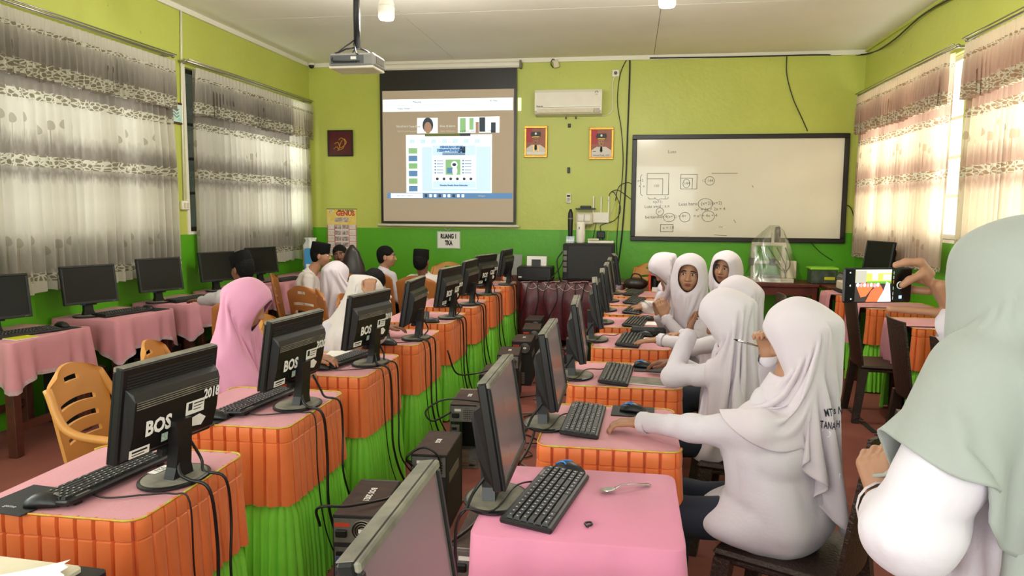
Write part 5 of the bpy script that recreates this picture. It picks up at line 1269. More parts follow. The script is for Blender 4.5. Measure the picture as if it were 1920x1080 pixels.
# ------------------------------------------------------------------ people: smooth-blended solids meshed with surface nets
class Solid:
    def __init__(s, lo, hi, h):
        s.lo = np.array(lo, float); s.h = h; s.n = np.ceil((np.array(hi) - s.lo) / h).astype(int) + 1
        s.F = np.full(s.n, 1.0, np.float32)
        s.ax = [s.lo[i] + h * np.arange(s.n[i]) for i in range(3)]
    def _sl(s, lo, hi):
        a = np.clip(np.floor((np.array(lo) - s.lo) / s.h).astype(int), 0, s.n); b = np.clip(np.ceil((np.array(hi) - s.lo) / s.h).astype(int) + 1, 0, s.n)
        if np.any(b <= a): return None
        S = tuple(slice(a[i], b[i]) for i in range(3))
        X, Y, Z = s.ax[0][S[0]][:, None, None], s.ax[1][S[1]][None, :, None], s.ax[2][S[2]][None, None, :]
        return S, X, Y, Z
    def _mix(s, S, d, k, sub=False):
        A = s.F[S]
        if sub:
            d = -d; h = np.maximum(k - np.abs(A - d), 0) / max(k, 1e-6); s.F[S] = np.maximum(A, d) + h * h * k * .25
        else:
            h = np.maximum(k - np.abs(A - d), 0) / max(k, 1e-6); s.F[S] = np.minimum(A, d) - h * h * k * .25
    def ell(s, c, r, R=None, k=.02, sub=False):
        c = np.array(c, float); r = np.array(r, float); e = max(r) + k + 3 * s.h
        q = s._sl(c - e, c + e)
        if q is None: return
        S, X, Y, Z = q; X, Y, Z = X - c[0], Y - c[1], Z - c[2]
        if R is not None:   # R rows = local axes in solid space
            X, Y, Z = R[0][0] * X + R[0][1] * Y + R[0][2] * Z, R[1][0] * X + R[1][1] * Y + R[1][2] * Z, R[2][0] * X + R[2][1] * Y + R[2][2] * Z
        k0 = np.sqrt((X / r[0]) ** 2 + (Y / r[1]) ** 2 + (Z / r[2]) ** 2); k1 = np.sqrt((X / r[0] ** 2) ** 2 + (Y / r[1] ** 2) ** 2 + (Z / r[2] ** 2) ** 2)
        s._mix(S, (k0 * (k0 - 1) / np.maximum(k1, 1e-6)).astype(np.float32), k, sub)
    def cone(s, a, b, ra, rb, k=.02, sub=False):
        a = np.array(a, float); b = np.array(b, float); m = max(ra, rb) + k + 3 * s.h
        q = s._sl(np.minimum(a, b) - m, np.maximum(a, b) + m)
        if q is None: return
        S, X, Y, Z = q; d = b - a; L2 = max(d @ d, 1e-9)
        t = np.clip(((X - a[0]) * d[0] + (Y - a[1]) * d[1] + (Z - a[2]) * d[2]) / L2, 0, 1)
        D = np.sqrt((X - a[0] - t * d[0]) ** 2 + (Y - a[1] - t * d[1]) ** 2 + (Z - a[2] - t * d[2]) ** 2) - (ra + (rb - ra) * t)
        s._mix(S, D.astype(np.float32), k, sub)
    def clip(s, fn):
        """keep only where fn(X,Y,Z) < 0"""
        X, Y, Z = s.ax[0][:, None, None], s.ax[1][None, :, None], s.ax[2][None, None, :]
        s.F = np.maximum(s.F, np.broadcast_to(fn(X, Y, Z), s.F.shape)).astype(np.float32)
    def displace(s, fn, band=.05):
        I = np.nonzero(np.abs(s.F) < band)
        s.F[I] += fn(s.ax[0][I[0]], s.ax[1][I[1]], s.ax[2][I[2]]).astype(np.float32)
    def net(s):
        F = s.F; F[0] = F[-1] = 1; F[:, 0] = F[:, -1] = 1; F[:, :, 0] = F[:, :, -1] = 1
        G = F < 0
        c = np.zeros(tuple(x - 1 for x in F.shape), np.int8)
        for dx in (0, 1):
            for dy in (0, 1):
                for dz in (0, 1): c += G[dx:F.shape[0] - 1 + dx, dy:F.shape[1] - 1 + dy, dz:F.shape[2] - 1 + dz]
        act = (c > 0) & (c < 8); I = np.nonzero(act); n = len(I[0])
        ids = np.full(act.shape, -1, np.int32); ids[I] = np.arange(n)
        cor = {}
        for dx in (0, 1):
            for dy in (0, 1):
                for dz in (0, 1): cor[dx, dy, dz] = F[I[0] + dx, I[1] + dy, I[2] + dz]
        P = np.zeros((n, 3)); C = np.zeros(n)
        for ax in range(3):
            for u in (0, 1):
                for v in (0, 1):
                    a = [0, 0, 0]; o = [i for i in range(3) if i != ax]; a[o[0]], a[o[1]] = u, v; b = list(a); b[ax] = 1
                    fa, fb = cor[tuple(a)], cor[tuple(b)]; m = (fa < 0) != (fb < 0)
                    t = np.where(m, fa / np.where(m, fa - fb, 1), 0)
                    Q = np.zeros((n, 3)); Q[:, o[0]], Q[:, o[1]], Q[:, ax] = u, v, t
                    P += Q * m[:, None]; C += m
        V = (np.stack(I, 1) + P / np.maximum(C, 1)[:, None]) * s.h + s.lo
        faces = []
        for ax in range(3):
            o = [i for i in range(3) if i != ax]
            sl = [slice(1, F.shape[i] - 1) for i in range(3)]; s0 = list(sl); s1 = list(sl); s0[ax] = slice(0, F.shape[ax] - 1); s1[ax] = slice(1, F.shape[ax])
            A, B = G[tuple(s0)], G[tuple(s1)]; E = np.nonzero(A != B); inside = A[E]
            base = [E[i] + (0 if i == ax else 1) for i in range(3)]
            q = []
            for (du, dv) in ((0, 0), (1, 0), (1, 1), (0, 1)):
                k = [b.copy() for b in base]; k[o[0]] = k[o[0]] - du; k[o[1]] = k[o[1]] - dv; q.append(ids[tuple(k)])
            q = np.stack(q, 1); flip = inside if ax != 1 else ~inside
            q[~flip] = q[~flip][:, ::-1]
            faces.append(q)
        f = np.concatenate(faces); f = f[(f >= 0).all(1)]
        return V, f[:, ::-1] if False else f

_LAT = RNG.random((32, 32, 32)).astype(np.float32)
def vnoise(x, y, z):
    out = 0
    xi, yi, zi = np.floor(x).astype(int), np.floor(y).astype(int), np.floor(z).astype(int)
    fx, fy, fz = x - xi, y - yi, z - zi
    fx, fy, fz = fx * fx * (3 - 2 * fx), fy * fy * (3 - 2 * fy), fz * fz * (3 - 2 * fz)
    for dx in (0, 1):
        for dy in (0, 1):
            for dz in (0, 1):
                w = (fx if dx else 1 - fx) * (fy if dy else 1 - fy) * (fz if dz else 1 - fz)
                out = out + w * _LAT[(xi + dx) % 32, (yi + dy) % 32, (zi + dz) % 32]
    return out
def folds(amp, sx_, sy_, sz_, seed):
    def fn(x, y, z):
        a = vnoise(x * sx_ + seed, y * sy_ + seed * 1.7, z * sz_ + seed * .3)
        b = vnoise(x * sx_ * 2.1 + 9 + seed, y * sy_ * 2.1, z * sz_ * 2.1)
        return amp * ((1 - np.abs(2 * a - 1)) ** 1.5 - .45 + .35 * (b - .5))
    return fn

def raw_mesh(name, VF_list, material):
    V = []; Fq = []; n = 0
    for v, f in VF_list:
        V.append(v); Fq.append(f + n); n += len(v)
    V = np.concatenate(V); Fq = np.concatenate(Fq)
    me = bpy.data.meshes.new(name)
    me.vertices.add(len(V)); me.vertices.foreach_set('co', V.astype(np.float32).ravel())
    me.loops.add(len(Fq) * 4); me.loops.foreach_set('vertex_index', Fq.astype(np.int32).ravel())
    me.polygons.add(len(Fq)); me.polygons.foreach_set('loop_start', np.arange(0, len(Fq) * 4, 4, dtype=np.int32)); me.polygons.foreach_set('loop_total', np.full(len(Fq), 4, np.int32))
    me.polygons.foreach_set('use_smooth', np.ones(len(Fq), bool))
    me.materials.append(material); me.update(); me.validate()
    return me
def relax(V, Fq, it=1, lam=.5):
    for _ in range(it):
        acc = np.zeros_like(V); cnt = np.zeros(len(V))
        for a, b in ((0, 1), (1, 2), (2, 3), (3, 0)):
            np.add.at(acc, Fq[:, a], V[Fq[:, b]]); np.add.at(cnt, Fq[:, a], 1)
            np.add.at(acc, Fq[:, b], V[Fq[:, a]]); np.add.at(cnt, Fq[:, b], 1)
        V = V + lam * (acc / np.maximum(cnt, 1)[:, None] - V)
    return V

def rotm(yaw=0, pitch=0, roll=0):
    """head frame: yaw>0 turns to the left, pitch>0 looks down, roll>0 tips to the right; rows = right, forward, up in body space"""
    m_ = Matrix.Rotation(math.radians(yaw), 3, 'Z') @ Matrix.Rotation(math.radians(-pitch), 3, 'X') @ Matrix.Rotation(math.radians(roll), 3, 'Y')
    return np.array([[m_[i][j] for i in range(3)] for j in range(3)])

def ik(a, b, l1, l2, hint):
    a, b, hint = np.array(a, float), np.array(b, float), np.array(hint, float)
    d = b - a; L = np.linalg.norm(d); u = d / max(L, 1e-6); Lc = min(L, (l1 + l2) * .999)
    x = (l1 * l1 - l2 * l2 + Lc * Lc) / (2 * Lc); y = math.sqrt(max(l1 * l1 - x * x, 1e-6))
    h = hint - u * (hint @ u); h = h / max(np.linalg.norm(h), 1e-6)
    return a + u * x + h * y, a + u * Lc

def hand_parts(wrist, d, n, side, curl, spread=.12, thumb=.6, scale=1.0, curls=None, chains=None):
    """hand as cones/boxes: d = pointing direction, n = back-of-hand normal; side=+1 right hand (thumb on the left looking along d with back up)"""
    d = np.array(d, float); d /= np.linalg.norm(d); n = np.array(n, float); n -= d * (n @ d); n /= np.linalg.norm(n)
    s = np.cross(d, n) * side     # towards the little finger
    w = np.array(wrist, float); out = []
    sc = scale
    for q in (-.026, -.009, .009, .026): out.append((w + s * q * .6 * sc, w + d * .075 * sc + s * q * sc, .013 * sc, .0125 * sc))
    if chains:
        for ch in chains:
            for j in range(len(ch) - 1): out.append((np.array(ch[j]), np.array(ch[j + 1]), .0095 - .0006 * j, .009 - .0007 * j))
        return out
    L = (.068, .078, .072, .056)
    for i, q in enumerate((-.029, -.010, .009, .027)):
        c = curls[i] if curls else curl
        p = w + d * .082 * sc + s * q * sc; a = 0.0; dd = d + s * (q / .03) * spread
        dd /= np.linalg.norm(dd)
        for j, (fr, r0, r1) in enumerate(((.45, .0092, .0088), (.32, .0086, .008), (.23, .008, .0066))):
            a += c * (.75, 1.0, .7)[j]
            v = dd * math.cos(a) - n * math.sin(a)
            p2 = p + v * L[i] * fr * sc; out.append((p, p2, r0 * sc, r1 * sc)); p = p2
    tb = w + d * .022 * sc - s * .026 * sc
    t1 = tb + (d * .75 - s * (.75 * (1 - thumb) + .25) - n * .5 * thumb) * .036 * sc
    t2 = t1 + (d * .95 - s * .25 * (1 - thumb) - n * .45 * thumb) * .03 * sc
    t3 = t2 + (d * 1.0 + s * .1 * thumb - n * .3 * thumb) * .022 * sc
    out += [(tb, t1, .014 * sc, .011 * sc), (t1, t2, .0108 * sc, .0095 * sc), (t2, t3, .0095 * sc, .0075 * sc)]
    return out

def bounds(P, m_):
    P = np.array(P); return P.min(0) - m_, P.max(0) + m_

# ------------------------------------------------------------------ veils: a ring of cloth round the face, let fall over the figure
_HK = np.array([  # head-frame points for phi = 0 (crown) .. 180 (chin)
    [(0, .098, .074), (0, .052, .122), (0, -.045, .132), (0, -.128, .05), (0, -.15, -.06)],
    [(.048, .098, .056), (.080, .052, .090), (.090, -.035, .088), (.094, -.10, .02), (.108, -.12, -.08)],
    [(.066, .086, -.005), (.102, .05, -.005), (.118, .0, -.03), (.125, -.03, -.07), (.13, -.04, -.12)],
    [(.052, .083, -.075), (.088, .07, -.09), (.105, .05, -.11), (.115, .04, -.135), (.125, .03, -.165)],
    [(0, .084, -.118), (0, .10, -.132), (0, .105, -.148), (0, .105, -.163), (0, .105, -.178)]])
def veil_sim(hd, neck, rt, fw, up, cols, tail, front, side, excess, seed, nth=96, steps=110, flare=1.0, side_cut=1.0, front_cut=1.0):
    nv = 44; rg = np.random.default_rng(seed); Z = np.array([0, 0, 1.0])
    PIN = np.zeros((nth, nv), bool); ARC = np.zeros((nth, nv)); P = np.zeros((nth, nv, 3)); PH = 2 * math.pi * np.arange(nth) / nth
    for i, ph in enumerate(PH):
        sgn = 1 if ph <= math.pi else -1; a = ph if ph <= math.pi else 2 * math.pi - ph
        q = a / (math.pi / 4); k = min(int(q), 3); t = q - k
        mir = np.array([-1, 1, 1]); h0 = _HK[k - 1] if k > 0 else _HK[1] * mir; h3 = _HK[k + 2] if k < 3 else _HK[3] * mir; h1, h2 = _HK[k], _HK[k + 1]
        H = .5 * (2 * h1 + (h2 - h0) * t + (2 * h0 - 5 * h1 + 4 * h2 - h3) * t * t + (3 * h1 - h0 - 3 * h2 + h3) * t ** 3)
        pts = [hd(x * sgn, y, z) for x, y, z in H]
        psi = math.pi - a                      # body azimuth from forward
        cb = max(0, math.cos(a)); cf = max(0, -math.cos(a))
        drop = side + (tail - side) * cb ** 1.3 + (front - side) * cf ** 1.3
        dirv = rt * (sgn * math.sin(psi)) + fw * math.cos(psi)
        Rb = .13 + .11 * math.sin(a); Re = (.16 + .12 * math.sin(a)) * flare
        for h, R in ((.02, Rb), (drop * .45 + .01, (Rb + Re) / 2 + .02), (drop, Re + .03)): pts.append(neck + dirv * R - Z * h)
        pts = np.array([tuple(p_) for p_ in catmull([tuple(p_) for p_ in pts], 6)]); seg = np.r_[0, np.cumsum(np.linalg.norm(np.diff(pts, axis=0), axis=1))]
        u = np.linspace(0, seg[-1] * (1 - (1 - side_cut) * math.sin(a) ** 2 - (1 - front_cut) * max(0, -math.cos(a)) ** 2), nv)
        kp = np.interp(a, [0, math.pi / 2, math.pi * .75, math.pi], [3.6, 2.6, 1.2, 1.0]); PIN[i] = u <= np.interp(kp * 6, np.arange(len(seg)), seg); ARC[i] = u
        P[i] = np.stack([np.interp(u, seg, pts[:, c]) for c in range(3)], 1)
    nx = lambda A, n=1: np.roll(A, -n, 0)
    rv = np.linalg.norm(np.diff(P, axis=1), axis=2)
    vv = np.linspace(0, 1, nv)[None, :]
    bump = 1 + excess * np.clip((vv - .25) / .75, 0, 1) ** .8
    rt1 = np.linalg.norm(nx(P) - P, axis=2) * bump; rt2 = 2 * .96 * rt1
    sh1 = np.sqrt(rv ** 2 + (.5 * (rt1[:, 1:] + rt1[:, :-1])) ** 2)
    P += rg.normal(0, .004, P.shape) * np.where(PIN, 0, 1)[..., None]
    ph = rg.uniform(0, 6.28, 3)
    wob = (.012 * np.sin(PH * 9 + ph[0]) + .010 * np.sin(PH * 14 + ph[1]))[:, None] * np.clip(vv - .3, 0, 1)
    P += (P - (neck + Z * .0)) * (wob * np.where(PIN, 0, 1))[..., None] * 2
    W = np.ones((nth, nv, 1)); W[PIN] = 0; W[:, :2] = 0
    last = np.maximum(PIN.sum(1) - 1, 1); AN = P[np.arange(nth), last]; LR = np.maximum(ARC - ARC[np.arange(nth), last][:, None], 1e-4) * 1.01
    Q = P.copy()
    E, O = slice(0, None, 2), slice(1, None, 2)
    def solve(A, B, wa, wb, rest, st):
        d = B - A; L = np.sqrt((d * d).sum(-1)) + 1e-9; c = (st * (L - rest) / L)[..., None] * d
        ws = wa + wb + 1e-9
        return A + c * wa / ws, B - c * wb / ws
    I = np.arange(nth)
    def ring(par, n, st, rest):
        a = I[par] if n == 1 else I[(I % 4 < 2) if par == E else (I % 4 >= 2)]; b = (a + n) % nth
        P[a], P[b] = solve(P[a], P[b], W[a], W[b], rest[a], st)
    def colm(j0, n, st, rest):
        j = np.arange(j0, nv - n, 2) if n == 1 else np.array([q for q in range(nv - 2) if (q % 4 < 2) == (j0 == 0)])
        P[:, j], P[:, j + n] = solve(P[:, j], P[:, j + n], W[:, j], W[:, j + n], rest[:, j], st)
    rv2 = (rv[:, 1:] + rv[:, :-1]) * .985
    for step in range(steps):
        vel = (P - Q) * .965; m_ = np.sqrt((vel ** 2).sum(-1, keepdims=True)); vel *= np.minimum(1, .02 / np.maximum(m_, 1e-9))
        Q = P.copy(); P = P + (vel + np.array([0, 0, -.0011])) * (W > 0)
        for it in range(4):
            for p in (E, O): ring(p, 1, .9, rt1)
            for j0 in (0, 1): colm(j0, 1, 1.0, rv)
            for p in (E, O):
                a = I[p]; b = (a + 1) % nth
                A, B = solve(P[a, :-1], P[b, 1:], W[a, :-1], W[b, 1:], sh1[a], .25); P[a, :-1], P[b, 1:] = A, B
                A, B = solve(P[a, 1:], P[b, :-1], W[a, 1:], W[b, :-1], sh1[a], .25); P[a, 1:], P[b, :-1] = A, B
            if it % 2 == 0:
                for p in (E, O): ring(p, 2, .12, rt2)
                for j0 in (0, 1): colm(j0, 2, .15, rv2)
        dA = P - AN[:, None]; Ld = np.sqrt((dA ** 2).sum(-1)) + 1e-9; f_ = np.where((W[..., 0] > 0) & (Ld > LR), LR / Ld, 1.0); P = AN[:, None] + dA * f_[..., None]
        for c in cols:      # push out of the figure, with friction
            if c[0] == 'ell':
                _, ce, r_, R_ = c; r_ = np.array(r_); d = P - ce
                if R_ is not None: d = d @ np.array(R_).T
                k0 = np.sqrt(((d / r_) ** 2).sum(-1)); gr = d / r_ ** 2; k1 = np.sqrt((gr ** 2).sum(-1)) + 1e-9
                dist = k0 * (k0 - 1) / k1; n_ = gr / k1[..., None]
                if R_ is not None: n_ = n_ @ np.array(R_)
            else:
                _, a, b, ra, rb = c; a = np.array(a); ab = np.array(b) - a
                t = np.clip(((P - a) @ ab) / max(ab @ ab, 1e-9), 0, 1); d = P - a - t[..., None] * ab; L = np.sqrt((d ** 2).sum(-1)) + 1e-9
                dist = L - (ra + (rb - ra) * t); n_ = d / L[..., None]
            pen = np.minimum(dist - .007, 0)[..., None]; hit = (pen < 0) & (W > 0)
            P = P - n_ * pen * (W > 0)
            Q = np.where(hit, Q + (P - Q) * .6, Q)
    idx = np.arange(nth * nv).reshape(nth, nv); i1 = np.roll(idx, -1, 0)
    Fq = np.stack([idx[:, :-1], idx[:, 1:], i1[:, 1:], i1[:, :-1]], -1).reshape(-1, 4)
    return P.reshape(-1, 3), Fq

def person(label, loc, face, **o):
    """seated or standing figure. face: degrees from +Y ccw. All joints in body space: x right, y forward, z up."""
    g = o.get
    root = empty('person', loc, math.radians(face), label, 'person', g('group'))
    inv = np.array(Matrix.Rotation(-math.radians(face), 3, 'Z')); L0 = np.array(loc)
    toL = lambda p: inv @ (np.array(p, float) - L0)
    dirL = lambda p: inv @ np.array(p, float)
    sc = g('scale', .95); fine = g('fine', .0055); cl_h = g('cloth_h', .0105)
    seat = g('seat', .45)
    lean = np.array(g('lean', (0, .03)), float)       # shoulder offset from hips
    hip = np.array([0, 0, seat + .095]); 
    Ts = g('torso', .40) * sc
    neck = hip + np.array([lean[0], lean[1], math.sqrt(max(Ts ** 2 - lean @ lean, .01))])
    hc = np.array(toL(g('head')) if g('head') is not None else neck + np.array([0, .03, .175 * sc]))
    HR = rotm(*g('look', (0, 0, 0)))
    hd = lambda x, y, z: hc + (HR[0] * x + HR[1] * y + HR[2] * z) * g('hscale', 1.0)
    hs = g('hscale', 1.0)
    up = (neck - hip) / np.linalg.norm(neck - hip)
    tw = math.radians(g('twist', 0)); rt = np.array([math.cos(tw), math.sin(tw), 0]); fw = np.array([-math.sin(tw), math.cos(tw), 0])
    sh = [neck + rt * s * .155 * sc - up * .045 for s in (-1, 1)]     # left, right
    arms = []
    for i, (s, key) in enumerate(((-1, 'lhand'), (1, 'rhand'))):
        t = g(key)
        if t is None: wr = sh[i] + np.array([s * .06, .2, -.36]); dd = np.array([0, .8, -.3]); nn = np.array([0, .3, 1.0]); cu, th = .5, .5; hint = np.array([s * .5, -.8, -.3]); hk = {}
        else: wr = toL(t['at']); dd = dirL(t.get('dir', (0, 1, 0))); nn = dirL(t.get('n', (0, 0, 1))); cu, th = t.get('curl', .4), t.get('thumb', .5); hint = dirL(t.get('hint', (0, 0, -1))); hk = {k: t[k] for k in ('spread', 'curls') if k in t}; hk['chains'] = [[toL(p) for p in ch] for ch in t['chains']] if 'chains' in t else None
        el, wr = ik(sh[i], wr, .27 * sc, .245 * sc, hint)
        arms.append((sh[i], el, wr, dd, nn, cu, th, s, hk))
    # legs
    stand = g('stand', False)
    legs = []
    for s in (-1, 1):
        h = hip + rt * s * .085
        if stand: kn = np.array([h[0], .02, .47]); an = np.array([h[0], 0, .09])
        else: kn = np.array([s * .10, .40, seat + .03]); an = np.array([s * .10, .40 + g('shin', .02), .08])
        legs.append((h, kn, an))
    # ---------------- skin body
    VF = []
    pts = [hip, neck, hc] + [p for a in arms for p in a[:3]] + [p for l in legs for p in l]
    lo, hi = bounds(pts, .16)
    B = Solid(lo, hi, .014)
    B.ell(hip, (.13 * sc, .10 * sc, .11), k=.05); B.cone(hip + up * .05, neck - up * .1, .095 * sc, .105 * sc, .05); B.cone(sh[0], sh[1], .05, .05, .05)
    B.cone(neck - up * .06, hd(0, -.012, -.06), .05, .048, .03)
    for a in arms: B.cone(a[0], a[1], .042 * sc, .034 * sc, .03); B.cone(a[1], a[2], .034 * sc, .024 * sc, .02)
    for h, kn, an in legs: B.cone(h, kn, .07 * sc, .048 * sc, .03); B.cone(kn, an, .046 * sc, .032 * sc, .02); B.ell(an + np.array([0, .06, -.04]), (.04, .11, .035), k=.03)
    v, f = B.net(); VF.append((relax(v, f, 1), f))
    hh = .15 * hs
    Hd = Solid(hc - hh - .03, hc + hh + .03, fine)
    e = lambda c, r, k=.02, sub=False: Hd.ell(hd(*c), np.array(r) * hs, HR, k * hs, sub)
    cn = lambda a, b, ra, rb, k=.02: Hd.cone(hd(*a), hd(*b), ra * hs, rb * hs, k * hs)
    e((0, -.014, .03), (.073, .09, .083)); e((0, .022, -.03), (.061, .064, .082), .03); e((0, .04, -.085), (.036, .036, .028), .03)
    for s in (-1, 1):
        e((s * .034, .052, -.03), (.026, .026, .028), .03); e((s * .077, -.008, -.012), (.010, .019, .03), .012)
        e((s * .031, .094, .008), (.016, .014, .011), .012, True)
    cn((0, .08, .012), (0, .101, -.028), .0085, .0125, .016); e((-.011, .092, -.032), (.009, .01, .008), .008); e((.011, .092, -.032), (.009, .01, .008), .008)
    e((0, .083, -.058), (.021, .009, .008), .012); e((0, .080, -.069), (.018, .009, .008), .010)
    Hd.cone(hd(0, -.015, -.05), neck, .047 * hs, .05, .03)
    v, f = Hd.net(); VF.append((relax(v, f, 1, .4), f))
    for (a, el, wr, dd, nn, cu, th, s, hk) in arms:
        ds = dd / np.linalg.norm(dd)
        parts = hand_parts(wr + ds * .012, dd, nn, s, cu, hk.get('spread', .12), th, sc * g('hand_scale', 1.0), hk.get('curls'), hk.get('chains'))
        lo, hi = bounds([p for q in parts for p in q[:2]] + [el * .35 + wr * .65], .035)
        Hn = Solid(lo, hi, g('hand_h', .005))
        for (p, q, ra, rb) in parts: Hn.cone(p, q, ra, rb, .006)
        Hn.cone(el * .35 + wr * .65, wr + ds * .02, .028 * sc, .022 * sc, .02)
        v, f = Hn.net(); VF.append((relax(v, f, 1, .4), f))
    body = bpy.data.objects.new('body', raw_mesh('body', VF, M[g('skin', 'skin')])); link(body, root)
    # ---------------- face
    if g('face_on', False):
        for s in (-1, 1):
            mt = Matrix([list(HR[0]) + [0], list(HR[1]) + [0], list(HR[2]) + [0], [0, 0, 0, 1]]).transposed()
            mt = Matrix.Translation(Vector(hd(s * .031, .0755, .006))) @ mt
            ey = MB().ellip((0, 0, 0), (.0142 * hs, .0123 * hs, .0066 * hs), 14, 8, mt).build('eye', M['eyew'], body, True)
            gz = g('gaze', 0.0)
            MB().ellip((gz * .005, .0098 * hs, 0), (.0066 * hs, .004 * hs, .0064 * hs), 12, 8, mt).build('iris', M['iris'], ey, True)
            MB().tube([hd(s * (.031 + dx), .089 - abs(dx) * .25 - .2 * max(0, dx), .0155 - abs(dx) ** 1.5 * 2.2) for dx in (-.017, -.009, 0, .009, .017)], .0016 * hs, 5).build('eyelid', M['iris'], body, True)
            MB().tube([hd(s * (.031 + dx), .0885 - .25 * max(0, dx) - .04 * abs(dx), .030 - max(0, dx) * .35 - abs(dx) * .1) for dx in (-.018, -.009, 0, .010, .021)], .003 * hs, 5, radii=[.002, .0034, .0034, .003, .0015]).build('eyebrow', M['hair'], body, True)
        mtl = Matrix([list(HR[0]) + [0], list(HR[1]) + [0], list(HR[2]) + [0], [0, 0, 0, 1]]).transposed(); mtl = Matrix.Translation(Vector(hd(0, .0, 0))) @ mtl
        MB().ellip((0, .0905 * hs, -.0585 * hs), (.0225 * hs, .006 * hs, .0052 * hs), 16, 8, mtl).build('upper_lip', M['lip'], body, True)
        MB().ellip((0, .0885 * hs, -.0685 * hs), (.018 * hs, .0065 * hs, .0062 * hs), 16, 8, mtl).build('lower_lip', M['lip'], body, True)
    # ---------------- shirt
    pts = [hip + [0, 0, -.14], neck] + [p for a in arms for p in a[:3]] + [hip + [.2, .2, 0], hip - [.2, .2, 0]]
    lo, hi = bounds(pts, .12)
    S = Solid(lo, hi, cl_h); bulk = g('bulk', 1.0) * sc
    mid = hip * .5 + neck * .5
    Rt = np.array([rt, fw, [0, 0, 1]])
    S.ell(hip + [0, .0, .0], (.175 * bulk, .145 * bulk, .15), k=.05); S.ell(mid - up * .03, (.162 * bulk, .128 * bulk, .23), Rt, k=.10); S.ell(neck - up * .12, (.158 * bulk, .112 * bulk, .145), Rt, k=.08)
    S.cone(sh[0], sh[1], .058 * sc, .058 * sc, .05)
    if g('tunic', True) and not stand: S.ell(hip + [0, .13, -.03], (.17 * bulk, .17, .085), k=.06)
    if stand: S.cone(hip + [0, 0, .05], hip - [0, 0, .35], .15 * bulk, .19 * bulk, .06)
    sw = g('sleeve', 1.0)
    for (a, el, wr, dd, nn, cu, th, s, hk) in arms:
        S.cone(a, el, .064 * sc * sw, .056 * sc * sw, .035); S.cone(el, wr - (wr - el) * .02, .056 * sc * sw, .042 * sc * sw, .025)
    S.cone(neck - up * .03, neck + up * .025, .062, .056, .03)
    S.clip(lambda X, Y, Z: (hip[2] - .16 if not stand else .35) - Z)
    S.displace(folds(.011 * g('fold', 1.0), 4.5, 4.5, 9, loc[0] * 3 + 5))
    S.displace(folds(.009 * g('fold', 1.0), 12, 12, 5, loc[1] * 2))
    v, f = S.net()
    shirt = bpy.data.objects.new('shirt', raw_mesh('shirt', [(relax(v, f, 1), f)], M[g('shirt', 'cloth_w')])); link(shirt, root)
    # cuffs
    for (a, el, wr, dd, nn, cu, th, s, hk) in arms:
        u = (wr - el) / np.linalg.norm(wr - el); r_ = .043 * sc * sw
        MB().tube([wr - u * .03, wr - u * .012, wr + u * .006], r_, 16, radii=[r_ * 1.0, r_ * 1.03, r_ * .99], cap=False).build('cuff', M[g('shirt', 'cloth_w')], shirt, True)
    # ---------------- skirt / trousers
    lo, hi = bounds([p for l in legs for p in l] + [hip], .14)
    T_ = Solid(lo, hi, .016)
    for h, kn, an in legs: T_.cone(h, kn, .088, .07, .06 if g('skirt', True) else .02); T_.cone(kn, an + [0, 0, .0], .066, .06 if g('skirt', True) else .05, .08 if g('skirt', True) else .02)
    T_.ell(hip, (.16 * sc, .13, .12), k=.05); T_.displace(folds(.012, 8, 8, 5, 3))
    v, f = T_.net(); link(bpy.data.objects.new('skirt' if g('skirt', True) else 'trousers', raw_mesh('lower_garment', [(relax(v, f, 1), f)], M[g('lower', 'navy')])), root)
    # ---------------- head covering
    cov = g('cover', 'hijab'); obj = None
    if cov == 'hijab':
        cols = [('ell', hd(0, -.014, .03), np.array((.080, .097, .090)) * hs, HR), ('ell', hd(0, .02, -.03), np.array((.068, .066, .086)) * hs, HR), ('cone', hd(0, -.02, -.05), neck - up * .02, .058 * hs, .062),
                ('ell', hip, (.18 * bulk, .15 * bulk, .155), None), ('ell', mid, (.156 * bulk, .124 * bulk, .205), Rt), ('ell', neck - up * .12, (.165 * bulk, .118 * bulk, .15), Rt), ('cone', sh[0], sh[1], .064 * sc, .064 * sc)]
        for (a, el, wr, *_r) in arms: cols += [('cone', a, el, .07 * sc * sw, .062 * sc * sw), ('cone', el, wr, .062 * sc * sw, .048 * sc * sw)]
        if not stand: cols += [('ell', hip + [0, .13, -.03], (.175 * bulk, .175, .09), None)]
        for (p_, q_, r_) in g('solids', []): cols.append(('cone', toL(p_), toL(q_), r_, r_))
        V, Fq = veil_sim(hd, neck, rt, fw, up, cols, g('tail', .42), g('front', .26), g('side_drop', .16), g('excess', .35), int(abs(loc[0] * 100 + loc[1] * 10)) + 1, g('nth', 96), g('steps', 110), g('flare', 1.0), g('side_cut', 1.0), g('front_cut', 1.0))
        obj = bpy.data.objects.new('veil', raw_mesh('veil', [(V, Fq)], M[g('veil', 'hijab_w')])); link(obj, root)
        sm = obj.modifiers.new('smooth', 'SUBSURF'); sm.levels = 1; sm.render_levels = 1
        so = obj.modifiers.new('thickness', 'SOLIDIFY'); so.thickness = .003; so.offset = 1.0
    else:
        K = Solid(hc - .17, hc + .17, .006)
        K.ell(hd(0, -.018, .034), np.array((.081, .098, .088)) * hs, HR, .02); K.ell(hd(0, -.045, -.02), np.array((.072, .06, .07)) * hs, HR, .03)
        # cut the face and ears free
        K.ell(hd(0, .115, -.045), np.array((.10, .085, .105)) * hs, HR, .012, True)
        for s in (-1, 1): K.ell(hd(s * .085, .02, -.035), np.array((.03, .045, .045)) * hs, HR, .012, True)
        K.displace(folds(.004, 40, 40, 40, 2))
        v, f = K.net(); link(bpy.data.objects.new('hair', raw_mesh('hair', [(relax(v, f, 1), f)], M['hair'])), root)
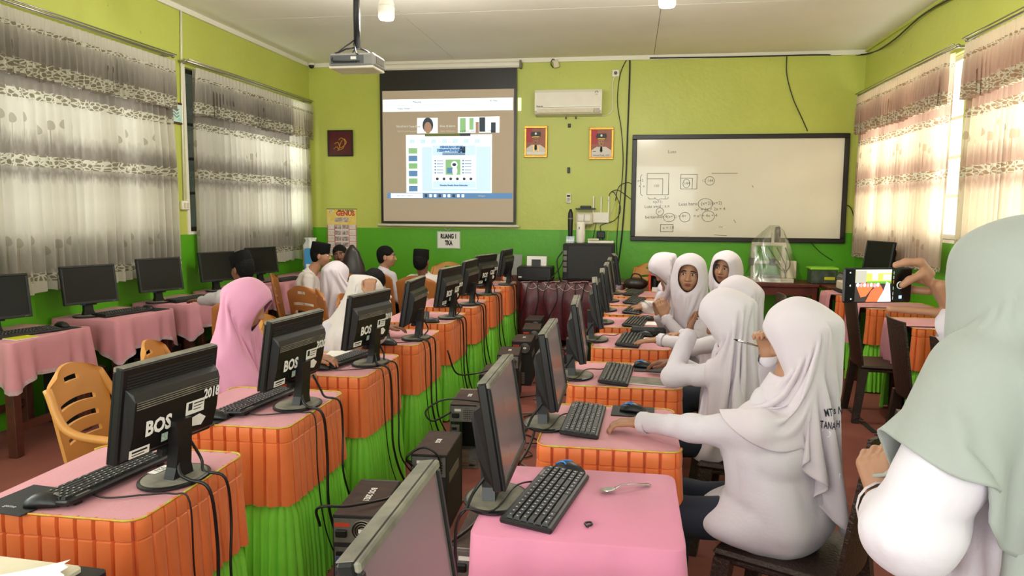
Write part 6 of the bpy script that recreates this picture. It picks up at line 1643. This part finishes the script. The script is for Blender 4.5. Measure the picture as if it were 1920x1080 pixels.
        if cov == 'cap':
            mt = Matrix([list(HR[0]) + [0], list(HR[1]) + [0], list(HR[2]) + [0], [0, 0, 0, 1]]).transposed()
            mt = Matrix.Translation(Vector(hd(0, -.012, .032))) @ mt @ Matrix.Rotation(math.radians(g('cap_tilt', -6)), 4, 'X')
            cp = MB().lathe([(.083 * hs, 0), (.084 * hs, .004), (.081 * hs, .095 * hs), (.078 * hs, .1 * hs), (.05 * hs, .094 * hs), (.001, .092 * hs)], 28, sx=1.0, sy=1.2, mtx=mt).build('cap', M['velvet'], root, True, 50)
        # shirt collar
        MB().tube([neck + rt * .06 * math.cos(t) + fw * (.06 * math.sin(t)) + up * (.012 + .014 * -math.sin(t)) for t in [2 * math.pi * i / 20 for i in range(21)]], .016, 8).build('collar', M[g('shirt', 'cloth_w')], shirt, True)
    return dict(root=root, veil=obj, shirt=shirt, body=body, neck=neck, hc=hc, toL=toL, hip=hip, arms=arms, up=up, fw=fw, rt=rt)
# ------------------------------------------------------------------ the people
PG = 'pupils seated at the computers'
def A(at, dir=(0, 1, 0), n=(0, 0, 1), **k): return dict(at=at, dir=dir, n=n, **k)
# girl with lettered veil, right foreground
P2 = person('girl in white uniform and lettered white veil seated nearest on the right, back to camera', (.55, 2.68, 0), 68, head=(.59, 2.70, 1.18), look=(10, 22, 0), lean=(0, .06), cloth_h=.009, hijab_h=.007,
            lhand=A((.06, 2.86, .80), (-1, .12, -.1), (0, 0, 1), curl=.55, hint=(.2, -.6, -.9)), rhand=A((.535, 2.93, 1.05), (-.2, -.05, .95), (.5, .85, 0), curl=1.0, hint=(.3, .6, -.9)),
            tail=.40, front=.2, side_cut=.70, front_cut=.8, bulk=1.3, fold=.9, nth=120, steps=130, group=PG, skin='skin', side_drop=.09)
P3 = person('girl in white veil bent forward, second on the right, elbow on the desk', (.58, 3.62, 0), 75, head=(.45, 3.56, 1.12), look=(5, 30, 0), lean=(0, .12), cloth_h=.010,
            lhand=A((.30, 3.74, 1.00), (.1, .6, .7), (-1, 0, .2), curl=.6, hint=(-.6, -.5, -1)), rhand=A((.25, 3.95, .82), (-1, .2, -.1), (0, 0, 1), curl=.4, hint=(.3, .6, -.6)),
            tail=.34, front=.26, group=PG, skin='skin_d', side_drop=.12, steps=90)
P4 = person('girl in white veil with one hand flat on the desk, third on the right', (.70, 4.5, 0), 80, head=(.62, 4.42, 1.105), look=(0, 20, 0), lean=(0, .08),
            lhand=A((.20, 4.62, .82), (-1, .05, -.12), (0, 0, 1), curl=.12, spread=.35, thumb=.1, hint=(.2, -.7, -.7)), rhand=A((.35, 4.85, .82), (-1, .2, -.1), (0, 0, 1), curl=.4), tail=.32, group=PG, steps=80, side_drop=.12)
P5 = person('girl in white veil looking straight at the camera, hands clasped, right row', (.56, 5.42, 0), 82, head=(.405, 5.18, 1.185), look=(88, 4, -3), lean=(0, .10), face_on=True, gaze=.3, fine=.0042, skin='skin',
            lhand=A((.25, 5.15, .88), (-.3, .25, .8), (-.2, -1, .1), curl=.35, hint=(.4, -.5, -1)), rhand=A((.22, 5.30, .86), (-.2, -.1, .9), (-.4, 1, .2), curl=.6, hint=(.3, .6, -1)), tail=.3, front=.3, side_drop=.14, group=PG, twist=25, steps=90)
P6 = person('girl in white veil peering round with parted lips, behind the right row', (.92, 6.25, 0), 90, head=(.74, 5.98, 1.165), look=(60, 2, -6), lean=(0, .14), face_on=True, gaze=.3, fine=.0045, skin='skin', group=PG, tail=.32, side_drop=.14, steps=80)
P7 = person('girl with head lowered, writing at the far end of the right row', (.46, 6.62, 0), 82, head=(.285, 6.28, 1.13), look=(20, 48, 10), lean=(0, .16), shirt='cloth_c', veil='hijab_w', group=PG,
            lhand=A((.14, 6.3, .80), (-1, .1, -.2), (0, 0, 1), curl=.7), rhand=A((.12, 6.42, .80), (-1, -.1, -.2), (0, 0, 1), curl=.8), tail=.3, side_drop=.14, steps=80)
# left side
P8 = person('girl under a long pink veil seated at the left aisle desks, back to camera', (-2.1, 3.52, 0), -70, head=(-1.94, 3.56, 1.12), look=(-12, 28, 0), lean=(0, .10), veil='hijab_p', shirt='cloth_w', tail=.66, front=.55, side_drop=.62, excess=.25, flare=1.35, group=PG,
            lhand=A((-1.68, 3.75, .82), (1, .1, -.1), (0, 0, 1)), rhand=A((-1.68, 3.45, .82), (1, .1, -.1), (0, 0, 1)))
P9 = person('boy in black cap reaching over the left wall desk, seen from behind', (-3.15, 5.72, 0), 40, head=(-3.15, 5.72, 1.105), look=(25, 8, 0), lean=(0, .05), cover='cap', skin='skin_d', skirt=False, group=PG, cap_tilt=-18,
            lhand=A((-3.72, 6.0, .79), (-1, .2, 0), (0, 0, 1), curl=.3, hint=(-.4, -.9, -.5)), rhand=A((-3.35, 6.2, .82), (-.6, .8, 0), (0, 0, 1)), shirt='cloth_w')
P10 = person('boy in black cap in profile, facing right, by the blue folder', (-3.34, 7.35, 0), -70, head=(-3.185, 7.4, 1.115), look=(-7, 4, 0), lean=(0, .04), cover='cap', skin='skin', face_on=True, fine=.0045, skirt=False, group=PG, shirt='cloth_c', tunic=False)
P11 = person('boy with short hair peeking over a white shoulder below the calendar', (-3.28, 8.22, 0), -165, head=(-3.215, 8.0, 1.08), look=(-5, 0, 14), lean=(0, .08), cover='hair', skin='skin_d', face_on=True, fine=.0045, skirt=False, group=PG, shirt='cloth_c')
P12 = person('child in white veil seen from behind, leaning between the boys', (-2.64, 6.55, 0), -20, head=(-2.68, 6.55, .985), look=(0, 25, 0), lean=(0, .06), torso=.32, group=PG, tail=.34, steps=80)
P13 = person('girl in cream veil bowing over the left aisle desk, fist at her temple', (-1.98, 4.46, 0), -75, head=(-1.70, 4.62, 1.045), look=(0, 58, 0), lean=(0, .24), veil='cloth_c', shirt='cloth_w', group=PG,
             rhand=A((-1.545, 4.31, 1.075), (-.1, .25, 1.0), (.1, -1, .2), curl=.95, hint=(.8, -.3, -1)), lhand=A((-1.62, 4.78, .82), (1, .2, 0), (0, 0, 1)), tail=.42, front=.2, side_drop=.16, steps=90)
P13b = person('boy with bowed dark head just behind the raised fist', (-2.32, 6.1, 0), -60, head=(-2.13, 6.0, .985), look=(0, 60, 0), lean=(0, .24), cover='hair', skirt=False, shirt='cloth_c', group=PG)
P14 = person('bareheaded boy turned right in profile under the paper sign side', (-2.72, 7.95, 0), -30, head=(-2.665, 7.98, 1.075), look=(-52, 2, 0), lean=(0, .02), torso=.38, cover='hair', face_on=True, fine=.0045, skirt=False, shirt='cloth_w', group=PG, tunic=False)
P15 = person('boy in a tall black cap seen squarely from behind', (-2.16, 7.68, 0), -3, head=(-2.178, 7.66, 1.045), look=(0, 4, 0), lean=(0, .03), torso=.36, cover='cap', skin='skin_d', skirt=False, shirt='cloth_c', group=PG, tunic=False, cap_tilt=-4)
# woman filming, right foreground
P1 = person('woman in grey-green veil and white blouse filming with a phone, right foreground', (.76, 1.36, 0), 18, stand=True, seat=.76, torso=.50, scale=1.05, head=(.675, 1.42, 1.475), look=(8, 6, 0), lean=(0, .03), veil='hijab_g', shirt='cloth_w', skin='skin',
            rhand=A((.708, 1.735, 1.378), (-.45, .1, .85), (.9, -.1, .4), hint=(.8, 0, -1), chains=[
                [(.652, 1.752, 1.482), (.628, 1.748, 1.508), (.600, 1.752, 1.507), (.580, 1.754, 1.500)],
                [(.655, 1.756, 1.462), (.632, 1.744, 1.482), (.608, 1.748, 1.468), (.596, 1.752, 1.456)],
                [(.660, 1.780, 1.462), (.625, 1.800, 1.470), (.590, 1.792, 1.458), (.572, 1.785, 1.450)],
                [(.665, 1.790, 1.440), (.632, 1.806, 1.442), (.602, 1.796, 1.432), (.588, 1.790, 1.428)],
                [(.694, 1.738, 1.398), (.660, 1.740, 1.400), (.612, 1.752, 1.401), (.572, 1.752, 1.403)]]),
            lhand=A((.505, 1.50, 1.04), (-.12, .45, .85), (-.75, -.6, .2), curl=1.2, hint=(-.7, -.7, -1), thumb=.9),
            cloth_h=.009, hijab_h=.0065, hand_h=.0036, tail=.46, front=.3, bulk=1.1, sleeve=1.18, side_drop=.13, nth=120, side_cut=.9, fold=1.5, excess=.55, steps=130)
ph = empty('smartphone', (.543, 1.752, 1.455), math.radians(17), 'black smartphone held up sideways, its screen showing the classroom', 'phone')
MB().rbox(-.082, .082, -.0045, .0045, -.039, .039, .004).build('case', M['black'], ph)
MB().box(-.079, .079, -.0052, -.0045, -.036, .036).build('glass', mat('phone_glass', '0a0a0b', .1), ph)
def pe(n, c, e=.8): return mat('phone_' + n, c, .3, emit=c, estr=e)
def prc(n, m_, x0, x1, z0, z1, d=.0056): return MB().box(x0, x1, -d, -d + .0003, z0, z1).build(n, m_, ph)
prc('picture_wall', pe('lime', 'a8bc4a'), -.056, .030, .006, .035); prc('picture_ceiling', pe('ceiling', 'c9c8bc'), -.056, .030, .027, .035, .0058)
prc('picture_floor', pe('dark', '3a3230', .3), -.056, .030, -.036, .008, .0057); prc('picture_curtain', pe('curtain', '9a958a'), -.056, -.030, .006, .033, .0059)
prc('picture_screen', pe('screen', 'e8f4ff'), -.016, -.003, .012, .028, .006); prc('picture_board', pe('board', 'e4e2d4'), .010, .029, .012, .024, .006); prc('picture_green', pe('green', '5fa032', .5), -.028, .030, .004, .009, .006)
q = MB(); q.prism([(-.052, -.005), (-.04, .006), (-.008, .004), (-.03, -.024), (-.042, -.026)], 0, .0004, frame_mtx((0, -.0062, 0), (1, 0, 0), (0, 0, 1))); q.build('picture_desks_left', pe('orange', 'd8663a'), ph)
q = MB(); q.prism([(-.03, -.036), (-.018, -.012), (.002, .004), (.012, -.012), (.006, -.036)], 0, .0004, frame_mtx((0, -.0062, 0), (1, 0, 0), (0, 0, 1))); q.build('picture_desks_right', pe('orange2', 'd9603a'), ph)
q = MB(); q.prism([(-.002, -.036), (.012, -.012), (.018, .008), (.026, .004), (.030, -.036)], 0, .0004, frame_mtx((0, -.0066, 0), (1, 0, 0), (0, 0, 1))); q.build('picture_pupils', pe('white', 'e6e2ee'), ph)
for k in range(7): MB().ellip((-.05 + k * .008, -.0064, .001 - .001 * (k % 2)), (.004, .0004, .005), 8, 6).build('picture_head', pe('pinkw', 'c890a0') if k % 2 else pe('white', 'e6e2ee'), ph, True)
MB().tube([(.052 + .0075 * math.cos(t), -.0058, .0 + .0075 * math.sin(t)) for t in [2 * math.pi * i / 20 for i in range(21)]], .0012, 5).build('shutter_button', M['ink'], ph, True)
for k, zz in enumerate((.028, .018, .008, -.006, -.018, -.028)): prc('zoom_mark', M['orange_acc'] if k == 2 else M['ink'], .035, .0362, zz - .004, zz + .003)
prc('gallery_thumb', pe('thumb', 'a8d0f0'), .050, .057, -.03, -.023); prc('camera_icon', M['ink'], -.070, -.067, .027, .030); prc('mode_icon', M['ink'], -.069, -.066, -.002, .002); prc('flash_icon', M['ink'], -.066, -.063, -.031, -.028)

def project(vs, fs, target, mtx, direction, off=.003, lift=.25):
    """lay flat shapes onto a cloth surface along a direction (all in the figure's own space)"""
    me = target.data
    bvh = BVHTree.FromPolygons([v.co.copy() for v in me.vertices], [tuple(p.vertices) for p in me.polygons])
    d = Vector(direction).normalized(); out = []
    for v in vs:
        p = mtx @ Vector((v[0], v[1], 0)); h = bvh.ray_cast(p - d * lift, d)
        out.append((h[0] - d * off) if h[0] is not None else None)
    ok = [f for f in fs if all(out[i] is not None for i in f)]
    return MB().add([p if p is not None else (0, 0, 0) for p in out], ok)
def lay_text(P, body, size, at, right, up, direction, material, sxx=1.0, bold=.001, arc=0.0):
    """at/right/up/direction in world space; letters follow the veil"""
    vs, fs = text_mesh(body, size, bold)
    if arc: vs = [(math.sin(v[0] * arc) * (1 / arc + v[1]), math.cos(v[0] * arc) * (1 / arc + v[1]) - 1 / arc, 0) for v in vs]
    R = P['root'].rotation_euler.z; inv = Matrix.Rotation(-R, 3, 'Z')
    m_ = frame_mtx(Vector(P['toL'](at)), inv @ Vector(right), inv @ Vector(up))
    me = P['veil'].data; d = (inv @ Vector(direction)).normalized()
    bvh = BVHTree.FromPolygons([v.co.copy() for v in me.vertices], [tuple(p.vertices) for p in me.polygons])
    # each letter lies stiffly on the cloth where its middle touches
    w0 = min(v[0] for v in vs); w1 = max(v[0] for v in vs); pen = w0; mb = MB(); tot = (w1 - w0)
    cw = {c: (max(q[0] for q in text_mesh(c, size, bold)[0]) - min(q[0] for q in text_mesh(c, size, bold)[0])) if c != ' ' else size * .3 for c in set(body)}
    full = sum(cw[c] + size * .06 for c in body); x = -full / 2 * sxx
    for c in body:
        w = cw[c] * sxx; xm = x + w / 2; x += w + size * .06 * sxx
        if c == ' ': continue
        lv, lf = text_mesh(c, size, bold); th = xm * arc
        px, py = (math.sin(th) / arc, (math.cos(th) - 1) / arc) if arc else (xm, 0)
        best = None
        for dx in (-.4, 0, .4):
            h = bvh.ray_cast(m_ @ Vector((px + dx * w, py, 0)) - d * .25, d)
            if h[0] is not None:
                t = (h[0] - (m_ @ Vector((px + dx * w, py, 0)))).dot(d); best = t if best is None else min(best, t)
        if best is None: continue
        ca, sa = math.cos(-th), math.sin(-th)
        mb.add([m_ @ Vector((px + q[0] * sxx * ca - q[1] * sa, py + q[0] * sxx * sa + q[1] * ca, 0)) + d * (best - .006) for q in lv], lf)
    return mb.build('lettering', material, P['veil'])
view = Vector((.70, 2.5, 1.0)) - Vector((0, 0, 1.62)); view.z *= .6
rgt = Vector((view.y, -view.x, 0)).normalized()
lay_text(P2, 'MTs NEGERI', .036, (.695, 2.52, .958), rgt, (0, 0, 1), view, M['navyink'], .52, .0008, 6.0)
lay_text(P2, 'TANAH DATAR', .034, (.695, 2.52, .910), rgt, (0, 0, 1), view, M['navyink'], .48, .0008)
def embroidery(P, c, size, seed):
    r = random.Random(seed); R = P['root'].rotation_euler.z; inv = Matrix.Rotation(-R, 3, 'Z')
    m_ = frame_mtx(Vector(P['toL'](c)), inv @ rgt, inv @ Vector((0, 0, 1)))
    me = P['veil'].data; bvh = BVHTree.FromPolygons([v.co.copy() for v in me.vertices], [tuple(p.vertices) for p in me.polygons]); d = (inv @ view).normalized()
    mb = MB()
    for k in range(12):
        x0, y0 = r.uniform(-size, size), r.uniform(-size * .6, size * .6) - 0; a0 = r.uniform(0, 6.28); pts = []
        for t in range(14):
            rad = size * .28 * (1 - t / 16); p = m_ @ Vector((x0 + rad * math.cos(a0 + t * .5), y0 + rad * math.sin(a0 + t * .5), 0))
            h = bvh.ray_cast(p - d * .25, d)
            if h[0] is not None: pts.append(h[0] - d * .0015)
        if len(pts) > 3 and max((pts[i + 1] - pts[i]).length for i in range(len(pts) - 1)) < .04: mb.tube(pts, .0018, 4)
    if mb.v: mb.build('embroidery', M['embroid'], P['veil'], True)
embroidery(P2, (.66, 2.42, .90), .07, 1); embroidery(P2, (.74, 2.4, .76), .06, 2)
# pen in the hand of the girl with lettered veil
pn = empty('pen', (.50, 2.95, 1.10), 0, 'silver pen held up by the girl with lettered veil', 'pen')
MB().cyl((-.085, -.03, .022), (.02, .01, -.01), .0045, 8).build('barrel', M['silver'], pn, True); MB().cyl((-.085, -.03, .022), (-.10, -.036, .027), .0045, 8, .001).build('tip', M['black'], pn, True)
# ------------------------------------------------------------------ cables on and under the desks
rc_ = random.Random(4)
for i, yf in enumerate(LFAR):
    x, y = LXC[i], LYC[i]; xe = LX1 + .015
    yp = y + rc_.uniform(-.04, .04); ye = min(y + rc_.uniform(.05, .16), yf - .05)
    cable('monitor_cable', [(x + .06, yp + .06, .87), (x + .085, yp + .08, .80), (xe - .03, ye - .02, .765), (xe + .03, ye, .74), (xe + .035, ye + .02, .60), (xe + .045, ye - .01, .42), (xe + .06, ye + rc_.uniform(-.06, .1), .22), (xe + .12, ye + rc_.uniform(-.02, .12), .03)], .005, 'black video cable falling over the edge of the %s left aisle desk' % ORD[i])
    yq = y - rc_.uniform(.04, .09)
    cable('power_cable', [(x + .05, y - .01, .86), (x + .07, y - .04, .79), (xe - .03, yq, .768), (xe + .032, yq + .01, .735), (xe + .04, yq + .03, .55), (xe + .05, yq + .02, .3), (xe + .1, yq + .08, .08), (xe + .2, yq + .15, .012)], .006, 'thick black power cord hanging from the %s left aisle desk' % ORD[i])
    ym = y - rc_.uniform(.14, .2)
    cable('mouse_cable', [(-1.60, ym - .02, .77), (-1.52, ym - .03, .757), (-1.42, ym + .01, .757), (xe - .02, ym + .02, .762), (xe + .028, ym + .03, .735), (xe + .035, ym + .03, .5), (xe + .05, ym + .06, .25), (xe + .09, ym + .12, .04)], .0028, 'thin mouse cord draped over the %s left aisle desk' % ORD[i])
for i, (x, y, a, lab) in enumerate(RM[1:8]):
    cable('monitor_cable', [(x - .04, y - .03, .86), (x - .085, y - .06, .80), (x - .10, y - .1, .765), (x - .13, y - .11, .70), (x - .14, y - .05, .45), (x - .17, y + .1, .15), (x - .26, y + .25, .015)], .005, 'black cable hanging into the aisle behind the %s right-row screen' % ORD[i])
    if i < 4: cable('keyboard_cable', [(x + .13, y + .2, .765), (x + .10, y + .17, .758), (x + .02, y + .08, .772), (x - .02, y - .11, .765), (x - .11, y - .13, .762), (x - .135, y - .1, .6), (x - .15, y, .3)], .0028, 'thin keyboard cord round the stand of the %s right-row screen' % ORD[i])
for k in range(9):
    yy = 4.0 + k * .55; a = rc_.uniform(0, 6.28)
    cable('floor_cable', [(-.80 + .1 * math.cos(a), yy, .008), (-.68 + .08 * math.sin(a * 2), yy + .15, .012), (-.74, yy + .32, .03), (-.62 + .06 * math.cos(a * 3), yy + .42, .012), (-.70, yy + .6, .008), (-.78, yy + .5, .01)], .005, 'tangled cable on the aisle floor, %s loop from the front' % ORD[k], 'black' if k % 3 else 'dusty')
cable('floor_cable', [(-.92, 3.75, .01), (-.85, 3.95, .01), (-.7, 4.0, .01), (-.55, 4.2, .01)], .006, 'grey cable crossing the aisle beside the second tower', 'dusty')
cable('floor_cable', [(-.62, 2.5, .42), (-.56, 2.66, .43), (-.55, 2.9, .43), (-.45, 3.3, .5), (-.42, 3.5, .6)], .007, 'black cable trailing over the grey tower by the rose desk')
cable('power_cable', [(-1.2, 2.72, .35), (-1.18, 2.66, .45), (-1.08, 2.72, .44), (-.97, 2.85, .425), (-.93, 3.0, .40), (-.90, 3.1, .28)], .006, 'black cord lying over the nearest tower top')
cable('power_cable', [(-1.03, 3.43, .36), (-1.04, 3.38, .42), (-.97, 3.42, .46), (-.9, 3.43, .42), (-.89, 3.44, .33)], .006, 'black cord looped over the second tower')
cable('power_cable', [(-1.07, 4.4, .36), (-1.16, 4.3, .33), (-1.2, 4.3, .39), (-1.1, 4.36, .45), (-.93, 4.4, .44), (-.88, 4.5, .4)], .006, 'black cord looped round the open silver tower')
cable('power_cable', [(-1.25, 5.05, .62), (-1.2, 5.1, .45), (-1.1, 5.22, .42), (-.95, 5.24, .45), (-.9, 5.27, .38)], .006, 'black cord arching to the fourth tower')
for k in range(7):
    x0 = -1.22 + k * .11
    cable('hanging_cable', [(x0 + .1, 8.62 + .02, .755), (x0 + .06, 8.615, .74), (x0 + .02 + .05 * (k % 2), 8.60, .55), (x0 - .03 + .06 * (k % 3), 8.59, .3), (x0 + .08, 8.57, .05)], .005, 'black cable dangling down the maroon cloth, %s from the left' % ORD[k])
cable('hanging_cable', [(-.8, 9.02, 1.1), (-.86, 8.98, 1.0), (-.84, 8.95, .85), (-.8, 8.85, .757), (-.7, 8.7, .757)], .008, 'bundle of black cables beside the cabinet')
cable('hanging_cable', [(-.79, 9.03, 1.0), (-.83, 8.95, .9), (-.95, 8.8, .757), (-1.0, 8.68, .757)], .006, 'black cable bowing from the cabinet towards the printer')
# black tape strips on the floor at right
for k in range(5):
    y = 6.5 - k * .34
    o = MB().box(-.022, .022, -.15, .15, .0005, .003).build('floor_tape', M['black_matte'], None, loc=(1.80 + .004 * (k % 2), y, 0), rot=(0, 0, .02 * (-1) ** k)); tag(o, 'strip of black tape on the carpet, %s from the back' % ORD[k], 'tape', 'black floor tape strips')
# box file and plastic bag on the last wall desk
bf = empty('box_file', (-4.08, 9.1, .752), math.radians(20), 'bright blue box file standing at the end of the wall desks', 'box file')
MB().rbox(-.05, .05, -.13, .13, 0, .33, .004).build('box', M['bluefile'], bf); MB().box(.0505, .052, -.05, .05, .06, .16).build('spine_label', M['paper'], bf); MB().box(-.03, .03, -.1315, -.1305, .05, .14).build('end_label', M['paper'], bf)
bgp = empty('plastic_bag', (-4.16, 9.34, .752), 0, 'crumpled white plastic bag beside the blue box file', 'bag')
rings = []
for zz, r_ in ((.0, .06), (.1, .1), (.25, .11), (.36, .1), (.42, .06), (.46, .08)):
    rings.append([(r_ * (1 + .18 * math.sin(5 * t + 20 * zz)) * math.cos(t), r_ * .9 * (1 + .15 * math.sin(7 * t + 14 * zz)) * math.sin(t), zz) for t in [2 * math.pi * i / 30 for i in range(30)]])
MB().loft(rings).build('bag', mat('white_polythene', 'e4e4de', .35), bgp, True)
# foreground box at the bottom left
draped_desk(-1.9, -1.06, .72, 1.46, 'pink covered desk at the bottom left corner carrying the pale box', .24, 44, 'pink')
fb_ = empty('flat_white_box', (-1.5, 1.2, .752), math.radians(-3), 'flat pale device with black rim cut by the bottom left corner', 'box')
MB().rbox(-.38, .385, -.24, .215, 0, .085, .006).build('base', M['black'], fb_); MB().rbox(-.38, .345, -.24, .19, .08, .1, .006).build('lid', M['offwhite'], fb_)
o = empty('paper_sheet', (-1.18, 1.22, .854), math.radians(30), 'torn white sheet on the pale box at the bottom left', 'paper')
mb = MB(); mb.grid(lambda u, v: ((u - .5) * .16 + .006 * math.sin(v * 40), (v - .5) * .22, .003 + .012 * u * u), 8, 12); mb.build('sheet', M['paper'], o, True)
cable('box_cable', [(-1.75, 1.34, .859), (-1.5, 1.345, .859), (-1.36, 1.29, .859), (-1.33, 1.22, .859), (-1.4, 1.15, .859), (-1.6, 1.1, .859)], .006, 'black cable curled on the pale box at the bottom left', 'black')
